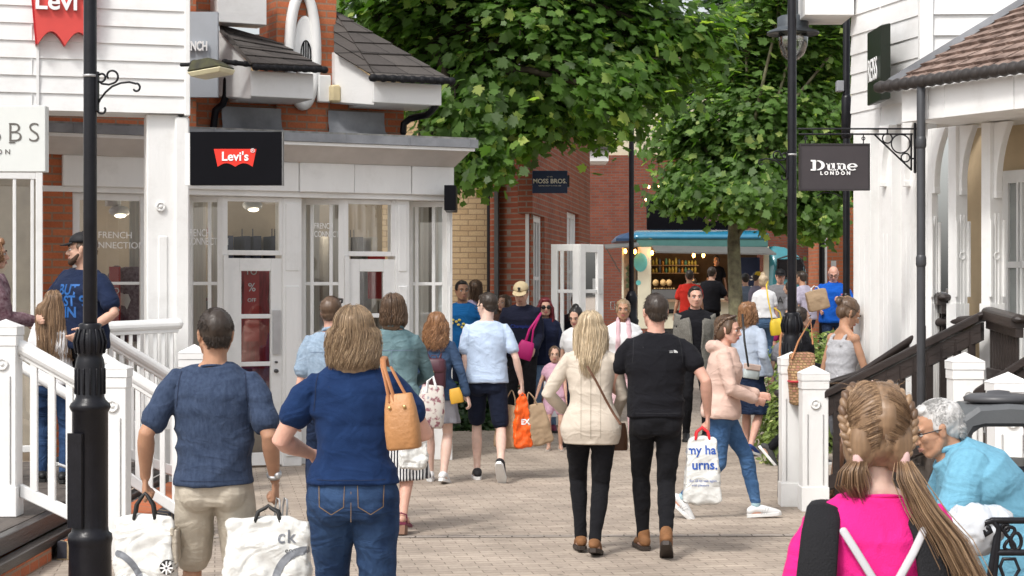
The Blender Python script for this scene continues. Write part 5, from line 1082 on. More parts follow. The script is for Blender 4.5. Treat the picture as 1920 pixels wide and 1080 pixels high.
def person(px, s, h, rot, label, **k):
    """a figure whose ground point stands on column px at scale s px/m; rot degrees: 0 = walking away from us"""
    g_ = k.get; y = F/s; x = (px-960)/s; z = k['z'] if 'z' in k else gz(y)
    R = thing('person', label, 'person', (x, y, z), rad(rot), g_('group'))
    K = h/1.75; fem = g_('fem', False); kid = g_('kid', False); vox = g_('vox', .006 if s > 350 else .008 if s > 190 else .011)
    sk = skin(g_('skin', 'fair')); sh = g_('sh', .172 if fem else .19)*K; bulk = g_('bulk', 1.0); belly = g_('belly', 1.0); hipw = g_('hipw', 1.05 if fem else 1.0)
    lean = rad(g_('lean', 2)); curve = rad(g_('curve', 0)); side = rad(g_('side', 0)); tw = rad(g_('twist', 0))
    pel = Vector(g_('pel', (0, 0, .95)))*K
    def sp(t):      # spine frame at distance t above the pelvis (units of K)
        a_ = lean+curve*max(0, min(1, t/.5)); n_ = 8; p = pel.copy()
        for i in range(n_):
            aa = lean+curve*max(0, min(1, (i+.5)/n_*t/.5)); p = p+Vector((math.sin(side)*1, math.sin(aa), math.cos(aa)*math.cos(side)))*(t*K/n_)
        twt = tw*max(0, min(1, t/.45)); M = Matrix.Rotation(-a_, 3, 'X') @ Matrix.Rotation(side, 3, 'Y') @ Matrix.Rotation(twt, 3, 'Z')
        return p, M
    def at(t, x_, y_): p, M = sp(t); return p+M @ Vector((x_*K, y_*K, 0))
    if fem: SEC = [(-.14, .145*hipw, .092), (-.09, .168*hipw, .112), (-.04, .178*hipw, .125), (.04, .165*hipw, .115), (.13, .135, .098), (.20, .13, .098), (.30, .145, .112), (.38, .153, .104), (.445, .146, .084), (.49, .108, .068), (.525, .074, .056), (.555, .052, .05)]
    else: SEC = [(-.14, .138*hipw, .088), (-.09, .158*hipw, .106), (-.04, .165*hipw, .12), (.04, .160*hipw, .112), (.13, .155, .108), (.22, .16, .112), (.31, .170, .12), (.39, .178, .115), (.455, .163, .092), (.497, .120, .074), (.53, .082, .062), (.56, .060, .057)]
    def torso(q, t0, t1, ex, n=28, flare=0, bk=1, top=True, hem=1.0):
        rs = []; ts = sorted(set([t0, t1]+[s_[0] for s_ in SEC if t0 < s_[0] < t1]+[t0+(t1-t0)*i/10 for i in range(1, 10)]))
        for t in ts:
            a_ = np.interp(t, [s_[0] for s_ in SEC], [s_[1] for s_ in SEC]); b_ = np.interp(t, [s_[0] for s_ in SEC], [s_[2] for s_ in SEC])
            sf = max(0, min(1, (t-.38)/.1)); bb = 1+(bulk-1)*(1-sf)*1.0; a_ *= bb; bl = 1+(belly-1)*math.exp(-((t-.12)/.14)**2)
            fl = flare*max(0, 1-(t-t0)/.3) if t < t0+.3 else 0
            dy = (belly-1)*.06*math.exp(-((t-.12)/.14)**2)+(.012 if fem and .25 < t < .4 else 0)
            rs.append([at(t, math.copysign(abs(math.cos(u))**.9, math.cos(u))*(a_*(sh/K/(.172 if fem else .19) if t > .3 else 1)+ex+fl), dy+math.copysign(abs(math.sin(u))**.9, math.sin(u))*(b_*bb*bl+ex+fl*.8)) for u in np.linspace(0, 2*math.pi, n+1)[:-1]])
        q.rings(rs)
    # joints
    SH = {sd_: at(.450, sd_*sh/K*.92, -.008) for sd_ in (-1, 1)}
    nk = at(.53, 0, -.01); hp, HM = sp(.56)
    hr_ = g_('head', (0, 0)); hroll = g_('roll', 0)
    HR = (Matrix.Rotation(rad(hr_[0]), 3, 'Z') @ Matrix.Rotation(rad(hr_[1]), 3, 'X') @ Matrix.Rotation(rad(hroll), 3, 'Y'))
    ko = g_('headsize', 1.0 if not kid else 1.0); HK = K*ko*(1.0 if h > 1.5 else 1.0+ (1.5-h)*.45)
    hc = Vector(g_('headpos'))*K if g_('headpos') else hp+HM @ Vector((0, .012*K, 0))+Matrix.Rotation(-(lean+curve)*.4, 3, 'X') @ Vector((0, .01*K, (.113+g_('neck', 0))*K))
    def hd(x_, y_, z_): return hc+HR @ (Vector((x_, y_, z_))*HK)
    aw = g_('armw', 1.0)*(.88 if fem else 1); lw = g_('legw', 1.0)
    UA, FA, TH, CA = .285*K, .25*K, .435*K, .43*K
    arms = {}
    for sd_, key, hk in ((-1, 'LH', 'LE'), (1, 'RH', 'RE')):
        tgt = g_(key, (sd_*.27, .03, .80)); tgt = Vector(tgt)*K; el, wr_ = ik(SH[sd_], tgt, UA, FA, g_(hk, (sd_*.22, -1, -.1))); arms[sd_] = (SH[sd_], el, wr_)
    legs = {}
    for sd_, key, hk in ((-1, 'LF', 'LK'), (1, 'RF', 'RK')):
        ft = g_(key, (sd_*.10, 0, .085, 0)); hip = pel+Vector((sd_*.088*hipw*K, 0, -.03*K)); kn, an = ik(hip, Vector(ft[:3])*K, TH, CA, g_(hk, (sd_*.08, 1, 0))); legs[sd_] = (hip, kn, an, ft[3] if len(ft) > 3 else 0, ft[4] if len(ft) > 4 else sd_*8)
    # ---- body, one skin surface
    q = MB(); torso(q, -.12, .55, -.020)
    q.tube([nk+Vector((0, 0, -.05*K)), nk.lerp(hd(0, -.018, -.05), .5), hd(0, -.02, -.03)], [.062*K if not fem else .052*K, (.057 if not fem else .047)*K, (.056 if not fem else .048)*K], n=16)
    q.tube([at(.47, -.10, -.01), nk+Vector((0, -.008, .01*K))], [.038*K, .042*K]); q.tube([at(.47, .10, -.01), nk+Vector((0, -.008, .01*K))], [.038*K, .042*K])
    def he(c, r): q.ell(hd(*c), [v*HK for v in r], M=HR)
    he((0, -.014, .030), (.075, .097, .086)); he((0, .018, -.03), (.060 if fem else .064, .070, .083)); he((0, .052, -.088), (.026 if fem else .032, .030, .024))
    for sg in (-1, 1):
        q.tube([hd(sg*.055, 0, -.04), hd(sg*.045, .025, -.075), hd(sg*.018, .055, -.092)], [.022*HK, .02*HK, .02*HK]); he((sg*.034, .062, -.02), (.022, .02, .022)); he((sg*.078, -.008, -.004), (.009, .019, .031)); he((sg*.082, -.014, .012), (.008, .016, .018))
        he((sg*.013, .096, -.034), (.010, .011, .008))
    q.tube([hd(-.042, .072, .022), hd(0, .084, .019), hd(.042, .072, .022)], [.012*HK, .013*HK, .012*HK]); q.tube([hd(0, .084, .014), hd(0, .099, -.012), hd(0, .107, -.030)], [.009*HK, .010*HK, .013*HK]); he((0, .078, -.062), (.026, .016, .02))
    for sd_ in (-1, 1):
        S_, E_, W_ = arms[sd_]; a1 = lerpn(S_, E_, 4); a2 = lerpn(E_, W_, 5)[1:]
        q.tube([S_+(S_-E_).normalized()*.0]+a1[1:]+a2, [v*K*aw for v in (.038, .040, .040, .038, .0355, .039, .037, .032, .0265, .024)], n=14)
        q.ell(S_, (.038*K*aw if g_('top', {}).get('sleeve', .5) > 0 else .052*K*aw,)*3)
        # hand
        d = (W_-E_).normalized(); g0 = g_('LG' if sd_ < 0 else 'RG', 'relax'); pn = Vector((-sd_, .25, 0)) if g_('palm'+('L' if sd_ < 0 else 'R')) is None else Vector(g_('palm'+('L' if sd_ < 0 else 'R')))
        if g0 == 'grip': d = (d*.4+Vector((0, .05, -1))).normalized() if d.z < .3 and not g_('keepd') else d
        pn = (pn-d*pn.dot(d)).normalized(); th_ = d.cross(pn)*(-sd_)
        if th_.dot(Vector((0, 1, 0))) < 0 and abs(d.z) > .5: th_ = -th_
        Kh = K*(1.0 if not fem else .9); w0 = W_+d*.01
        q.tube([W_-d*.01, w0+d*.02*Kh, w0+d*.05*Kh, w0+d*.085*Kh], [.026*Kh, .031*Kh, .038*Kh, .036*Kh], n=12, flat=(1, .42), fd=th_)
        curl = {'relax': (22, 28, 20), 'grip': (70, 85, 50), 'flat': (6, 8, 5), 'half': (45, 55, 35)}[g0]
        for fi, (off_, ln_) in enumerate(((.030, .070), (.010, .079), (-.010, .073), (-.029, .056))):
            b0 = w0+d*.088*Kh+th_*off_*Kh; dr = d.copy(); pts = [b0-d*.02*Kh, b0]; c_ = 0
            for j, f_ in enumerate((.42, .32, .26)):
                c_ += rad(curl[j]+fi*3); dr = d*math.cos(c_)+pn*math.sin(c_); b0 = b0+dr*ln_*f_*Kh*1.05; pts.append(b0)
            rr_ = .0088*Kh; q.tube(pts, [rr_*1.05, rr_*1.05, rr_, rr_*.92, rr_*.8], n=8)
        tb_ = w0+d*.022*Kh+th_*.026*Kh; td = (th_*.75+d*.75+pn*.25).normalized(); te = (th_*.1+d+pn*(.7 if g0 != 'flat' else .2)).normalized()
        q.tube([tb_, tb_+td*.034*Kh, tb_+td*.034*Kh+te*.026*Kh, tb_+td*.034*Kh+te*.046*Kh], [.015*Kh, .012*Kh, .0105*Kh, .0085*Kh], n=8)
    hands = {sd_: arms[sd_][2]+((arms[sd_][2]-arms[sd_][1]).normalized()*.4+Vector((0, .05, -1))).normalized()*.085*K for sd_ in (-1, 1)}
    for sd_ in (-1, 1):
        H_, N_, A_, pit, yw = legs[sd_]; a1 = lerpn(H_, N_, 4); a2 = lerpn(N_, A_, 6)[1:]
        q.tube(a1+a2, [v*K*lw*(1.04 if fem else 1) for v in (.072, .070, .060, .050, .044, .047, .051, .047, .040, .034, .032)], n=16)
        q.ell(pel+Vector((sd_*.070*hipw*K, -.03*K, -.06*K)), (.075*K*hipw, .070*K, .080*K))
        fm = Matrix.Rotation(rad(-yw), 3, 'Z') @ Matrix.Rotation(rad(pit), 3, 'X')
        q.tube([A_+fm @ Vector((0, -.045*K, -.045*K)), A_+fm @ Vector((0, .05*K, -.04*K)), A_+fm @ Vector((0, .13*K, -.058*K)), A_+fm @ Vector((0, .165*K, -.062*K))], [.034*K, .037*K, .026*K, .018*K], n=12, flat=(1.05, .9), fd=fm @ Vector((1, 0, 0)))
    body = soft(q, 'body', sk, R, vox, 2)
    R['_'] = 0; del R['_']
    # ---- face
    front = g_('face', True)
    if front:
        q = MB(); ew = mat('eye_white', (.7, .68, .66), .2, .02); 
        for sg in (-1, 1): q.ell(hd(sg*.032, .0755, .001), [v*HK for v in (.0145, .0105, .0085)], M=HR)
        q.build('eyes', ew, R, smooth=True)
        q = MB()
        for sg in (-1, 1): q.ell(hd(sg*.032, .0835, .001), [v*HK for v in (.0062, .004, .0065)], M=HR); q.tube([hd(sg*.018, .083, .006), hd(sg*.032, .087, .0105), hd(sg*.046, .079, .007)], .0022*HK, n=5)
        q.build('irises', mat('iris_dark', (.03, .02, .015), .2), R, smooth=True)
        q = MB(); bc = g_('brow', (.07, .045, .03))
        for sg in (-1, 1): q.tube([hd(sg*.016, .094, .023), hd(sg*.032, .092, .030), hd(sg*.050, .078, .025)], [.004*HK, .0045*HK, .003*HK], n=6)
        q.build('eyebrows', mat('brow%.2f' % bc[0], bc, .8), R, smooth=True)
        q = MB(); q.tube([hd(-.024, .083, -.062), hd(-.01, .094, -.058), hd(.01, .094, -.058), hd(.024, .083, -.062)], [.003*HK, .0055*HK, .0055*HK, .003*HK], n=8); q.tube([hd(-.02, .086, -.066), hd(0, .094, -.068), hd(.02, .086, -.066)], [.003*HK, .006*HK, .003*HK], n=8)
        q.build('lips', mat('lips'+('_f' if fem else '_m'), (.42, .13, .12) if fem else (.38, .18, .14), .45), R, smooth=True)
    if g_('beard'):
        q = MB(); q.tube([hd(-.062, .01, -.04), hd(-.048, .04, -.075), hd(0, .078, -.098), hd(.048, .04, -.075), hd(.062, .01, -.04)], [.016*HK, .023*HK, .026*HK, .023*HK, .016*HK]); q.tube([hd(-.024, .084, -.047), hd(0, .095, -.044), hd(.024, .084, -.047)], .006*HK, n=6); q.ell(hd(0, .085, -.085), [v*HK for v in (.022, .014, .018)], M=HR)
        soft(q, 'beard', mat('beard_'+g_('beard'), HC[g_('beard')][0], .9, .3, 60, .6, 200), R, vox*.8, 1)
    gl_ = g_('glasses')
    if gl_:
        q = MB(); dk = gl_ == 'sun'
        for sg in (-1, 1):
            q.tube([hd(sg*.034+math.cos(t)*(.027 if dk else .022), .102, .0+math.sin(t)*(.022 if dk else .017)) for t in np.linspace(0, 6.283, 17)[:-1]], .0028*HK, n=6, closed=True); q.tube([hd(sg*.058, .10, .006), hd(sg*.083, .04, .008), hd(sg*.086, -.02, .006)], .0028*HK, n=5)
        q.tube([hd(-.012, .104, .004), hd(.012, .104, .004)], .0025*HK, n=5)
        o = q.build('glasses', mat('frame_dark', (.015, .012, .012), .3), R, smooth=True)
        if dk:
            q = MB()
            for sg in (-1, 1): q.ell(hd(sg*.034, .100, 0), [v*HK for v in (.027, .006, .022)], M=HR)
            q.build('dark_lenses', mat('dark_lens', (.01, .008, .008), .08), o, smooth=True)
    # ---- hair
    hair(R, hd, HR, HK, K, g_('hair', ('short', 'brown')), s, vox, nk, at, px)
    # ---- clothes
    top = g_('top', {}); bot = g_('bottom', {})
    if top:
        q = MB(); sl_ = top.get('sleeve', .5); ex = top.get('ex', .014); t0 = top.get('t0', -.06); t1 = top.get('t1', .525)
        torso(q, t0, t1, ex, flare=top.get('flare', .006))
        sw_ = top.get('sw', 1.0)
        for sd_ in (-1, 1):
            S_, E_, W_ = arms[sd_]
            if sl_ <= 0:
                if not top.get('strap'): q.ell(S_, (.058*K*aw,)*3)
                else: q.tube([at(.36, sd_*.085, .10), at(.47, sd_*.085, .045), at(.495, sd_*.08, -.01), at(.46, sd_*.085, -.06), at(.38, sd_*.09, -.095)], .013*K, n=8)
                continue
            in_ = at(.42, sd_*.06, 0)
            if sl_ <= 1: pts = [in_, S_]+[S_.lerp(E_, sl_*v) for v in (.33, .66, 1)]; rr_ = [.068, .053, .055, .056, .060]
            else: f_ = sl_-1; pts = [in_, S_, S_.lerp(E_, .35), S_.lerp(E_, .7), E_, E_.lerp(W_, f_*.5), E_.lerp(W_, f_)]; rr_ = [.068, .053, .053, .050, .048, .044, .039]
            q.tube(pts, [v*K*aw*sw_ for v in rr_], n=16, cap=True)
            q.tube([nk+Vector((0, -.006, -.018*K)), nk.lerp(S_, .5)+Vector((0, 0, -.004*K)), S_+Vector((0, 0, -.004))], [.044*K, .045*K, .045*K], n=12)
        if top.get('hood'):
            q.tube([at(.50, -.10, .0), at(.53, -.085, -.07), at(.52, 0, -.115), at(.53, .085, -.07), at(.50, .10, 0), at(.47, .06, .08)], [.035*K, .045*K, .055*K, .045*K, .035*K, .02*K])
        if top.get('skirt'): pass
        tops = soft(q, top.get('name', 'tshirt'), top['m'], R, vox, 3, fold=top.get('fold', .006)*1.35, fs=top.get('fs', (5.5, 5.5, 9)), seed=int(px) % 97)
        R_top = tops
        if top.get('collar'):
            q = MB(); q.tube([nk+Matrix.Rotation(0, 3, 'Z') @ Vector((math.cos(t)*.066*K, math.sin(t)*.060*K-.003, .012*K+math.sin(t)*-.018*K)) for t in np.linspace(0, 6.283, 21)[:-1]], .014*K, n=8, closed=True, flat=(1, 1)); soft(q, 'collar', top.get('cm', top['m']), R, vox*.7, 1)
        elif not top.get('strap'):
            q = MB(); q.tube([nk+Vector((math.cos(t)*.066*K, math.sin(t)*.058*K-.004, -.012*K+math.sin(t)*-.014*K)) for t in np.linspace(0, 6.283, 25)[:-1]], .0065*K, n=6, closed=True); q.build('neckband', top.get('cm', top['m']), R, smooth=True)
        hm = top.get('hemline')
        if hm:
            q = MB(); a0 = .165; pass
        if top.get('placket'):
            q = MB(); q.tube([at(t, 0, .13*belly+.012+ex*.7) for t in (.05, .2, .3)]+[at(.40, 0, .118+ex), at(.46, 0, .085+ex)], .008*K, n=5); q.build('placket', top['m'], R, smooth=True)
        R['t'] = 1; del R['t']
    if bot:
        q = MB(); kind = bot.get('kind', 'trousers'); ln = bot.get('len', 2.0); ex = bot.get('ex', .012); m_ = bot['m']
        torso(q, -.14, bot.get('t1', .07), ex*.8)
        if kind == 'skirt':
            z0_, z1_ = pel.z-.05*K, pel.z-bot.get('drop', .5)*K; fl = bot.get('flare', .08); ccx = (legs[-1][1]+legs[1][1])/2
            q.rings([[Vector(((pel.x*(1-f)+ccx.x*f)+math.cos(t)*(.18*hipw+fl*f)*K*(1+.05*math.sin(9*t)*f), (pel.y*(1-f)+ccx.y*f*.5)+math.sin(t)*(.135+fl*f)*K*(1+.05*math.sin(9*t)*f), z0_*(1-f)+z1_*f)) for t in np.linspace(0, 2*math.pi, 41)[:-1]] for f in np.linspace(0, 1, 8)])
        else:
            for sd_ in (-1, 1):
                H_, N_, A_ = legs[sd_][:3]; lr = bot.get('w', 1.0)*lw
                base = [(0, .092), (.25, .088), (.5, .080), (.75, .070), (1, .062), (1.15, .060), (1.3, .060), (1.5, .055), (1.7, .047), (1.85, .043), (2, .042)]
                if bot.get('loose'): base = [(u, v+(.004+.010*min(u, 1.5))*bot['loose']) for u, v in base]
                us = [u for u, v in base if u < ln]+[ln]
                def lp(u): return H_.lerp(N_, u) if u <= 1 else N_.lerp(A_, u-1)
                q.tube([lp(u) for u in us], [float(np.interp(u, [b[0] for b in base], [b[1] for b in base]))*K*lr*(1.04 if fem else 1) for u in us], n=18, cap=ln < 1.99 or True)
                q.ell(pel+Vector((sd_*.075*hipw*K, -.044*K, -.075*K)), (.090*K*hipw, .086*K, .092*K))
        bo = soft(q, bot.get('name', {'skirt': 'skirt', 'shorts': 'shorts'}.get(kind, 'trousers')), m_, R, vox, 5, fold=bot.get('fold', .005), fs=bot.get('fs', (7, 7, 13)), seed=int(px) % 89+1)
        if bot.get('pockets'):
            for sd_ in (-1, 1):
                q = MB(); cxp = pel+Vector((sd_*.085*K, -.2*K, -.035*K)); w_, hh_ = .058*K, .062*K
                out = [(-w_, hh_), (w_, hh_*.95), (w_*.95, -hh_*.6), (0, -hh_*1.15), (-w_*.95, -hh_*.6)]
                P_ = [cxp+Vector((a_, 0, b_)) for a_, b_ in out]
                den = []
                for i in range(5):
                    A1, B1 = P_[i], P_[(i+1) % 5]
                    for j in range(6): den.append(A1.lerp(B1, j/6))
                for i, p_ in enumerate(den):
                    p2 = den[(i+1) % len(den)]; o_ = (cxp-p_).normalized()*.0035; b_ = len(q.v); q.v += [tuple(p_), tuple(p2), tuple(p2+o_), tuple(p_+o_)]; q.f.append((b_, b_+1, b_+2, b_+3)); q.m.append(0)
                t_ = q.build('pocket_stitching', mat('stitch', (.20, .13, .07), .8), R, fixn=False); PROJ.append((t_, bo, Vector((0, 1, 0))))
        if bot.get('belt'):
            q = MB(); torso(q, .045, .075, ex*.8+.006); soft(q, 'belt', bot['belt'], R, vox, 1)
    # ---- shoes
    shoe = g_('shoes', {'m': mat('shoe_dark', (.02, .02, .02), .5)})
    for sd_ in (-1, 1):
        H_, N_, A_, pit, yw = legs[sd_]; fm = Matrix.Rotation(rad(-yw), 3, 'Z') @ Matrix.Rotation(rad(pit), 3, 'X'); X_ = fm @ Vector((1, 0, 0))
        def fp(a_, b_, c_): return A_+fm @ Vector((a_, b_, c_))*K
        q = MB(); stl = shoe.get('kind', 'shoe')
        if stl == 'sandal':
            q.rings([[fp(a_*.036, b_, z_) for a_, b_ in ((1, -.05), (1.1, .03), (1.25, .11), (.9, .18), (0, .2), (-.9, .18), (-1.25, .11), (-1.1, .03), (-1, -.05), (0, -.07))] for z_ in (-.085, -.066)]); so2 = q.build('sandal', shoe['m'], R)
            q = MB(); q.tube([fp(-.04, .10, -.07), fp(0, .11, -.025), fp(.04, .10, -.07)], .009*K, n=6, flat=(1.6, .5), fd=fm @ Vector((0, 1, 0))); q.tube([fp(-.036, -.01, -.07), fp(-.035, -.03, -.01), fp(0, -.062, .0), fp(.035, -.03, -.01), fp(.036, -.01, -.07)], .006*K, n=6); q.build('strap', shoe['m'], so2, smooth=True)
            if shoe.get('heel'): q = MB(); q.rings([[fp(a_*.034, b_, z_) for a_, b_ in ((1, -.06), (1, .03), (-1, .03), (-1, -.06))] for z_ in (-.155, -.086)]); q.build('heel', mat('cork_heel', (.22, .12, .08), .7), so2)
            continue
        q.tube([fp(0, -.052, -.035), fp(0, -.02, -.02), fp(0, .04, -.03), fp(0, .10, -.048), fp(0, .155, -.060), fp(0, .185, -.064)], [v*K for v in (.040, .044, .043, .040, .032, .022)], n=16, flat=(1.0, .92), fd=X_)
        if shoe.get('high'): q.tube([fp(0, -.02, -.02), fp(0, -.01, .03)], [.044*K, .043*K], n=14)
        so2 = soft(q, 'shoe', shoe['m'], R, min(vox, .007), 1)
        q = MB(); ol = [(.036, -.06), (.040, .0), (.044, .08), (.046, .12), (.036, .18), (.015, .205), (-.015, .205), (-.034, .18), (-.044, .12), (-.042, .08), (-.038, 0), (-.035, -.06), (-.02, -.088), (.02, -.088)]
        q.rings([[fp(a_*f, b_, z_) for a_, b_ in ol] for z_, f in ((-.092, .95), (-.088, 1.03), (-.066, 1.03), (-.062, .96))]); q.build('sole', shoe.get('sole', mat('sole_dark', (.03, .03, .03), .7)), so2, smooth=False)
        if shoe.get('stripe'):
            q = MB()
            for j in range(3): q.tube([fp(.044+.0, .03+j*.022, -.065), fp(.036, .05+j*.022, -.02)], .0035*K, n=5); q.tube([fp(-.044, .03+j*.022, -.065), fp(-.036, .05+j*.022, -.02)], .0035*K, n=5)
            q.build('stripes', mat('silver_stripe', (.5, .5, .5), .4), so2)
        if shoe.get('sock'):
            q = MB(); q.tube([fp(0, -.005, .0), A_+(N_-A_)*shoe.get('sockh', .08)], [.041*K, .040*K], n=14); soft(q, 'sock', shoe['sock'], R, vox, 1)
    info = dict(R=R, hands=hands, arms=arms, legs=legs, at=at, hd=hd, K=K, HK=HK, HR=HR, pel=pel, nk=nk, SH=SH, M=lmat(R), body=body, top=locals().get('tops'), s=s, vox=vox)
    return info

def hair(R, hd, HR, HK, K, spec, s, vox, nk, at, px):
    kind, colr = spec[0], spec[1]; opt = spec[2] if len(spec) > 2 else {}
    if kind == 'none': return
    ms = hmats(colr); rn = random.Random(int(px)*7+3); near = s > 380; q = MB()
    def E(c, r): q.ell(hd(*c), [v*HK for v in r], n=18, k=12, M=HR)
    V = min(vox, .007) if near else vox*.85
    if kind == 'short':
        E((0, -.030, .042), (.081, .096, .087)); E((0, -.055, -.005), (.066, .058, .060)); E((0, .034, .098), (.050, .034, .023)); 
        for sg in (-1, 1): E((sg*.070, -.01, .02), (.012, .036, .03))
        o = soft(q, 'hair', ms[1], R, V, 1, fold=.002, fs=(30, 30, 30), fold2=.0035)
        n_ = 3200 if near else 700 if s > 180 else 160
        q = MB()
        for i in range(n_):
            a_ = rn.uniform(0, 2*math.pi); e_ = rn.uniform(-.45, 1)**1; el_ = e_*math.pi/2
            x_, y_, z_ = math.cos(a_)*math.cos(el_), math.sin(a_)*math.cos(el_), math.sin(el_)
            if y_ > .35 and z_ < .55: continue
            if z_ < -.1 and y_ > -.35: continue
            p = Vector((x_*.081, -.022+y_*.098, .042+z_*.088)) if z_ > -.1 else Vector((x_*.07, -.055+y_*.062, .01+z_*.09)); p2 = p+Vector((x_*.0035+rn.gauss(0, .003), y_*.0035+rn.gauss(0, .003)+.008*(1 if z_ > .5 else -.3), z_*.0035-.018*(1-max(z_, 0))))
            rr0 = .0009 if near else .0014
            q.tube([hd(*p), hd(*(p.lerp(p2, .5)+Vector((x_, y_, z_))*.003)), hd(*p2)], [rr0*HK, rr0*HK, .0003*HK], n=3, cap=False, m=rn.choice((0, 1, 1, 2)))
        q.build('hair_tufts', ms, o, fixn=False, smooth=True); return
    if kind == 'bald':
        for sg in (-1, 1): E((sg*.072, -.03, -.005), (.012, .05, .03))
        E((0, -.09, -.015), (.055, .025, .035)); soft(q, 'hair', ms[2], R, V, 1, fold2=.002); return
    # long styles: cap + lengths as strand tubes over a shaped mass
    E((0, -.030, .040), (.083, .099, .088)); E((0, -.06, -.01), (.075, .055, .07))
    for sg in (-1, 1): E((sg*.068, -.005, .01), (.018, .045, .055))
    if opt.get('fringe', kind not in ('braids', 'pony', 'bun')): E((0, .038, .094), (.056, .036, .026))
    L = opt.get('len', .2); wv = opt.get('wave', .004); wd = opt.get('w', .075); n_ = int((3600 if s > 600 else 2600 if near else 800 if s > 190 else 260)*opt.get('n', 1))
    if kind in ('long', 'bob', 'curly'):
        for f in np.linspace(0, 1, 6):
            zz = -.02-(L)*.93*f; yy = -.068-.022*f*opt.get('back', 1)
            q.ell(hd(0, yy+.01, zz), [v*HK for v in (wd*.84*(1+.12*math.sin(f*3))*(1-.25*f*opt.get('taper', 1)), .032, L/5+.02)], n=16, k=8, M=HR)
        if opt.get('sides', True):
            for sg in (-1, 1):
                Ls = opt.get('side', min(L, .14))
                q.tube([hd(sg*.072, .01, .04), hd(sg*.084, .0, -.03), hd(sg*.08, -.01, -.03-Ls*.6), hd(sg*.07, -.01, -.03-Ls)], [.022*HK, .026*HK, .026*HK, .016*HK])
    if kind == 'pony':
        pz = opt.get('z', .02); E((0, -.11, pz+.0), (.028, .028, .028))
        pts = [hd(0, -.11, pz), hd(0, -.15, pz-.01), hd(0, -.155, pz-L*.4), hd(0, -.13, pz-L)]; q.tube(pts, [.02*HK, .028*HK, .03*HK, .01*HK])
    if kind == 'bun':
        bz = opt.get('z', .11); by = opt.get('y', -.05); E((0, by, bz), (.042, .042, .038)); E((.015, by-.02, bz-.01), (.03, .03, .03)); E((-.018, by+.01, bz+.012), (.028, .03, .025))
    if kind == 'braids':
        for sg in (-1, 1):
            E((sg*.045, -.06, -.02), (.04, .055, .07))
    o = soft(q, 'hair', ms[1], R, V, 2, fold=opt.get('lump', .004), fs=(22, 22, 7), seed=int(px) % 31, fold2=.004 if kind != 'curly' else .009)
    q = MB()
    for i in range(n_):
        a_ = rn.uniform(0, 2*math.pi); x_, y_ = math.cos(a_), math.sin(a_); part = opt.get('part', 0)
        if y_ > .55 and not opt.get('fringe', True): continue
        if y_ > .75: continue
        e0 = rn.uniform(.05, 1.45)
        pts = []; ri = rn.uniform(.99, 1.06) if rn.random() > .07 else rn.uniform(1.06, 1.14)
        for t in np.linspace(e0 if kind in ('pony', 'bun', 'braids') else max(e0, .7), 0, 5):
            pts.append(Vector((x_*.083*math.cos(t)*ri, -.022+y_*.100*math.cos(t)*ri, .040+.088*math.sin(t)*ri)))
        if kind in ('pony', 'bun', 'braids'):
            if kind == 'pony': gx, gy, gzz = 0, -.108, opt.get('z', .02)
            elif kind == 'bun': gx, gy, gzz = 0, opt.get('y', -.05), opt.get('z', .11)
            else:
                sg = 1 if rn.random() < .5 else -1; ph0 = math.radians(rn.uniform(58, 214)); fl_ = rn.random() < .05
                a1_ = rn.uniform(46, 66); P = []
                for f in np.linspace(0, 1, 6):
                    aa = math.radians(2+a1_*f)*sg; pp = min(ph0+math.radians(26)*f**1.5, math.radians(222)); rr_ = 1.02+rn.uniform(0, .018)+(.05*math.sin(f*3) if fl_ else 0)
                    if ph0 > math.radians(200) : aa = math.radians(a1_*(.1+.6*f))*sg
                    P.append(Vector((math.sin(aa)*.084, -.022+math.cos(pp)*math.cos(aa)*.102, .040+math.sin(pp)*math.cos(aa)*(.089 if pp < math.pi else .13)))*1.0)
                    P[-1] = Vector((0, -.022, .04))+(P[-1]-Vector((0, -.022, .04)))*rr_
                r_0 = .0010 if near else .002
                q.tube([hd(*v) for v in P], [r_0*HK]*5+[.0004*HK], n=3, cap=False, m=rn.choice((0, 1, 1, 2, 2))); continue
            tip = Vector((gx, gy, gzz)); st = pts[min(3, len(pts)-1)] if kind != 'bun' else pts[-1]
            if kind == 'bun' and y_ > .4 and False: continue
            P = []
            for f in np.linspace(0, 1, 6):
                v = st.lerp(tip, f); c_ = Vector((0, -.022, .03)); d = v-c_; rr_ = math.sqrt((d.x/.084)**2+(d.y/.102)**2+(d.z/.092)**2)
                if rr_ < 1.0 and kind != 'bun': v = c_+d/max(rr_, .3)*1.0
                elif rr_ < 1: v = c_+d/max(rr_, .3)
                P.append(v)
            q.tube([hd(*v) for v in P], [(.0012 if near else .002)*HK]*5+[.0007*HK], n=3, cap=False, m=rn.choice((0, 1, 1, 2, 2))); continue
        # falling lengths
        if y_ > .2 and abs(x_) < .6: continue
        end = rn.uniform(.72, 1.05)*L*(.75+.25*(1-max(0, y_))) if y_ < .25 else min(L, opt.get('side', .14))*rn.uniform(.7, 1)
        pz = pts[-1]; steps = 7; ph = rn.uniform(0, 6.28); tw_ = rn.uniform(.8, 1.2)
        xx = pz.x*(1.0 if wd < .09 else wd/.083); yy = pz.y
        for j in range(1, steps+1):
            f = j/steps; fall = end*f
            wx = wv*math.sin(f*opt.get('freq', 9)*tw_+ph)*(.3+f); wy = wv*math.cos(f*opt.get('freq', 9)*tw_+ph)*(.3+f)
            yb = -.022+(pz.y+.022)*(1-.2*f)-.022*f*opt.get('back', 1) if y_ < .3 else pz.y
            xb = xx*(1+.12*math.sin(f*3))*(1-.25*f*opt.get('taper', 1)) if y_ < .3 else xx*(1+.1*math.sin(f*3))
            pts.append(Vector((xb+wx, yb+wy, pz.z-.05*f-fall)))
        rr_ = (.0012 if near else .0024)*HK*opt.get('thick', 1)
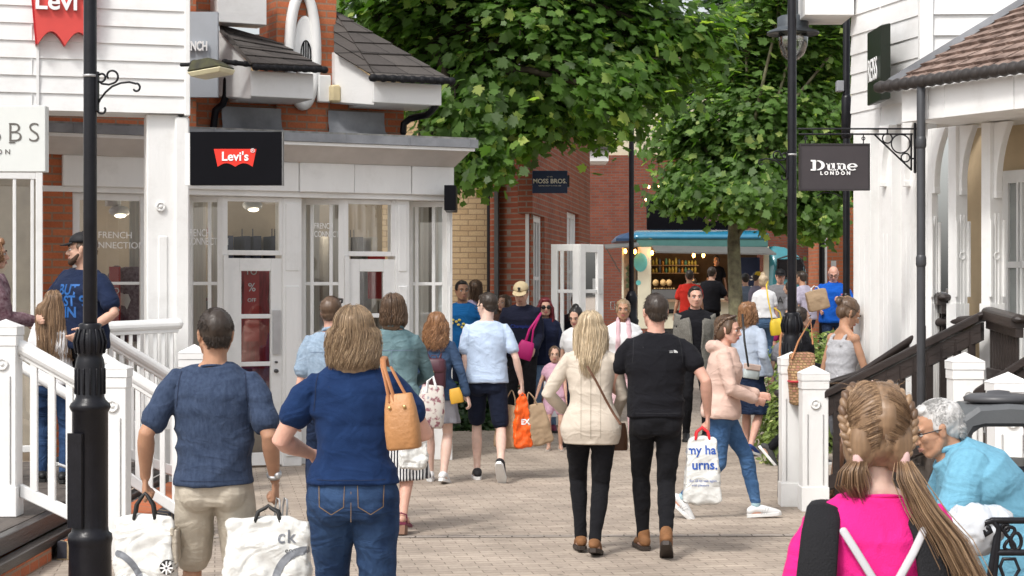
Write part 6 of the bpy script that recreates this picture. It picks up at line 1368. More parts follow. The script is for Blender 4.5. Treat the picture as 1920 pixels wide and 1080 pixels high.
        q.tube([hd(*v) for v in pts], [rr_*.8]*5+[rr_]*(steps-2)+[rr_*.7, rr_*.25], n=3, cap=False, m=rn.choice((0, 1, 1, 2, 2)))
    if kind == 'pony':
        for i in range(n_//3):
            ox, oy = rn.gauss(0, .010), rn.gauss(0, .010); pz = opt.get('z', .02); e_ = rn.uniform(.8, 1.05)
            q.tube([hd(ox*.5, -.112+oy*.5, pz), hd(ox*1.6, -.153+oy, pz-.012), hd(ox*2.2, -.16+oy*1.5, pz-L*.4*e_), hd(ox*1.2, -.135+oy, pz-L*e_)], [.0025*HK, .003*HK, .003*HK, .0008*HK], n=3, cap=False, m=rn.choice((0, 1, 2)))
    if kind == 'bun':
        for i in range(n_//3):
            c_ = Vector((0, opt.get('y', -.05), opt.get('z', .11))); a_ = rn.uniform(0, 6.28); ax = Vector((rn.gauss(0, 1), rn.gauss(0, 1), rn.gauss(0, 1))).normalized(); b1 = ax.orthogonal().normalized(); b2 = ax.cross(b1); r_ = .043*rn.uniform(.85, 1.1)
            q.tube([hd(*(c_+b1*math.cos(a_+t)*r_+b2*math.sin(a_+t)*r_)) for t in (0, .5, 1, 1.5, 2)], [.0025*HK]*4+[.0006*HK], n=3, cap=False, m=rn.choice((0, 1, 2)))
    q.build('hair_strands', ms, o, fixn=False, smooth=True)
    return

# ---- carried things (world space): all top-level
def wpt(info, v): return info['M'] @ Vector(v)
def bag(name, label, top, wd, ht, dep, m, rz=0, handle=None, hm=None, hlen=.16, cat='bag', crumple=.012, taper=1.0, seed=1, tilt=0, sub=10, two=True, group=None, hr=.006, ztop=None):
    """open shopping bag hanging from point top (world)"""
    top = Vector(top); r = thing(name, label, cat, (top.x, top.y, top.z), rz, group); r.rotation_euler = (0, rad(tilt), rz)
    q = MB(); rs = []; n = sub; rnd = random.Random(seed)
    for i in range(n+1):
        f = i/n; z = -hlen-ht*f; a_ = wd/2*(1-(1-taper)*(1-f)); b_ = dep/2*(.35+.65*min(1, f*2.2)); ring = []
        for kx, ky, cnt in ((-1, -1, 6), (1, -1, 3), (1, 1, 6), (-1, 1, 3)):
            nx_, ny_ = {(-1, -1): (1, -1), (1, -1): (1, 1), (1, 1): (-1, 1), (-1, 1): (-1, -1)}[(kx, ky)]
            for j in range(cnt): t = j/cnt; ring.append(Vector(((kx+(nx_-kx)*t)*a_, (ky+(ny_-ky)*t)*b_, z)))
        rs.append(ring)
    q.rings(rs)
    o = q.build('bag_body', m, r, fixn=True, smooth=crumple > .006)
    sb = o.modifiers.new('sub', 'SUBSURF'); sb.levels = sb.render_levels = 2; sb.subdivision_type = 'SIMPLE' if crumple < .006 else 'CATMULL_CLARK'
    tx = bpy.data.textures.new('crumple', 'CLOUDS'); tx.noise_scale = .09; tx.noise_depth = 3
    dm = o.modifiers.new('crumple', 'DISPLACE'); dm.texture = tx; dm.strength = crumple*2.6; dm.mid_level = .5; dm.texture_coords = 'LOCAL'
    PEND.append((o, 0, (1, 1, 1), 1, 0)); r['b'] = 1; del r['b']
    if handle is not None:
        for sg in ((-1, 1) if two else (0,)):
            q = MB(); y_ = sg*dep*.16; w_ = wd*handle
            q.tube([(-w_/2, y_, -hlen-.02), (-w_/2*.8, y_*.8, -hlen*.55), (-w_*.12, y_*.1, -.012), (0, 0, 0), (w_*.12, y_*.1, -.012), (w_/2*.8, y_*.8, -hlen*.55), (w_/2, y_, -hlen-.02)], hr, n=6, flat=(1, 1)); q.build('handle', hm or m, r, smooth=True)
    return r
def printon(b, o): PROJ.append((o, b.children[0], Vector((0, 1, 0)))); return o
def seam(info, tgt, pts, r=.0022, m=None, nv=(0, 1, 0), name='seam'):
    q = MB(); P = [Vector(p) for p in pts]; D = []
    for a_, b_ in zip(P, P[1:]): D += [a_.lerp(b_, i/6) for i in range(6)]
    D.append(P[-1]); q.tube(D, r, n=4, cap=False); o = q.build(name, m or mat('seam_dark', (.01, .012, .018), .9), info['R'], fixn=False); PROJ.append((o, tgt, Vector(nv))); return o
def strapline(name, m, par_info, pts, r=.01, flat=(1.6, .4)):
    q = MB(); q.tube(pts, r, n=8, flat=flat); return q.build(name, m, par_info, smooth=True)
def cloth_text(info, tgt, s_, size, m, org, ax=(1, 0, 0), nv=(0, 1, 0), bold=0, name='print', sx=1):
    """letters printed on a garment; local coords, projected along nv"""
    t_ = text(s_, size, m, info['R'], org, ax, (0, 0, 1), name=name, bold=bold, depth=0, world=False, sx=sx)
    PROJ.append((t_, tgt, Vector(nv))); return t_
mat('dark_lens', (.01, .008, .008), .08); mat('brass', (.6, .45, .2), .3, metal=.9); mat('cloth_white_cotton', (.72, .72, .73), .9, .03, 8, .35, 260, spec=.15, sheen=.15); 
wshoe = {'m': mat('white_trainer', (.68, .68, .68), .5, .04), 'sole': mat('white_sole', (.7, .7, .69), .6), 'stripe': True}
plainw = {'m': MATS['white_trainer'], 'sole': MATS['white_sole']}
bshoe = {'m': mat('brown_suede', (.20, .09, .035), .8, .2, 20), 'sole': mat('brown_sole', (.035, .025, .02), .6)}
dshoe = {'m': mat('black_shoe', (.012, .012, .013), .5), 'sole': mat('black_sole', (.02, .02, .02), .7)}
vans = {'m': mat('black_canvas_shoe', (.014, .014, .016), .7), 'sole': MATS['white_sole']}
navyt = cloth('navy_slub', (.030, .046, .088), c2=(.050, .072, .125), vs=60, stretch=(1, 1, .4)); navyt2 = cloth('royal_navy', (.008, .024, .080), c2=(.012, .034, .105))
khaki = cloth('khaki', (.42, .37, .30), c2=(.52, .47, .39)); jeans = denim('blue', (.012, .030, .085), (.042, .085, .18)); jeansl = denim('light', (.10, .17, .29), (.2, .3, .45)); djean = denim('dark', (.010, .017, .045), (.02, .035, .075))
lbshirt = cloth('chambray', (.23, .31, .40), c2=(.30, .38, .48), vs=40); tealden = denim('teal', (.09, .16, .18), (.17, .26, .28)); djack = denim('jacket', (.028, .055, .115), (.06, .10, .18))
ltblue = cloth('pale_blue_tee', (.46, .56, .72)); navysh = cloth('navy_shorts', (.010, .014, .03)); blk = cloth('black_jersey', (.010, .010, .013)); blkt = cloth('black_trouser', (.009, .009, .011)); beigeb = cloth('beige_blazer', (.57, .50, .42), var=.05)
wh = cloth('white_cotton', (.72, .72, .73), var=.03); pinkh = cloth('blush_hoodie', (.62, .44, .37), var=.04); hot = cloth('hot_pink', (.72, .022, .22), var=.05)
NAV = 'shoppers walking along the paved street'
# ---- man with khaki shorts
p1 = person(402, 400, 1.715, 2, 'greying man in faded navy T-shirt and khaki cargo shorts carrying two white bags', skin='tan', head=(14, 0), sh=.198, bulk=1.0, hipw=.98, lean=1, face=True,
   LH=(-.335, .04, .945), RH=(.285, .03, .93), LG='grip', RG='grip', LE=(-.45, -1, 0), RE=(.3, -1, 0), LF=(-.14, .06, .092, 0), RF=(.13, -.08, .10, -8),
   top=dict(m=navyt, sleeve=.72, t0=-.035, ex=.020, fold=.010, sw=1.0, flare=.010), bottom=dict(kind='shorts', m=khaki, len=.90, loose=1.5, ex=.016, fold=.006), hair=('short', 'dark'), shoes=plainw, armw=1.08)
q = MB(); W_ = p1['arms'][1][2]; E_ = p1['arms'][1][1]; d_ = (W_-E_).normalized(); q.tube([W_-d_*.035, W_-d_*.018], .036, n=16, cap=False); q.ell(W_-d_*.026+Vector((.02, -.03, 0)), (.018, .012, .018)); q.build('wristwatch', mat('watch_steel', (.5, .5, .5), .3, metal=.8), p1['R'], smooth=True)
for sg in (-1, 1):      # cargo pocket flaps
    q = MB(); c_ = p1['pel']+Vector((sg*.175, -.02, -.30)); q.box(c_.x-.012, c_.x+.014, c_.y-.07, c_.y+.07, c_.z-.10, c_.z+.06); q.box(c_.x-.02 if sg < 0 else c_.x+.0, c_.x+.0 if sg < 0 else c_.x+.022, c_.y-.075, c_.y+.075, c_.z+.03, c_.z+.07); q.build('cargo_pocket', khaki, p1['R'], bevel=.006)
plas = mat('white_plastic_bag', (.66, .66, .635), .35, .06, 5, .5, 22, spec=.5, crease=.3)
p_ = plas.node_tree.nodes['Principled BSDF']
blackh = mat('black_handle', (.015, .015, .015), .5)
greyp = mat('grey_print', (.16, .17, .19), .5); blackp = mat('black_print', (.03, .03, .03), .5)
def bagmark(b, tgtname, fn):      # prints on the front of a bag
    pass
b1 = bag('carrier_bag', 'white carrier bag with a flag roundel in the left hand of the man in shorts', W(272, 925, 403), .275, .50, .12, plas, 0, .35, blackh, .095, seed=1, crumple=.022, hr=.009)
q = MB(); q.tube([(-.135+.16*math.sin(t), -.075, -.57+.30*math.cos(t)) for t in np.linspace(.1, 1.45, 14)], .010, n=6, flat=(1.5, .4), fd=(0, 0, 1)); printon(b1, q.build('grey_arc', greyp, b1))
q = MB(); q.rings([[Vector((.115+math.cos(t)*.035, y, -.335+math.sin(t)*.035)) for t in np.linspace(0, 6.283, 21)[:-1]] for y in (-.082, -.07)]); printon(b1, q.build('roundel', blackp, b1))
q = MB(); 
for a_ in (0, .785, 1.57, 2.356): q.obox((.115-math.cos(a_)*.03, -.084, -.335-math.sin(a_)*.03), (.115+math.cos(a_)*.03, -.084, -.335+math.sin(a_)*.03), .006, .008, up=(0, 1, 0))
q.build('roundel_cross', wtext, b1)
b2 = bag('carrier_bag', 'wide white carrier bag with grey lettering in the right hand of the man in shorts', W(503, 948, 405), .385, .5, .15, plas, 0, .3, blackh, .05, seed=2, crumple=.024, hr=.009)
printon(b2, text('ck', .085, greyp, b2, (.09, -.10, -.14), (1, 0, 0), (0, 0, 1), world=False, bold=.001, depth=0, spacing=1.15)); printon(b2, text('eco', .035, blackp, b2, (.11, -.10, -.20), (1, 0, 0), (0, 0, 1), world=False, depth=0))
q = MB(); q.tube([(.04+.14*(1-math.cos(t)), -.10, -.36+.16*math.sin(t)) for t in np.linspace(.1, 1.6, 14)], .012, n=6, flat=(1.5, .4), fd=(0, 0, 1)); printon(b2, q.build('grey_arc', greyp, b2))
q = MB(); A_ = W(530, 985, 400); 
for dx in (0, -.035): q.tube([A_+Vector((dx-.005, 0, -.06)), A_+Vector((dx, 0, .08)), A_+Vector((dx+.008, 0, .13)), A_+Vector((dx+.02, 0, .12)), A_+Vector((dx+.022, 0, .08)), A_+Vector((dx+.012, 0, -.06))], .005, n=6)
tag(q.build('metal_handles', MATS['watch_steel'], None, smooth=True), 'two slim silver loop handles sticking up from the wide white carrier bag', 'handle')

# ---- woman with tan bag
p2 = person(662, 430, 1.735, 1, 'woman with layered blonde hair, navy T-shirt and blue jeans carrying a tan bag', fem=True, skin='pink', head=(0, 2), bulk=1.04, belly=1.05, hipw=1.02, sh=.196, lean=2, armw=1.3, legw=1.1,
   LH=(-.215, .24, 1.08), RH=(.13, .30, 1.17), LE=(-.8, -.6, -.6), RE=(1, -.5, -.4), LF=(-.10, .12, .092), RF=(.10, -.15, .12, -20), top=dict(m=navyt2, sleeve=.52, t0=.02, ex=.018, fold=.009, sw=.98), bottom=dict(m=jeans, ex=.012, w=1.06, pockets=True, fold=.006),
   hair=('bob', 'dkblonde', dict(len=.135, w=.100, wave=.011, freq=7, taper=.15, side=.10, back=1.1, n=1.3)), shoes=dshoe)
q = MB(); q.tube([p2['at'](t, 0, -.135) for t in (-.14, -.09, -.05, -.01)], .0018, n=4); o = q.build('back_seam', MATS['stitch'], p2['R'], fixn=False)
tan = mat('tan_leather', (.42, .20, .075), .5, .15, 8, .4, 60, spec=.5); tand = mat('tan_strap', (.40, .17, .07), .5)
def handbag(name, label, c, wd, ht, dep, m, rz=0, tilt=0, flap=None, group=None):
    r = thing(name, label, 'handbag', c, rz, group); r.rotation_euler = (0, rad(tilt), rz); q = MB()
    q.rings([[Vector((math.copysign(abs(math.cos(t))**.55, math.cos(t))*wd/2*a_, math.copysign(abs(math.sin(t))**.7, math.sin(t))*dep/2*b_, z*ht)) for t in np.linspace(0, 6.283, 25)[:-1]] for z, a_, b_ in ((-1, .90, .9), (-.97, 1.0, 1.08), (-.6, 1.02, 1.15), (-.25, .92, .8), (-.02, .78, .45), (0, .74, .35))])
    o = q.build('bag_body', m, r, smooth=False, bevel=.008); o.data.shade_smooth()
    if flap: q = MB(); q.rings([[Vector((x*wd/2, y*dep/2*1.25, z*ht)) for x, y in ((-.95, -1), (.95, -1), (.95, 1), (-.95, 1))] for z in (-.42, .02)]); q.build('flap', flap, r, bevel=.01)
    return r
hb = handbag('handbag', 'slouchy tan leather shoulder bag hanging behind the blonde woman in the navy T-shirt', W(748, 738, 445), .145, .235, .10, tan, rad(-12), -6)
q = MB(); s_ = 445
a_ = lambda px, py, dy=0: W(px, py, s_)+Vector((0, dy, 0))
for dx in (0, 10): q.tube([a_(731+dx, 752, -.02), a_(723+dx*.6, 715, -.0), a_(716+dx*.4, 690, .03), a_(714+dx*.3, 676, .08), a_(716+dx*.3, 672, .16), a_(720, 690, .24)], .0085, n=8, flat=(1.2, .5))
q.tube([a_(733, 690, .02), a_(752, 725, 0), a_(768, 752, -.01)], .007, n=8, flat=(1.2, .5)); q.build('strap', tand, hb, world=True, smooth=True)
q = MB(); 
for dx in (-.035, .03): q.ell((dx, -.045, -.055), (.008, .006, .008))
q.build('stud', mat('brass', (.6, .45, .2), .3, metal=.9), hb, smooth=True)

# ---- man in chambray shirt, woman in teal jacket
p3 = person(622, 244, 1.77, 3, 'man in pale chambray shirt and navy trousers with sunglasses pushed up on his short hair', skin='pink', sh=.195, head=(-18, 0), LH=(-.27, .02, .83), RH=(.24, .15, .85), LF=(-.13, -.30, .27, -62), RF=(.09, .25, .10, 8), pel=(0, 0, .935),
   top=dict(m=lbshirt, sleeve=.75, t0=-.08, ex=.024, fold=.006, sw=1.15, collar=True, name='shirt'), bottom=dict(m=djean, w=1.0), hair=('short', 'brown'), shoes=dict(m=mat('grey_shoe', (.05, .05, .05), .7), sole=MATS['black_sole']))
q = MB(); q.tube([p3['hd'](-.08, .0, .085), p3['hd'](-.06, .07, .105), p3['hd'](0, .09, .11), p3['hd'](.06, .07, .105), p3['hd'](.08, 0, .085)], .009, n=8); q.build('sunglasses', MATS['dark_lens'], p3['R'], smooth=True)
stripe = bpy.data.materials.new('striped_skirt'); stripe.use_nodes = True; nt = stripe.node_tree; tc = node(nt, 'ShaderNodeTexCoord'); wv_ = node(nt, 'ShaderNodeTexWave', Scale=14, Distortion=1.2); wv_.bands_direction = 'X'; nt.links.new(tc.outputs['Object'], wv_.inputs[0]); cr = node(nt, 'ShaderNodeValToRGB'); cr.color_ramp.interpolation = 'CONSTANT'; cr.color_ramp.elements[0].color = (.02, .02, .03, 1); cr.color_ramp.elements[1].position = .5; cr.color_ramp.elements[1].color = (.7, .7, .7, 1); nt.links.new(wv_.outputs[0], cr.inputs[0]); nt.links.new(cr.outputs[0], nt.nodes['Principled BSDF'].inputs[0]); nt.nodes['Principled BSDF'].inputs['Roughness'].default_value = .9
p4 = person(738, 251, 1.76, -3, 'woman with dark bobbed hair, faded teal denim jacket and black and white striped skirt', fem=True, skin='pink', head=(-12, 2), sh=.178, bulk=1.1, LH=(-.2, .25, 1.05), RH=(.10, .30, 1.08), RE=(1, -.6, -.4), LF=(-.08, .22, .13), RF=(.09, -.18, .155, -12), pel=(0, 0, .97),
   top=dict(m=tealden, sleeve=1.85, t0=-.02, ex=.024, fold=.006, sw=1.12, collar=True, name='jacket'), bottom=dict(kind='skirt', m=stripe, drop=.58, flare=.07), hair=('bob', 'brown', dict(len=.10, w=.085, wave=.006, taper=.1, side=.09)), shoes=dict(kind='sandal', m=mat('plum_leather', (.16, .02, .05), .5), heel=True))
flor = bpy.data.materials.new('floral_canvas'); flor.use_nodes = True; nt = flor.node_tree; tc = node(nt, 'ShaderNodeTexCoord'); vo = node(nt, 'ShaderNodeTexNoise', Scale=22, Detail=3); nt.links.new(tc.outputs['Object'], vo.inputs[0]); cr = node(nt, 'ShaderNodeValToRGB'); e = cr.color_ramp; e.elements[0].position = .38; e.elements[0].color = (.25, .10, .12, 1); e.elements[1].position = .47; e.elements[1].color = (.6, .55, .5, 1); k = e.elements.new(.6); k.color = (.58, .54, .5, 1); k = e.elements.new(.68); k.color = (.3, .3, .33, 1); nt.links.new(vo.outputs[0], cr.inputs[0]); nt.links.new(cr.outputs[0], nt.nodes['Principled BSDF'].inputs[0])
b = handbag('floral_bag', 'floral canvas shopper on the arm of the woman in the teal denim jacket', W(812, 722, 258), .20, .31, .14, flor, rad(15), 6)
q = MB(); q.tube([W(800, 735, 262), W(802, 715, 262), W(812, 706, 262), W(818, 728, 262)], .010, n=8); q.build('handle', MATS['cloth_white_cotton'], b, world=True, smooth=True)
b = bag('carrier_bag', 'small white plastic bag hanging beside the striped skirt', W(775, 775, 262), .19, .34, .10, plas, rad(10), .4, plas, .06, seed=4, crumple=.03)
# ---- couple holding hands
p5 = person(818, 200, 1.60, -6, 'young woman with curly ginger hair and dark denim jacket wearing a small maroon backpack', fem=True, skin='pale', head=(-5, 0), hipw=1.12, legw=1.12, LH=(-.2, .2, .95), RH=(.33, .0, .86), RE=(.7, -1, 0), LF=(-.09, .18, .092), RF=(.09, -.1, .11, -12),
   top=dict(m=djack, sleeve=1.9, t0=-.10, ex=.022, fold=.007, sw=1.12, name='jacket', collar=True), bottom=dict(kind='skirt', m=cloth('grey_skirt', (.25, .25, .28)), drop=.34, flare=.03), hair=('curly', 'ginger', dict(len=.26, w=.105, wave=.022, freq=14, lump=.012, taper=.1, thick=1.6, n=1.3, back=2.2)), shoes=plainw)
mar = mat('maroon_leather', (.065, .02, .03), .45, .1)
def backpack(name, label, info, m, w_=.22, h_=.26, dep=.11, z=.30, cl=None):
    A_ = info['M'] @ info['at'](z, 0, -.13-dep/2); r = thing(name, label, 'backpack', A_, info['R'].rotation_euler.z)
    q = MB(); q.rings([[Vector((math.copysign(abs(math.cos(t))**.5, math.cos(t))*w_/2*a_, math.copysign(abs(math.sin(t))**.6, math.sin(t))*dep/2*a_, zz*h_)) for t in np.linspace(0, 6.283, 25)[:-1]] for zz, a_ in ((-1, .85), (-.96, 1), (-.3, 1.03), (.0, .95), (.06, .8))]); q.build('pack_body', m, r, smooth=False, bevel=.004).data.shade_smooth()
    q = MB(); q.rings([[Vector((math.copysign(abs(math.cos(t))**.5, math.cos(t))*w_/2*a_, math.copysign(abs(math.sin(t))**.6, math.sin(t))*dep/2*a_*1.12, zz*h_)) for t in np.linspace(0, 6.283, 25)[:-1]] for zz, a_ in ((-.42, 1.0), (-.3, 1.06), (.02, 1.0), (.085, .75))]); q.build('flap', m, r, bevel=.004).data.shade_smooth()
    q = MB()
    for sg in (-1, 1): q.tube([(sg*w_*.2, dep*.4, .0), (sg*w_*.35, dep*.9, .10), (sg*w_*.38, dep+.10, .125), (sg*w_*.40, dep+.2, .05)], .011, n=8, flat=(1.5, .5))
    q.tube([(-.03, 0, .02), (-.02, 0, .05), (.02, 0, .05), (.03, 0, .02)], .005, n=6); q.build('strap', m, r, smooth=True)
    if cl: q = MB(); q.ell((0, -dep/2*1.2, -.42*h_), (.016, .012, .022)); q.build('clasp', cl, r, smooth=True)
    return r
backpack('backpack', 'small maroon leather backpack with a brass clasp on the ginger-haired woman', p5, mar, cl=MATS['brass'])
b = handbag('handbag', 'tiny mustard yellow bag at the hip of the ginger-haired woman', W(852, 728, 204), .12, .14, .05, mat('mustard', (.55, .30, .03), .6), 0, -12)
p6 = person(912, 197, 1.78, -2, 'tall boy in pale blue T-shirt and navy shorts carrying paper bags and an orange bag', skin='pale', head=(48, -8), sh=.195, glasses='clear', LH=(-.20, .0, .86), RH=(.33, .03, .90), RG='grip', LE=(-.7, -1, 0), RE=(.4, -1, -.1), LF=(-.09, .06, .092), RF=(.15, -.34, .19, -48),
   top=dict(m=ltblue, sleeve=.62, t0=-.04, ex=.028, fold=.006, sw=1.2, flare=.014), bottom=dict(kind='shorts', m=navysh, len=.86, loose=1.0), hair=('short', 'dark'), shoes=vans, armw=.92)
kraft = mat('kraft_paper', (.34, .24, .15), .8, .08, 6, .2, 30); org = mat('orange_bag', (.85, .12, .015), .4, .06, 5)
H_ = wpt(p6, p6['hands'][1]); tx = H_+Vector((0, -.03, .0))
bo = bag('orange_bag', 'bright orange carrier bag between two brown paper bags in the boy\'s right hand', tx, .19, .50, .06, org, rad(20), .3, org, .03, seed=6, crumple=.03, taper=.5)
printon(bo, text('EX', .07, wtext, bo, (.02, -.05, -.28), (1, 0, 0), (0, 0, 1), world=False, bold=.003, depth=0))
bag('paper_bag', 'brown paper bag left of the orange bag, hanging from the boy\'s right hand', tx+Vector((-.10, .05, .02)), .25, .42, .12, kraft, rad(-8), .4, kraft, .14, seed=7, crumple=.012, tilt=5)
bag('paper_bag', 'slanting brown paper bag right of the orange bag, hanging from the boy\'s hand', tx+Vector((.06, .05, .0)), .22, .40, .12, kraft, rad(12), .4, kraft, .12, seed=8, crumple=.012, tilt=-16)

# ---- group by the brick wall
p7 = person(868, 150, 1.83, 170, 'dark-haired stubbly man in bright blue printed T-shirt turned towards the couple', skin='olive', head=(28, 0), top=dict(m=cloth('bright_blue', (.012, .12, .34)), sleeve=.65, ex=.024, sw=1.15), bottom=dict(kind='shorts', m=navysh, len=.95, loose=1), hair=('short', 'black'), shoes=dshoe, RH=(.2, .25, 1.1), LH=(-.22, .2, 1.0), brow=(.02, .015, .01))
q = MB(); rn_ = random.Random(2)
for i in range(9): q.ell(p7['at'](.18+rn_.random()*.16, rn_.uniform(-.1, .1), .15), (.02, .006, .016))
q.build('print', mat('yellow_print', (.6, .5, .1), .6), p7['R'])
person(893, 139, 1.75, 20, 'woman with straight light brown hair half hidden behind the man in bright blue', fem=True, face=False, top=dict(m=cloth('lilac_top', (.35, .3, .42)), sleeve=.5), bottom=dict(m=djean), hair=('long', 'brown', dict(len=.22)), shoes=dshoe)
p9 = person(925, 133, 1.80, -25, 'man in dark olive T-shirt seen from behind by the brick wall', skin='pink', head=(10, 0), face=False, sh=.205, top=dict(m=cloth('olive_green', (.095, .10, .075)), sleeve=.68, ex=.026, sw=1.2), bottom=dict(m=djean), hair=('short', 'brown'), shoes=dshoe)
cloth_text(p9, p9['top'], 'HILL', .06, wtext, (0, -.2, 1.42), bold=.002)
person(946, 144, 1.60, 165, 'brown-haired girl peering out between the tall boy and the man in the cap', fem=True, head=(-20, 5), top=dict(m=cloth('brown_top', (.09, .05, .04)), sleeve=.5), bottom=dict(m=djean), hair=('long', 'brown', dict(len=.24)), shoes=dshoe)
def cap(info, m, brim_dir=0, badge=None, m2=None):
    q = MB(); hd = info['hd']; HK = info['HK']
    R_ = []
    for t in np.linspace(0, 1.5, 8): R_.append([hd(math.cos(u)*.090*math.cos(t), -.012+math.sin(u)*.107*math.cos(t), .052+.085*math.sin(t)) for u in np.linspace(0, 6.283, 25)[:-1]])
    q.rings(R_); q.ell(hd(0, -.012, .137), (.008, .008, .006)); o = q.build('cap', m, info['R'], smooth=True)
    q = MB(); v = []
    top_ = [(x, .075+.085*math.sqrt(max(0, 1-(x/.082)**2))) for x in np.linspace(-.078, .078, 13)]; bot_ = [(x, .085*math.sqrt(max(0, 1-(x/.1)**2))-.0) for x in np.linspace(.078, -.078, 13)]
    R_ = [[hd(x, y, .060-.35*(max(0, y-.07))-abs(x)**2*2.5+dz) for x, y in top_+bot_] for dz in (0, .005)]; q.rings(R_); q.build('peak', m2 or m, o, smooth=False)
    if badge: q = MB(); 
    if badge:
        for a_ in (-.5, 0, .5): q.tube([hd(0, .096, .078), hd(math.sin(a_)*.026, .095-.006, .078+math.cos(a_)*.026)], .007*HK, n=6)
        for z_ in (.070, .064): q.tube([hd(-.02, .099, z_), hd(.02, .099, z_)], .0025*HK, n=5)
        q.build('badge', badge, o, smooth=True)
p11 = person(978, 155, 1.85, 176, 'young man in beige baseball cap and dark navy sweatshirt looking down', skin='fair', head=(-8, -22), curve=8, sh=.2, top=dict(m=cloth('ink_sweat', (.012, .014, .03)), sleeve=1.92, ex=.026, sw=1.2, cm=wh, t0=-.05), bottom=dict(m=blkt, w=1.0), hair=('short', 'dark'), shoes=dshoe, LH=(-.16, .22, .98), RH=(.2, .16, .9))
cap(p11, mat('cap_beige', (.55, .44, .27), .8), badge=blackp)
cloth_text(p11, p11['top'], 'Champion', .06, mat('blue_print', (.02, .05, .3), .6), p11['at'](.33, 0, .3), ax=(-1, 0, 0), nv=(0, -1, 0))
p12 = person(1022, 153, 1.64, 182, 'woman with long dark red hair and sunglasses, navy button-through top and light jeans', fem=True, skin='fair', glasses='sun', head=(4, 0), RH=(.16, .20, 1.28), RE=(.6, -.4, -1), LH=(-.24, .05, .85), top=dict(m=cloth('dark_navy_blouse', (.012, .016, .04)), sleeve=1.9, ex=.02, t0=-.07, name='blouse', placket=True), bottom=dict(m=jeansl, w=.95), hair=('long', 'red', dict(len=.34, w=.11, side=.34, thick=1.5, back=2)), shoes=dict(m=mat('plum_shoe', (.12, .015, .04), .5), sole=MATS['black_sole']))
q = MB(); 
for t in (.12, .19, .26, .33): q.ell(p12['at'](t, 0, .145), (.006, .004, .006))
q.build('buttons', wtext, p12['R'])
b = handbag('handbag', 'bright magenta shoulder bag carried by the woman with dark red hair', W(990, 640, 158), .20, .22, .10, mat('magenta', (.50, .01, .16), .5), 0, 18)
q = MB(); q.tube([W(985, 642, 158), W(993, 618, 158), W(1008, 597, 158), W(1014, 588, 156)], .016, n=8); q.tube([W(997, 642, 158), W(1000, 618, 158), W(1010, 597, 158)], .012, n=8); q.build('strap', MATS['magenta'], b, world=True, smooth=True)
bag('paper_bag', 'flat white paper bag held low beside the woman with dark red hair', W(1033, 712, 158), .17, .42, .08, mat('white_paper', (.72, .74, .78), .6), 0, .4, None, .02, seed=3, crumple=.004)
person(1083, 148, 1.66, 15, 'dark-haired man seen from behind in front of the white doors', face=False, top=dict(m=cloth('ink2', (.012, .013, .02)), sleeve=.6), bottom=dict(m=djean), hair=('short', 'dark'), shoes=dshoe)
person(1082, 165, 1.59, 150, 'dark-haired woman in white top looking down behind the blonde in the cream blazer', fem=True, head=(10, -20), top=dict(m=wh, sleeve=.5), bottom=dict(m=djean), hair=('bun', 'black'), shoes=dshoe)
person(1040, 168, 1.15, 178, 'little girl in pale pink top and shorts with sandals reaching out one hand', fem=True, kid=True, sh=.16, skin='fair', RH=(.32, .12, .88), RE=(.5, -.6, -.4), LH=(-.2, .12, .85), top=dict(m=cloth('pale_pink', (.62, .38, .48)), sleeve=.4, t0=-.05), bottom=dict(kind='shorts', m=MATS['cloth_pale_pink'], len=.6, loose=1), hair=('pony', 'brown', dict(len=.12)), shoes=dict(kind='sandal', m=mat('silver_sandal', (.5, .45, .4), .4)))
# ---- blonde in blazer and man in black
p16 = person(1108, 274, 1.66, -3, 'woman with long straight blonde hair, cream blazer and black leggings walking away', fem=True, skin='fair', face=False, head=(-8, 0), sh=.178, hipw=1.06, LH=(-.20, .20, 1.02), RH=(.16, .24, .95), LE=(-.9, -.7, -.2), RE=(.9, -.7, -.2), LF=(-.075, .10, .11, -4), RF=(.03, -.14, .115, -12),
   top=dict(m=beigeb, sleeve=1.9, t0=-.155, ex=.022, flare=.022, fold=.005, fs=(5, 5, 6), sw=1.12, name='blazer', collar=True), bottom=dict(m=blkt, w=.98), hair=('long', 'blonde', dict(len=.34, w=.108, wave=.006, taper=.9, side=.2, n=1.8, back=2.6)), shoes=bshoe)
q = MB(); s_ = 283; q.tube([W(1102, 688, s_)+Vector((0, .03, 0)), W(1118, 715, s_), W(1135, 748, s_-1), W(1150, 775, s_-1), W(1163, 795, s_)], .0075, n=8, flat=(1.5, .6)); b = handbag('handbag', 'small brown crossbody bag tucked behind the cream blazer hem', W(1158, 793, 270), .14, .19, .06, mat('brown_leather', (.12, .055, .03), .5), 0, 0); q.build('strap', MATS['brown_leather'], b, world=True, smooth=True)
p17 = person(1230, 275, 1.79, 2, 'man in black T-shirt, black trousers and tan suede boots holding a plastic bag', skin='pink', face=False, head=(8, 0), sh=.205, bulk=1.02, LH=(-.16, .26, 1.02), LE=(-1, -.6, -.2), RH=(.345, .0, .935), RG='grip', RE=(.5, -1, 0), LF=(-.06, .24, .095), RF=(.04, -.24, .15, -30), pel=(0, 0, .94),
   top=dict(m=blk, sleeve=.50, t0=-.02, ex=.020, fold=.008, sw=1.0), bottom=dict(m=blkt, w=1.0), hair=('short', 'dark'), shoes=dict(bshoe, high=True), armw=1.05)
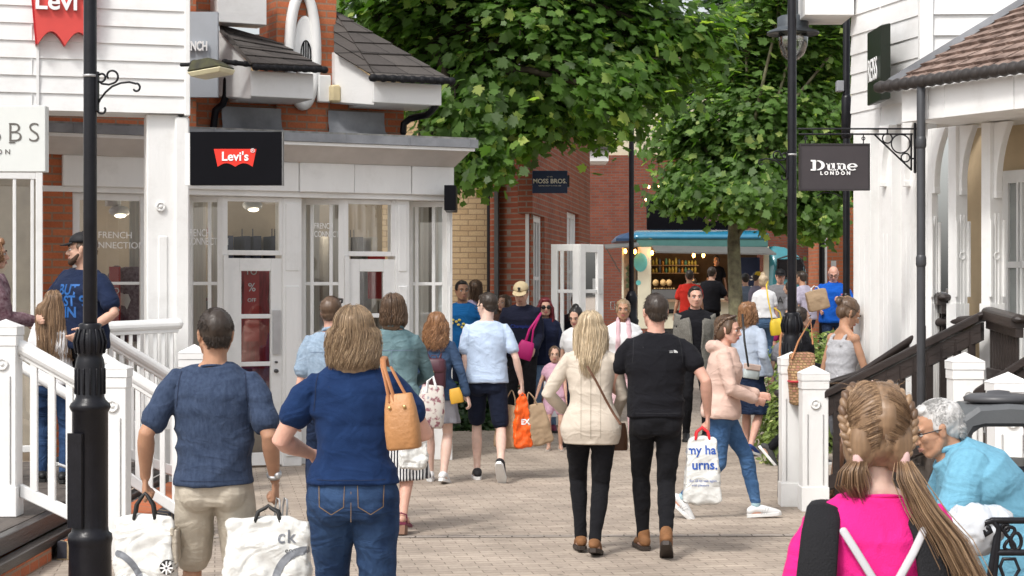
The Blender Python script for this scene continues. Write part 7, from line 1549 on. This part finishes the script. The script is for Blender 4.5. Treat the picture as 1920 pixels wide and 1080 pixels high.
# small white mountain logo on the shoulder
q = MB(); lc = p17['at'](.40, .105, -.25)
for k in range(3): q.prism([(math.cos(t)*r_*.019+.0, math.sin(t)*r_*.019) for r_, ts in ((1-.3*k, np.linspace(0, 1.57, 8)), (.82-.3*k, np.linspace(1.57, 0, 8))) for t in ts], lc+Vector((0, 0, 0)), (1.5, 0, 0), (0, 0, 1.0), (0, .0005, 0))
q.box(lc.x-.03, lc.x-.006, lc.y, lc.y+.0005, lc.z+.010, lc.z+.014); q.box(lc.x-.03, lc.x-.006, lc.y, lc.y+.0005, lc.z+.001, lc.z+.005)
t_ = q.build('logo', wtext, p17['R']); PROJ.append((t_, p17['top'], Vector((0, 1, 0))))
H_ = wpt(p17, p17['hands'][1]); redh = mat('red_handle', (.7, .02, .03), .5); pb = bag('carrier_bag', 'crinkled translucent white carrier bag with blue lettering and red handles', H_+Vector((-.04, -.03, 0)), .27, .47, .13, plas, 0, .35, redh, .06, seed=9, crumple=.016, taper=.7, hr=.010)
bluep = mat('blue_lettering', (.02, .08, .35), .5)
printon(pb, text('my ha', .082, bluep, pb, (-.01, -.088, -.155), (1, 0, 0), (0, 0, 1), world=False, bold=.002, depth=0)); printon(pb, text('urns.', .088, bluep, pb, (0.01, -.105, -.255), (1, 0, 0), (0, 0, 1), world=False, bold=.002, depth=0)); printon(pb, text('for all to use again', .025, bluep, pb, (0, -.115, -.36), (1, 0, 0), (0, 0, 1), world=False, depth=0)); printon(pb, text('with pleasure', .022, bluep, pb, (-.02, -.115, -.39), (1, 0, 0), (0, 0, 1), world=False, depth=0))
p18 = person(1168, 167, 1.685, 180, 'fair-haired woman with pale pink scarf, white blouse and pink trousers walking towards us', fem=True, skin='tan', sh=.185, bulk=1.1, head=(-4, 0), RH=(.2, .18, .98), LH=(-.2, .16, .95), LF=(-.1, .2, .092), RF=(.1, -.1, .1), top=dict(m=wh, sleeve=.25, t0=-.06, ex=.022, name='blouse'), bottom=dict(m=cloth('pale_pink_trouser', (.58, .40, .42)), len=1.75), hair=('pony', 'dkblonde', dict(len=.1)), shoes=dict(kind='sandal', m=MATS['silver_sandal']), brow=(.12, .08, .05))
q = MB()
nk_ = p18['nk']; 
for off_ in (0, .02): q.tube([nk_+Vector((-.05-off_, .10, -.40)), nk_+Vector((-.055-off_, .13, -.2)), nk_+Vector((-.06, .09, -.02)), nk_+Vector((-.05, -.03, .035)), nk_+Vector((0, -.07, .04)), nk_+Vector((.05, -.03, .035)), nk_+Vector((.06, .09, -.02)), nk_+Vector((.055+off_, .13, -.2)), nk_+Vector((.05+off_, .10, -.42))], [.02, .03, .03, .03, .03, .03, .03, .03, .02], n=8, flat=(1.1, .7))
soft(q, 'scarf', cloth('pink_scarf', (.62, .42, .46)), p18['R'], .01, 1, fold=.006, fs=(20, 20, 8))
tweed = cloth('grey_tweed', (.13, .125, .11), c2=(.21, .20, .18), vs=90)
p19 = person(1303, 160, 1.81, 183, 'receding dark-haired man in grey tweed blazer over a black polo shirt', skin='pink', head=(2, 0), sh=.20, RH=(.22, .08, .84), LH=(-.22, .08, .84), LF=(-.1, .15, .092), top=dict(m=blk, sleeve=1.9, t0=-.06, ex=.016, collar=True, name='polo_shirt'), bottom=dict(m=blkt), hair=('short', 'black'), shoes=dshoe)
q = MB(); at_ = p19['at']; K_ = p19['K']      # open blazer: shell with a front gap
rs = []
for t in np.linspace(-.14, .47, 14):
    a0 = np.interp(t, [-.14, .0, .15, .35, .43, .47], [.205, .20, .195, .215, .20, .15]); b0 = np.interp(t, [-.14, .0, .15, .35, .43, .47], [.17, .168, .165, .168, .14, .10]); g0 = np.interp(t, [-.14, .1, .25, .45], [.45, .22, .32, .5])
    u = [math.pi/2+g0+(2*math.pi-2*g0)*i/26 for i in range(27)]; rs.append([at_(t, math.cos(x)*a0, math.sin(x)*b0) for x in u]+[at_(t, math.cos(x)*(a0-.014), math.sin(x)*(b0-.014)) for x in reversed(u)])
q.rings(rs)
for sd_ in (-1, 1):
    S_, E_, W_ = p19['arms'][sd_]; q.tube([at_(.41, sd_*.11, 0), S_, S_.lerp(E_, .5), E_, E_.lerp(W_, .5), E_.lerp(W_, .95)], [.075, .072, .062, .056, .052, .048])
    q.tube([at_(.10, sd_*.055, .155), at_(.25, sd_*.075, .155), at_(.38, sd_*.085, .13), at_(.475, sd_*.07, .05), at_(.50, sd_*.03, -.06)], [.012, .024, .026, .022, .02], n=8, flat=(1.3, .6))
soft(q, 'blazer', tweed, p19['R'], .009, 2, fold=.004)
# ---- girl in blush hoodie
p20 = person(1352, 237, 1.63, -97, 'young woman in blush pink hoodie, blue jeans and white striped trainers striding to the right', fem=True, skin='pink', head=(-14, -6), bulk=1.08, RH=(.10, .28, 1.02), RE=(.8, -1, .1), LH=(-.10, .30, 1.05), RF=(.06, -.33, .17, -42), LF=(-.06, .30, .10, 4), pel=(0, 0, .93), lean=4,
   top=dict(m=pinkh, sleeve=1.92, t0=-.07, ex=.034, fold=.006, sw=1.35, hood=True, name='hoodie'), bottom=dict(m=denim('mid', (.035, .085, .20), (.08, .17, .33)), w=.98, len=1.9), hair=('braids', 'brown', dict()), shoes=dict(wshoe, sock=cloth('aqua_sock', (.35, .5, .55)), sockh=.10))
def braid(info, pts, r0, colr, name='braid', n=None):
    ms = hmats(colr); q = MB(); P = [Vector(p) for p in pts]; Ls = [0]
    for a_, b_ in zip(P, P[1:]): Ls.append(Ls[-1]+(b_-a_).length)
    def pos(t):
        d_ = t*Ls[-1]
        for i in range(len(P)-1):
            if d_ <= Ls[i+1] or i == len(P)-2: f = (d_-Ls[i])/max(Ls[i+1]-Ls[i], 1e-6); return P[i].lerp(P[i+1], f), (P[i+1]-P[i]).normalized()
    n = n or max(5, int(Ls[-1]/(r0*.95)))
    for i in range(n):
        t = (i+.5)/n; p, d_ = pos(t); rr_ = r0*(1-.3*t); sd = d_.cross(Vector((0, 0, 1)) if abs(d_.z) < .8 else Vector((0, 1, 0))).normalized()
        for sg in (-1, 1):
            dirv = (d_*.75+sd*sg*-.55).normalized(); M_ = dirv.to_track_quat('Z', 'Y').to_matrix()
            q.ell(p+sd*sg*rr_*.48+d_*(sg*.25*rr_), (rr_*.55, rr_*.6, rr_*1.05), n=9, k=7, M=M_, m=random.choice((0, 1, 1, 2)))
    o = q.build(name, ms, info['R'], smooth=True, fixn=False); return o
hd_ = p20['hd']; braid(p20, [hd_(.02, .04, .12), hd_(.06, -.02, .09), hd_(.08, -.07, .03), hd_(.06, -.10, -.06), hd_(.03, -.10, -.16)], .024, 'brown')
p21 = person(1402, 172, 1.67, -35, 'woman with loose curly ginger-blonde hair and pale blue shirt behind the blush hoodie', fem=True, skin='pink', head=(-25, 0), bulk=1.05, RH=(.26, .05, .92), LH=(-.1, .25, 1.0), LF=(-.1, .15, .092), RF=(.1, -.12, .12, -15), top=dict(m=cloth('pale_blue_shirt', (.40, .46, .56)), sleeve=1.9, ex=.028, sw=1.3, t0=-.05, name='shirt'), bottom=dict(kind='skirt', m=djean, drop=.48, flare=.04), hair=('curly', 'ginger', dict(len=.22, w=.10, wave=.02, freq=13, lump=.012, thick=1.5)), shoes=dict(m=mat('blue_shoe', (.02, .05, .2), .6), sole=MATS['white_sole']))
b = handbag('handbag', 'pale grey and tan flap handbag on a black strap below the curly-haired woman\'s elbow', W(1411, 683, 182), .17, .15, .08, mat('pale_grey_leather', (.42, .47, .47), .5), rad(15), 8, flap=mat('blush_flap', (.50, .38, .33), .5))
q = MB(); q.tube([W(1392, 590, 182), W(1396, 640, 184), W(1403, 686, 184)], .011, n=6); q.build('strap', blackh, b, world=True, smooth=True)
# ---- right side
p30 = person(1496, 182, 1.64, -88, 'dark-haired woman in black hooded top with tan strap behind the right lamp post', fem=True, skin='fair', head=(0, 0), face=True, bulk=1.1, RH=(.1, .3, 1.05), LH=(-.1, .3, 1.0), RF=(.05, -.32, .20, -50), LF=(-.05, .2, .092), top=dict(m=blk, sleeve=1.9, ex=.034, sw=1.3, hood=True, t0=-.10, name='hooded_top'), bottom=dict(m=blkt), hair=('pony', 'dark', dict(len=.14, z=-.02)), shoes=dict(m=MATS['grey_shoe'], sole=MATS['white_sole']))
q = MB(); s_ = 196; q.tube([W(1465, 700, s_), W(1462, 660, s_), W(1464, 630, s_), W(1472, 612, s_-6)], .012, n=6); tag(q.build('bag_strap', tand, None, smooth=True), 'tan leather strap across the back of the black hooded top', 'strap')
person(1478, 172, 1.46, 175, 'child with brown hair whose face shows between the lamp post and the hedge', fem=True, kid=True, head=(10, 0), top=dict(m=cloth('grey_child', (.2, .2, .22)), sleeve=.5), bottom=dict(m=djean), hair=('pony', 'brown', {}), shoes=dshoe)
heath = cloth('heather_grey', (.40, .40, .42), vs=40)
p32 = person(1574, 219, 1.74, -62, 'woman in pale grey vest top with gathered brown hair, head bowed, carrying a straw bag', fem=True, skin='tan', head=(-22, -30), curve=10, hipw=1.05, RH=(.22, .24, .92), LH=(-.22, .18, .95), RE=(.6, -1, 0), top=dict(m=heath, sleeve=0, strap=True, t0=-.08, t1=.425, ex=.012, fold=.004, name='vest_top'), bottom=dict(kind='shorts', m=cloth('grey_shorts', (.22, .23, .26)), len=.75, loose=1), hair=('bun', 'brown', dict(z=.055, y=-.115)), shoes=dict(kind='sandal', m=mat('tan_sandal', (.35, .22, .13), .6)))
q = MB(); q.ell(p32['hd'](0, -.125, .07), (.035, .028, .03)); q.tube([p32['hd'](-.03, -.02, .128), p32['hd'](-.01, -.08, .115), p32['hd'](0, -.12, .07)], [.012, .018, .02]); q.build('blonde_streak', hmats('light')[1], p32['R'], smooth=True)
straw = brickmat('straw_weave', (.50, .34, .17), (.36, .16, .12), (.22, .14, .07), bw=.03, bh=.022, ms=.004, bump=1, var=.4)
b = bag('straw_bag', 'tall woven straw bag with a red band hanging between the two white newel posts', W(1503, 655, 226), .19, .45, .14, straw, rad(10), None, None, .02, seed=5, crumple=.012, taper=1.15, cat='bag')
q = MB(); q.tube([W(1485, 672, 227), W(1497, 640, 226), W(1520, 600, 222), W(1524, 645, 226)], .008, n=8); q.build('handle', tand, b, world=True, smooth=True)
q = MB(); A_ = W(1501, 716, 227.5); q.box(A_.x-.09, A_.x+.09, A_.y-.012, A_.y+.16, A_.z-.008, A_.z+.008); q.build('band', mat('red_band', (.4, .03, .04), .7), b, world=True, bevel=.01)
p38 = person(1832, 205, 1.36, 95, 'face of a brown-haired child glimpsed between the dark balusters and a white porch post', kid=True, skin='tan', head=(20, 0), top=dict(m=cloth('beige_child', (.5, .42, .3)), sleeve=.5), bottom=dict(m=djean), hair=('short', 'brown'), shoes=dshoe)
# ---- people by the van
person(1293, 98, 1.72, -5, 'man in red T-shirt queuing at the food van counter', face=False, top=dict(m=cloth('red_tee', (.50, .03, .02)), sleeve=.62, ex=.03, sw=1.2), bottom=dict(m=djean), hair=('short', 'dark'), shoes=dshoe, skin='tan', LH=(-.3, .05, .85))
person(1332, 96, 1.79, -25, 'man in black T-shirt leaning to the food van counter', face=False, lean=8, top=dict(m=blk, sleeve=.62, ex=.03, sw=1.2), bottom=dict(m=blkt), hair=('short', 'dark'), shoes=dshoe, skin='fair', RH=(.25, .35, 1.1), LH=(-.2, .35, 1.1))
person(1343, 79, 1.66, 180, 'food van server standing behind the counter in dark clothes', z=gz(F/80)+.42, fem=True, skin='tan', top=dict(m=blk, sleeve=.6), bottom=dict(m=blkt), hair=('pony', 'dark', {}), shoes=dshoe)
p28 = person(1418, 101, 1.68, -75, 'person in yellow cap and mauve T-shirt beside the tree trunk', head=(0, -10), top=dict(m=cloth('mauve', (.28, .25, .33)), sleeve=.62, ex=.03, sw=1.2), bottom=dict(m=cloth('plum_trouser', (.12, .02, .06))), hair=('short', 'dark'), shoes=dshoe, RH=(.2, .3, 1.05))
cap(p28, mat('cap_yellow', (.65, .42, .02), .7))
person(1398, 98, 1.66, 10, 'person in slate blue T-shirt just right of the tree trunk by the van', face=False, top=dict(m=cloth('slate', (.16, .2, .27)), sleeve=.6), bottom=dict(m=djean), hair=('short', 'black'), shoes=dshoe)
p22 = person(1433, 115, 1.64, 8, 'woman with blonde topknot, white fringed top and jeans carrying a yellow bag', fem=True, skin='pink', face=False, hipw=1.12, bulk=1.05, head=(-25, 0), top=dict(m=wh, sleeve=.6, ex=.02, t0=.04, flare=.02, name='fringed_top'), bottom=dict(m=denim('mid2', (.05, .10, .20), (.1, .18, .3)), w=1.05), hair=('bun', 'blonde', dict(z=.13, y=-.04)), shoes=dshoe, RH=(.25, .05, .85))
q = MB(); rn_ = random.Random(8)
for i in range(60):
    u_ = i/60*2*math.pi; A_ = p22['at'](.06, math.cos(u_)*.165, math.sin(u_)*.125); q.tube([A_, A_+Vector((rn_.gauss(0, .004), 0, -.13-rn_.random()*.04))], .005, n=3, cap=False)
q.build('fringe', wh, p22['R'], fixn=False)
yl = mat('yellow_leather', (.70, .50, .03), .5); b = handbag('handbag', 'lemon yellow shoulder bag of the woman in the white fringed top', W(1457, 597, 120), .27, .26, .12, yl, 0, -8)
q = MB(); q.tube([W(1448, 600, 121), W(1440, 560, 121), W(1437, 535, 120), W(1440, 528, 117)], .012, n=6); q.tube([W(1466, 602, 121), W(1462, 585, 121), W(1452, 578, 121)], .012, n=6); q.build('strap', yl, b, world=True, smooth=True)
p23 = person(1463, 108, 1.73, 172, 'man in black cap and grey marl T-shirt facing us near the van cab', skin='pink', head=(10, -8), sh=.21, bulk=1.12, top=dict(m=cloth('mid_grey', (.17, .17, .18)), sleeve=.65, ex=.03, sw=1.2), bottom=dict(kind='shorts', m=cloth('magenta_shorts', (.3, .02, .12)), len=.9, loose=1), hair=('short', 'dark'), shoes=dshoe)
cap(p23, blackmatte); cloth_text(p23, p23['top'], 'A', .2, blackp, p23['at'](.25, 0, .3), ax=(-1, 0, 0), nv=(0, -1, 0))
person(1512, 110, 1.71, 48, 'dark-haired man in lilac grey T-shirt turned away beside the paper bag', face=False, sh=.2, bulk=1.1, curve=12, top=dict(m=cloth('lilac_grey', (.37, .34, .42)), sleeve=.66, ex=.03, sw=1.2), bottom=dict(m=djean), hair=('short', 'dark'), shoes=dshoe, skin='tan')
person(1484, 118, 1.55, 60, 'dark-haired woman mostly hidden behind the right lamp post', fem=True, face=False, top=dict(m=cloth('grey_child2', (.2, .2, .22)), sleeve=.5), bottom=dict(m=djean), hair=('bun', 'dark', {}), shoes=dshoe)
polo = cloth('royal_polo', (.008, .085, .42))
p25 = person(1562, 118, 1.79, 178, 'bald man with glasses in royal blue polo shirt looking at his phone', skin='pink', glasses='clear', head=(-6, -24), sh=.21, bulk=1.15, belly=1.15, RH=(.22, .12, 1.10), RE=(.8, -1, 0), LH=(-.10, .25, 1.22), LE=(-.9, -.5, -.8), RG='grip', LG='half', top=dict(m=polo, sleeve=.72, ex=.03, sw=1.25, collar=True, t0=-.08, placket=True, name='polo_shirt'), bottom=dict(m=djean), hair=('bald', 'grey'), shoes=dshoe)
q = MB(); q.ell(p25['at'](.36, -.10, .155), (.03, .006, .012)); q.build('emblem', mat('emblem_red', (.7, .15, .15), .5), p25['R'])
H_ = wpt(p25, p25['hands'][-1]); q = MB(); q.box(-.035, .035, -.07, .07, -.004, .004); o = q.build('phone', blackm, None, bevel=.003); o.location = H_+Vector((-.03, -.03, .085)); o.rotation_euler = (rad(-35), 0, rad(10)); tag(o, 'black mobile phone held by the bald man in the royal blue polo', 'phone')
H_ = wpt(p25, p25['hands'][1]); bag('paper_bag', 'large brown paper bag hanging from the hand of the man in the royal blue polo', W(1526, 536, 122), .33, .33, .14, kraft, rad(5), .4, mat('white_cord', (.7, .7, .7), .6), .06, seed=12, crumple=.01, tilt=-14)

# ---- left deck
p35 = person(155, 236, 1.84, 142, 'bearded man in black cap and dark navy printed T-shirt leaning beside the white newel post', z=.42, skin='fair', beard='brown', head=(-48, 0), sh=.215, bulk=1.18, belly=1.1, side=-4, LH=(-.32, .22, 1.02), RH=(.16, .26, 1.12), RE=(.9, -.8, .0), LE=(-.7, -1, 0), top=dict(m=cloth('dark_navy', (.012, .02, .05)), sleeve=.66, ex=.03, sw=1.2), bottom=dict(m=blkt), hair=('short', 'brown'), shoes=vans)
cap(p35, blackmatte)
tm = mat('teal_print', (.015, .10, .32), .6)
for k, t_ in enumerate(('BUT', 'LOST 9', 'NIN')): cloth_text(p35, p35['top'], t_, .115, tm, p35['at'](.38-.085*k, -.02, .3), ax=(-1, 0, 0), nv=(0, -1, 0), bold=.003)
p36 = person(100, 238, 1.51, 8, 'girl with very long straight light brown hair, white T-shirt and jeans on the deck', z=.29, fem=True, kid=True, skin='fair', head=(12, 0), face=False, hipw=.98, LF=(-.11, .1, .092), RF=(.10, -.1, .1), RH=(.12, .25, .95), LH=(-.15, .22, .95), top=dict(m=wh, sleeve=.55, ex=.026, sw=1.2), bottom=dict(m=jeans, w=.92), hair=('long', 'light', dict(len=.56, w=.138, wave=.005, taper=.25, side=.3, n=2.2, back=3.2)), shoes=dict(dshoe))
p37 = person(-22, 236, 1.80, -62, 'curly brown-haired person in dark check shirt cut off by the left edge', z=.42, skin='fair', head=(-10, 0), top=dict(m=shirtm, sleeve=1.9, ex=.03, sw=1.2, name='shirt'), bottom=dict(m=djean), hair=('curly', 'ginger', dict(len=.06, w=.10, wave=.02, freq=13, lump=.014, thick=1.5)), shoes=dshoe, RH=(.1, .35, 1.1), LH=(-.1, .3, 1.1))

mat('seam_dark', (.014, .02, .045), .9)
# ---- seams and yokes

lt = mat('seam_light', (.30, .26, .2), .9); gs = mat('seam_grey', (.15, .2, .28), .9)
seam(p16, p16['top'], [p16['at'](t, 0, -.3) for t in (.5, .3, .1, -.12)], .0022, lt); seam(p16, p16['top'], [p16['at'](t, .07, -.3) for t in (.40, .2, 0, -.12)], .0016, lt); seam(p16, p16['top'], [p16['at'](t, -.07, -.3) for t in (.40, .2, 0, -.12)], .0016, lt)
for pp, mm in ((p1, None), (p2, None), (p17, mat('seam_black', (.03, .03, .035), .9)), (p6, mat('seam_pale', (.3, .38, .5), .9))):
    for sg in (-1, 1): seam(pp, pp['top'], [pp['at'](t, sg*x_, -.3) for t, x_ in ((.50, .150), (.45, .158), (.38, .162), (.33, .168))], .0020, mm)
    seam(pp, pp['top'], [pp['at']({id(p1): -.015, id(p2): .035, id(p17): 0, id(p6): -.02}[id(pp)], x_, -.3) for x_ in (-.15, -.08, 0, .08, .15)], .0016, mm)
for pp in (p3, p4): seam(pp, pp['top'], [pp['at'](.37, x_, -.3) for x_ in (-.16, 0, .16)], .0028, gs); seam(pp, pp['top'], [pp['at'](t, 0, -.3) for t in (.37, .0)], .0018, gs)
# ---- seated man
bsh = cloth('turquoise_linen', (.15, .36, .49), c2=(.165, .385, .515), vs=40)
p34 = person(1893, 415, 1.85, 84, 'grey-haired man with glasses and turquoise short-sleeved shirt sitting hunched on the bench', z=0, skin='tan', glasses='clear', lean=12, curve=32, pel=(0, 0, .56), sh=.205, bulk=1.22, belly=1.32, hipw=1.1, head=(4, -16), headpos=(0, .305, 1.105), LH=(-.12, .47, .80), RH=(.12, .47, .78), LE=(-.4, -.2, -1), RE=(.4, -.2, -1), LF=(-.16, .52, .092), RF=(.16, .50, .092), LK=(0, .5, 1), RK=(0, .5, 1),
   top=dict(m=bsh, sleeve=.70, t0=-.12, ex=.03, sw=1.35, fold=.007, fs=(5, 5, 7), collar=True, name='shirt'), bottom=dict(m=blkt, w=1.15), hair=('short', 'grey'), shoes=dshoe, brow=(.3, .3, .28), armw=1.15)
q = MB(); rn_ = random.Random(5); A_ = W(1812, 985, 447); q.ell(A_+Vector((.02, 0, -.02)), (.13, .10, .10), n=24, k=16); q.ell(A_+Vector((.11, .02, .02)), (.08, .08, .05), n=18, k=12); 
r = thing('carrier_bag', 'crumpled clear white plastic bag lying beside the seated man on the bench', 'bag', A_)
soft(q, 'bag_body', mat('clear_plastic', (.55, .58, .62), .2, .1, spec=.7), r, .007, 1, fold=.018, fs=(16, 16, 16), seed=4, fold2=.004)
PEND[-1][0].data.transform(Matrix.Translation(-A_))

# ---- foreground girl
p33 = person(1646, 750, 1.562, 3, 'girl in hot pink T-shirt with two plaits, close from behind in the right foreground', fem=True, kid=True, skin='pale', face=False, head=(-3, 2), sh=.190, pel=(0, 0, .915), neck=.03, headsize=1.10, bulk=1.02, vox=.0045, top=dict(m=hot, sleeve=.6, ex=.026, fold=.006, sw=1.2), bottom=dict(m=jeans), shoes=plainw, LH=(-.22, .15, .95), RH=(.22, .15, .95), hair=('braids', 'light', dict(n=1.6, fringe=True)))
hd_ = p33['hd']
for sg in (-1, 1):
    braid(p33, [hd_(sg*.035, .02, .122), hd_(sg*.066, -.02, .098), hd_(sg*.083, -.05, .05), hd_(sg*.080, -.075, .0), hd_(sg*.060, -.092, -.05)], .0205, 'light', 'plait')
    q = MB(); c_ = hd_(sg*.058, -.094, -.058); q.tube([c_+Vector((0, 0, .01)), c_+Vector((0, 0, -.01))], .014, n=12); q.build('hair_tie', mat('pink_tie', (.6, .4, .38), .7), p33['R'], smooth=True)
rn_ = random.Random(12); q = MB()
at_ = p33['at']
for i in range(420):
    o1 = Vector((rn_.gauss(0, .006), rn_.gauss(0, .005), 0)); sp_ = rn_.gauss(0, 1)
    st = hd_(.058, -.096, -.062)+o1; P = [st, st+Vector((.012, -.01, -.045))+o1, st+Vector((.048+.005*sp_, -.03, -.12))+o1*1.5, st+Vector((.095+.010*sp_, -.045, -.19))+o1*2, st+Vector((.135+.014*sp_, -.05, -.27-.01*sp_))+o1*2.2, st+Vector((.16+.018*sp_, -.045, -.36-.02*sp_))+o1*2]
    q.tube(P, [.0016, .0018, .0018, .0016, .0013, .0004], n=3, cap=False, m=rn_.choice((0, 1, 1, 2, 2)))
for i in range(260):
    o1 = Vector((rn_.gauss(0, .007), rn_.gauss(0, .006), 0)); st = hd_(-.058, -.096, -.062)+o1; ln_ = rn_.uniform(.6, 1)
    q.tube([st, st+Vector((-.012, -.006, -.03*ln_))+o1*.6, st+Vector((-.010, .0, -.07*ln_))+o1, st+Vector((.008, .01, -.11*ln_))+o1*.4], [.0016, .002, .0018, .0004], n=3, cap=False, m=rn_.choice((0, 1, 1, 2)))
for i in range(60):     # flyaway hairs on the crown and parting
    a_ = rn_.uniform(0, 6.28); p_ = hd_(math.cos(a_)*.06, -.02+math.sin(a_)*.06, .115+rn_.uniform(-.02, .01)); d_ = Vector((rn_.gauss(0, .03), rn_.gauss(0, .03), rn_.uniform(.0, .012)))
    q.tube([p_, p_+d_*.5+Vector((0, 0, .006)), p_+d_], [.0006, .0005, .0002], n=3, cap=False, m=2)
q.build('loose_hair', hmats('light'), p33['R'], fixn=False, smooth=True)
q = MB(); q.tube([hd_(0, .03, .1295), hd_(0, -.05, .1235), hd_(0, -.105, .078)], .0022, n=5); q.build('parting', MATS['skin_pale'], p33['R'], smooth=True)
M_ = p33['M']; bp_ = thing('backpack', 'black rucksack harness with grey cords over the hot pink T-shirt', 'backpack', M_ @ at_(.2, 0, -.18), rad(3))
q = MB()
for sg, so_x in ((-1, .195), (1, .125)):
    P = [M_ @ at_(.40, sg*so_x*.75, .14), M_ @ at_(.505, sg*so_x*.72, .03), M_ @ at_(.495, sg*so_x*.82, -.05), M_ @ at_(.43, sg*so_x*.95, -.115), M_ @ at_(.30, sg*so_x*1.05, -.145), M_ @ at_(.12, sg*so_x*1.08, -.155), M_ @ at_(-.05, sg*so_x, -.16)]
    q.tube(P, [.030, .036, .042, .046, .049, .050, .050], n=14, flat=(1.0, .26), fd=(1, 0, 0))
q.build('shoulder_pad', mat('black_padding', (.006, .006, .008), .85, .1, 30, .5, 200), bp_, world=True, smooth=True)
q = MB()
for sg in (-1, 1): q.tube([M_ @ at_(.44, -.012+sg*.112, -.128), M_ @ at_(.38, -.012+sg*.077, -.145), M_ @ at_(.31, -.012+sg*.035, -.150), M_ @ at_(.28, -.012+sg*.02, -.152)], .0085, n=8, flat=(1.2, .4), fd=(1, 0, 0))
q.tube([M_ @ at_(.275, -.11, -.155), M_ @ at_(.285, 0, -.158), M_ @ at_(.275, .09, -.155)], .008, n=8, flat=(1, .6)); q.build('cord', mat('grey_cord', (.5, .5, .52), .6), bp_, world=True, smooth=True)
q = MB(); c_ = M_ @ at_(.285, -.115, -.16); q.tube([c_+Vector((math.cos(t)*.02, 0, math.sin(t)*.026)) for t in np.linspace(0, 6.283, 15)[:-1]], .0035, n=6, closed=True); q.build('buckle', blackm, bp_, world=True, smooth=True)
bake()
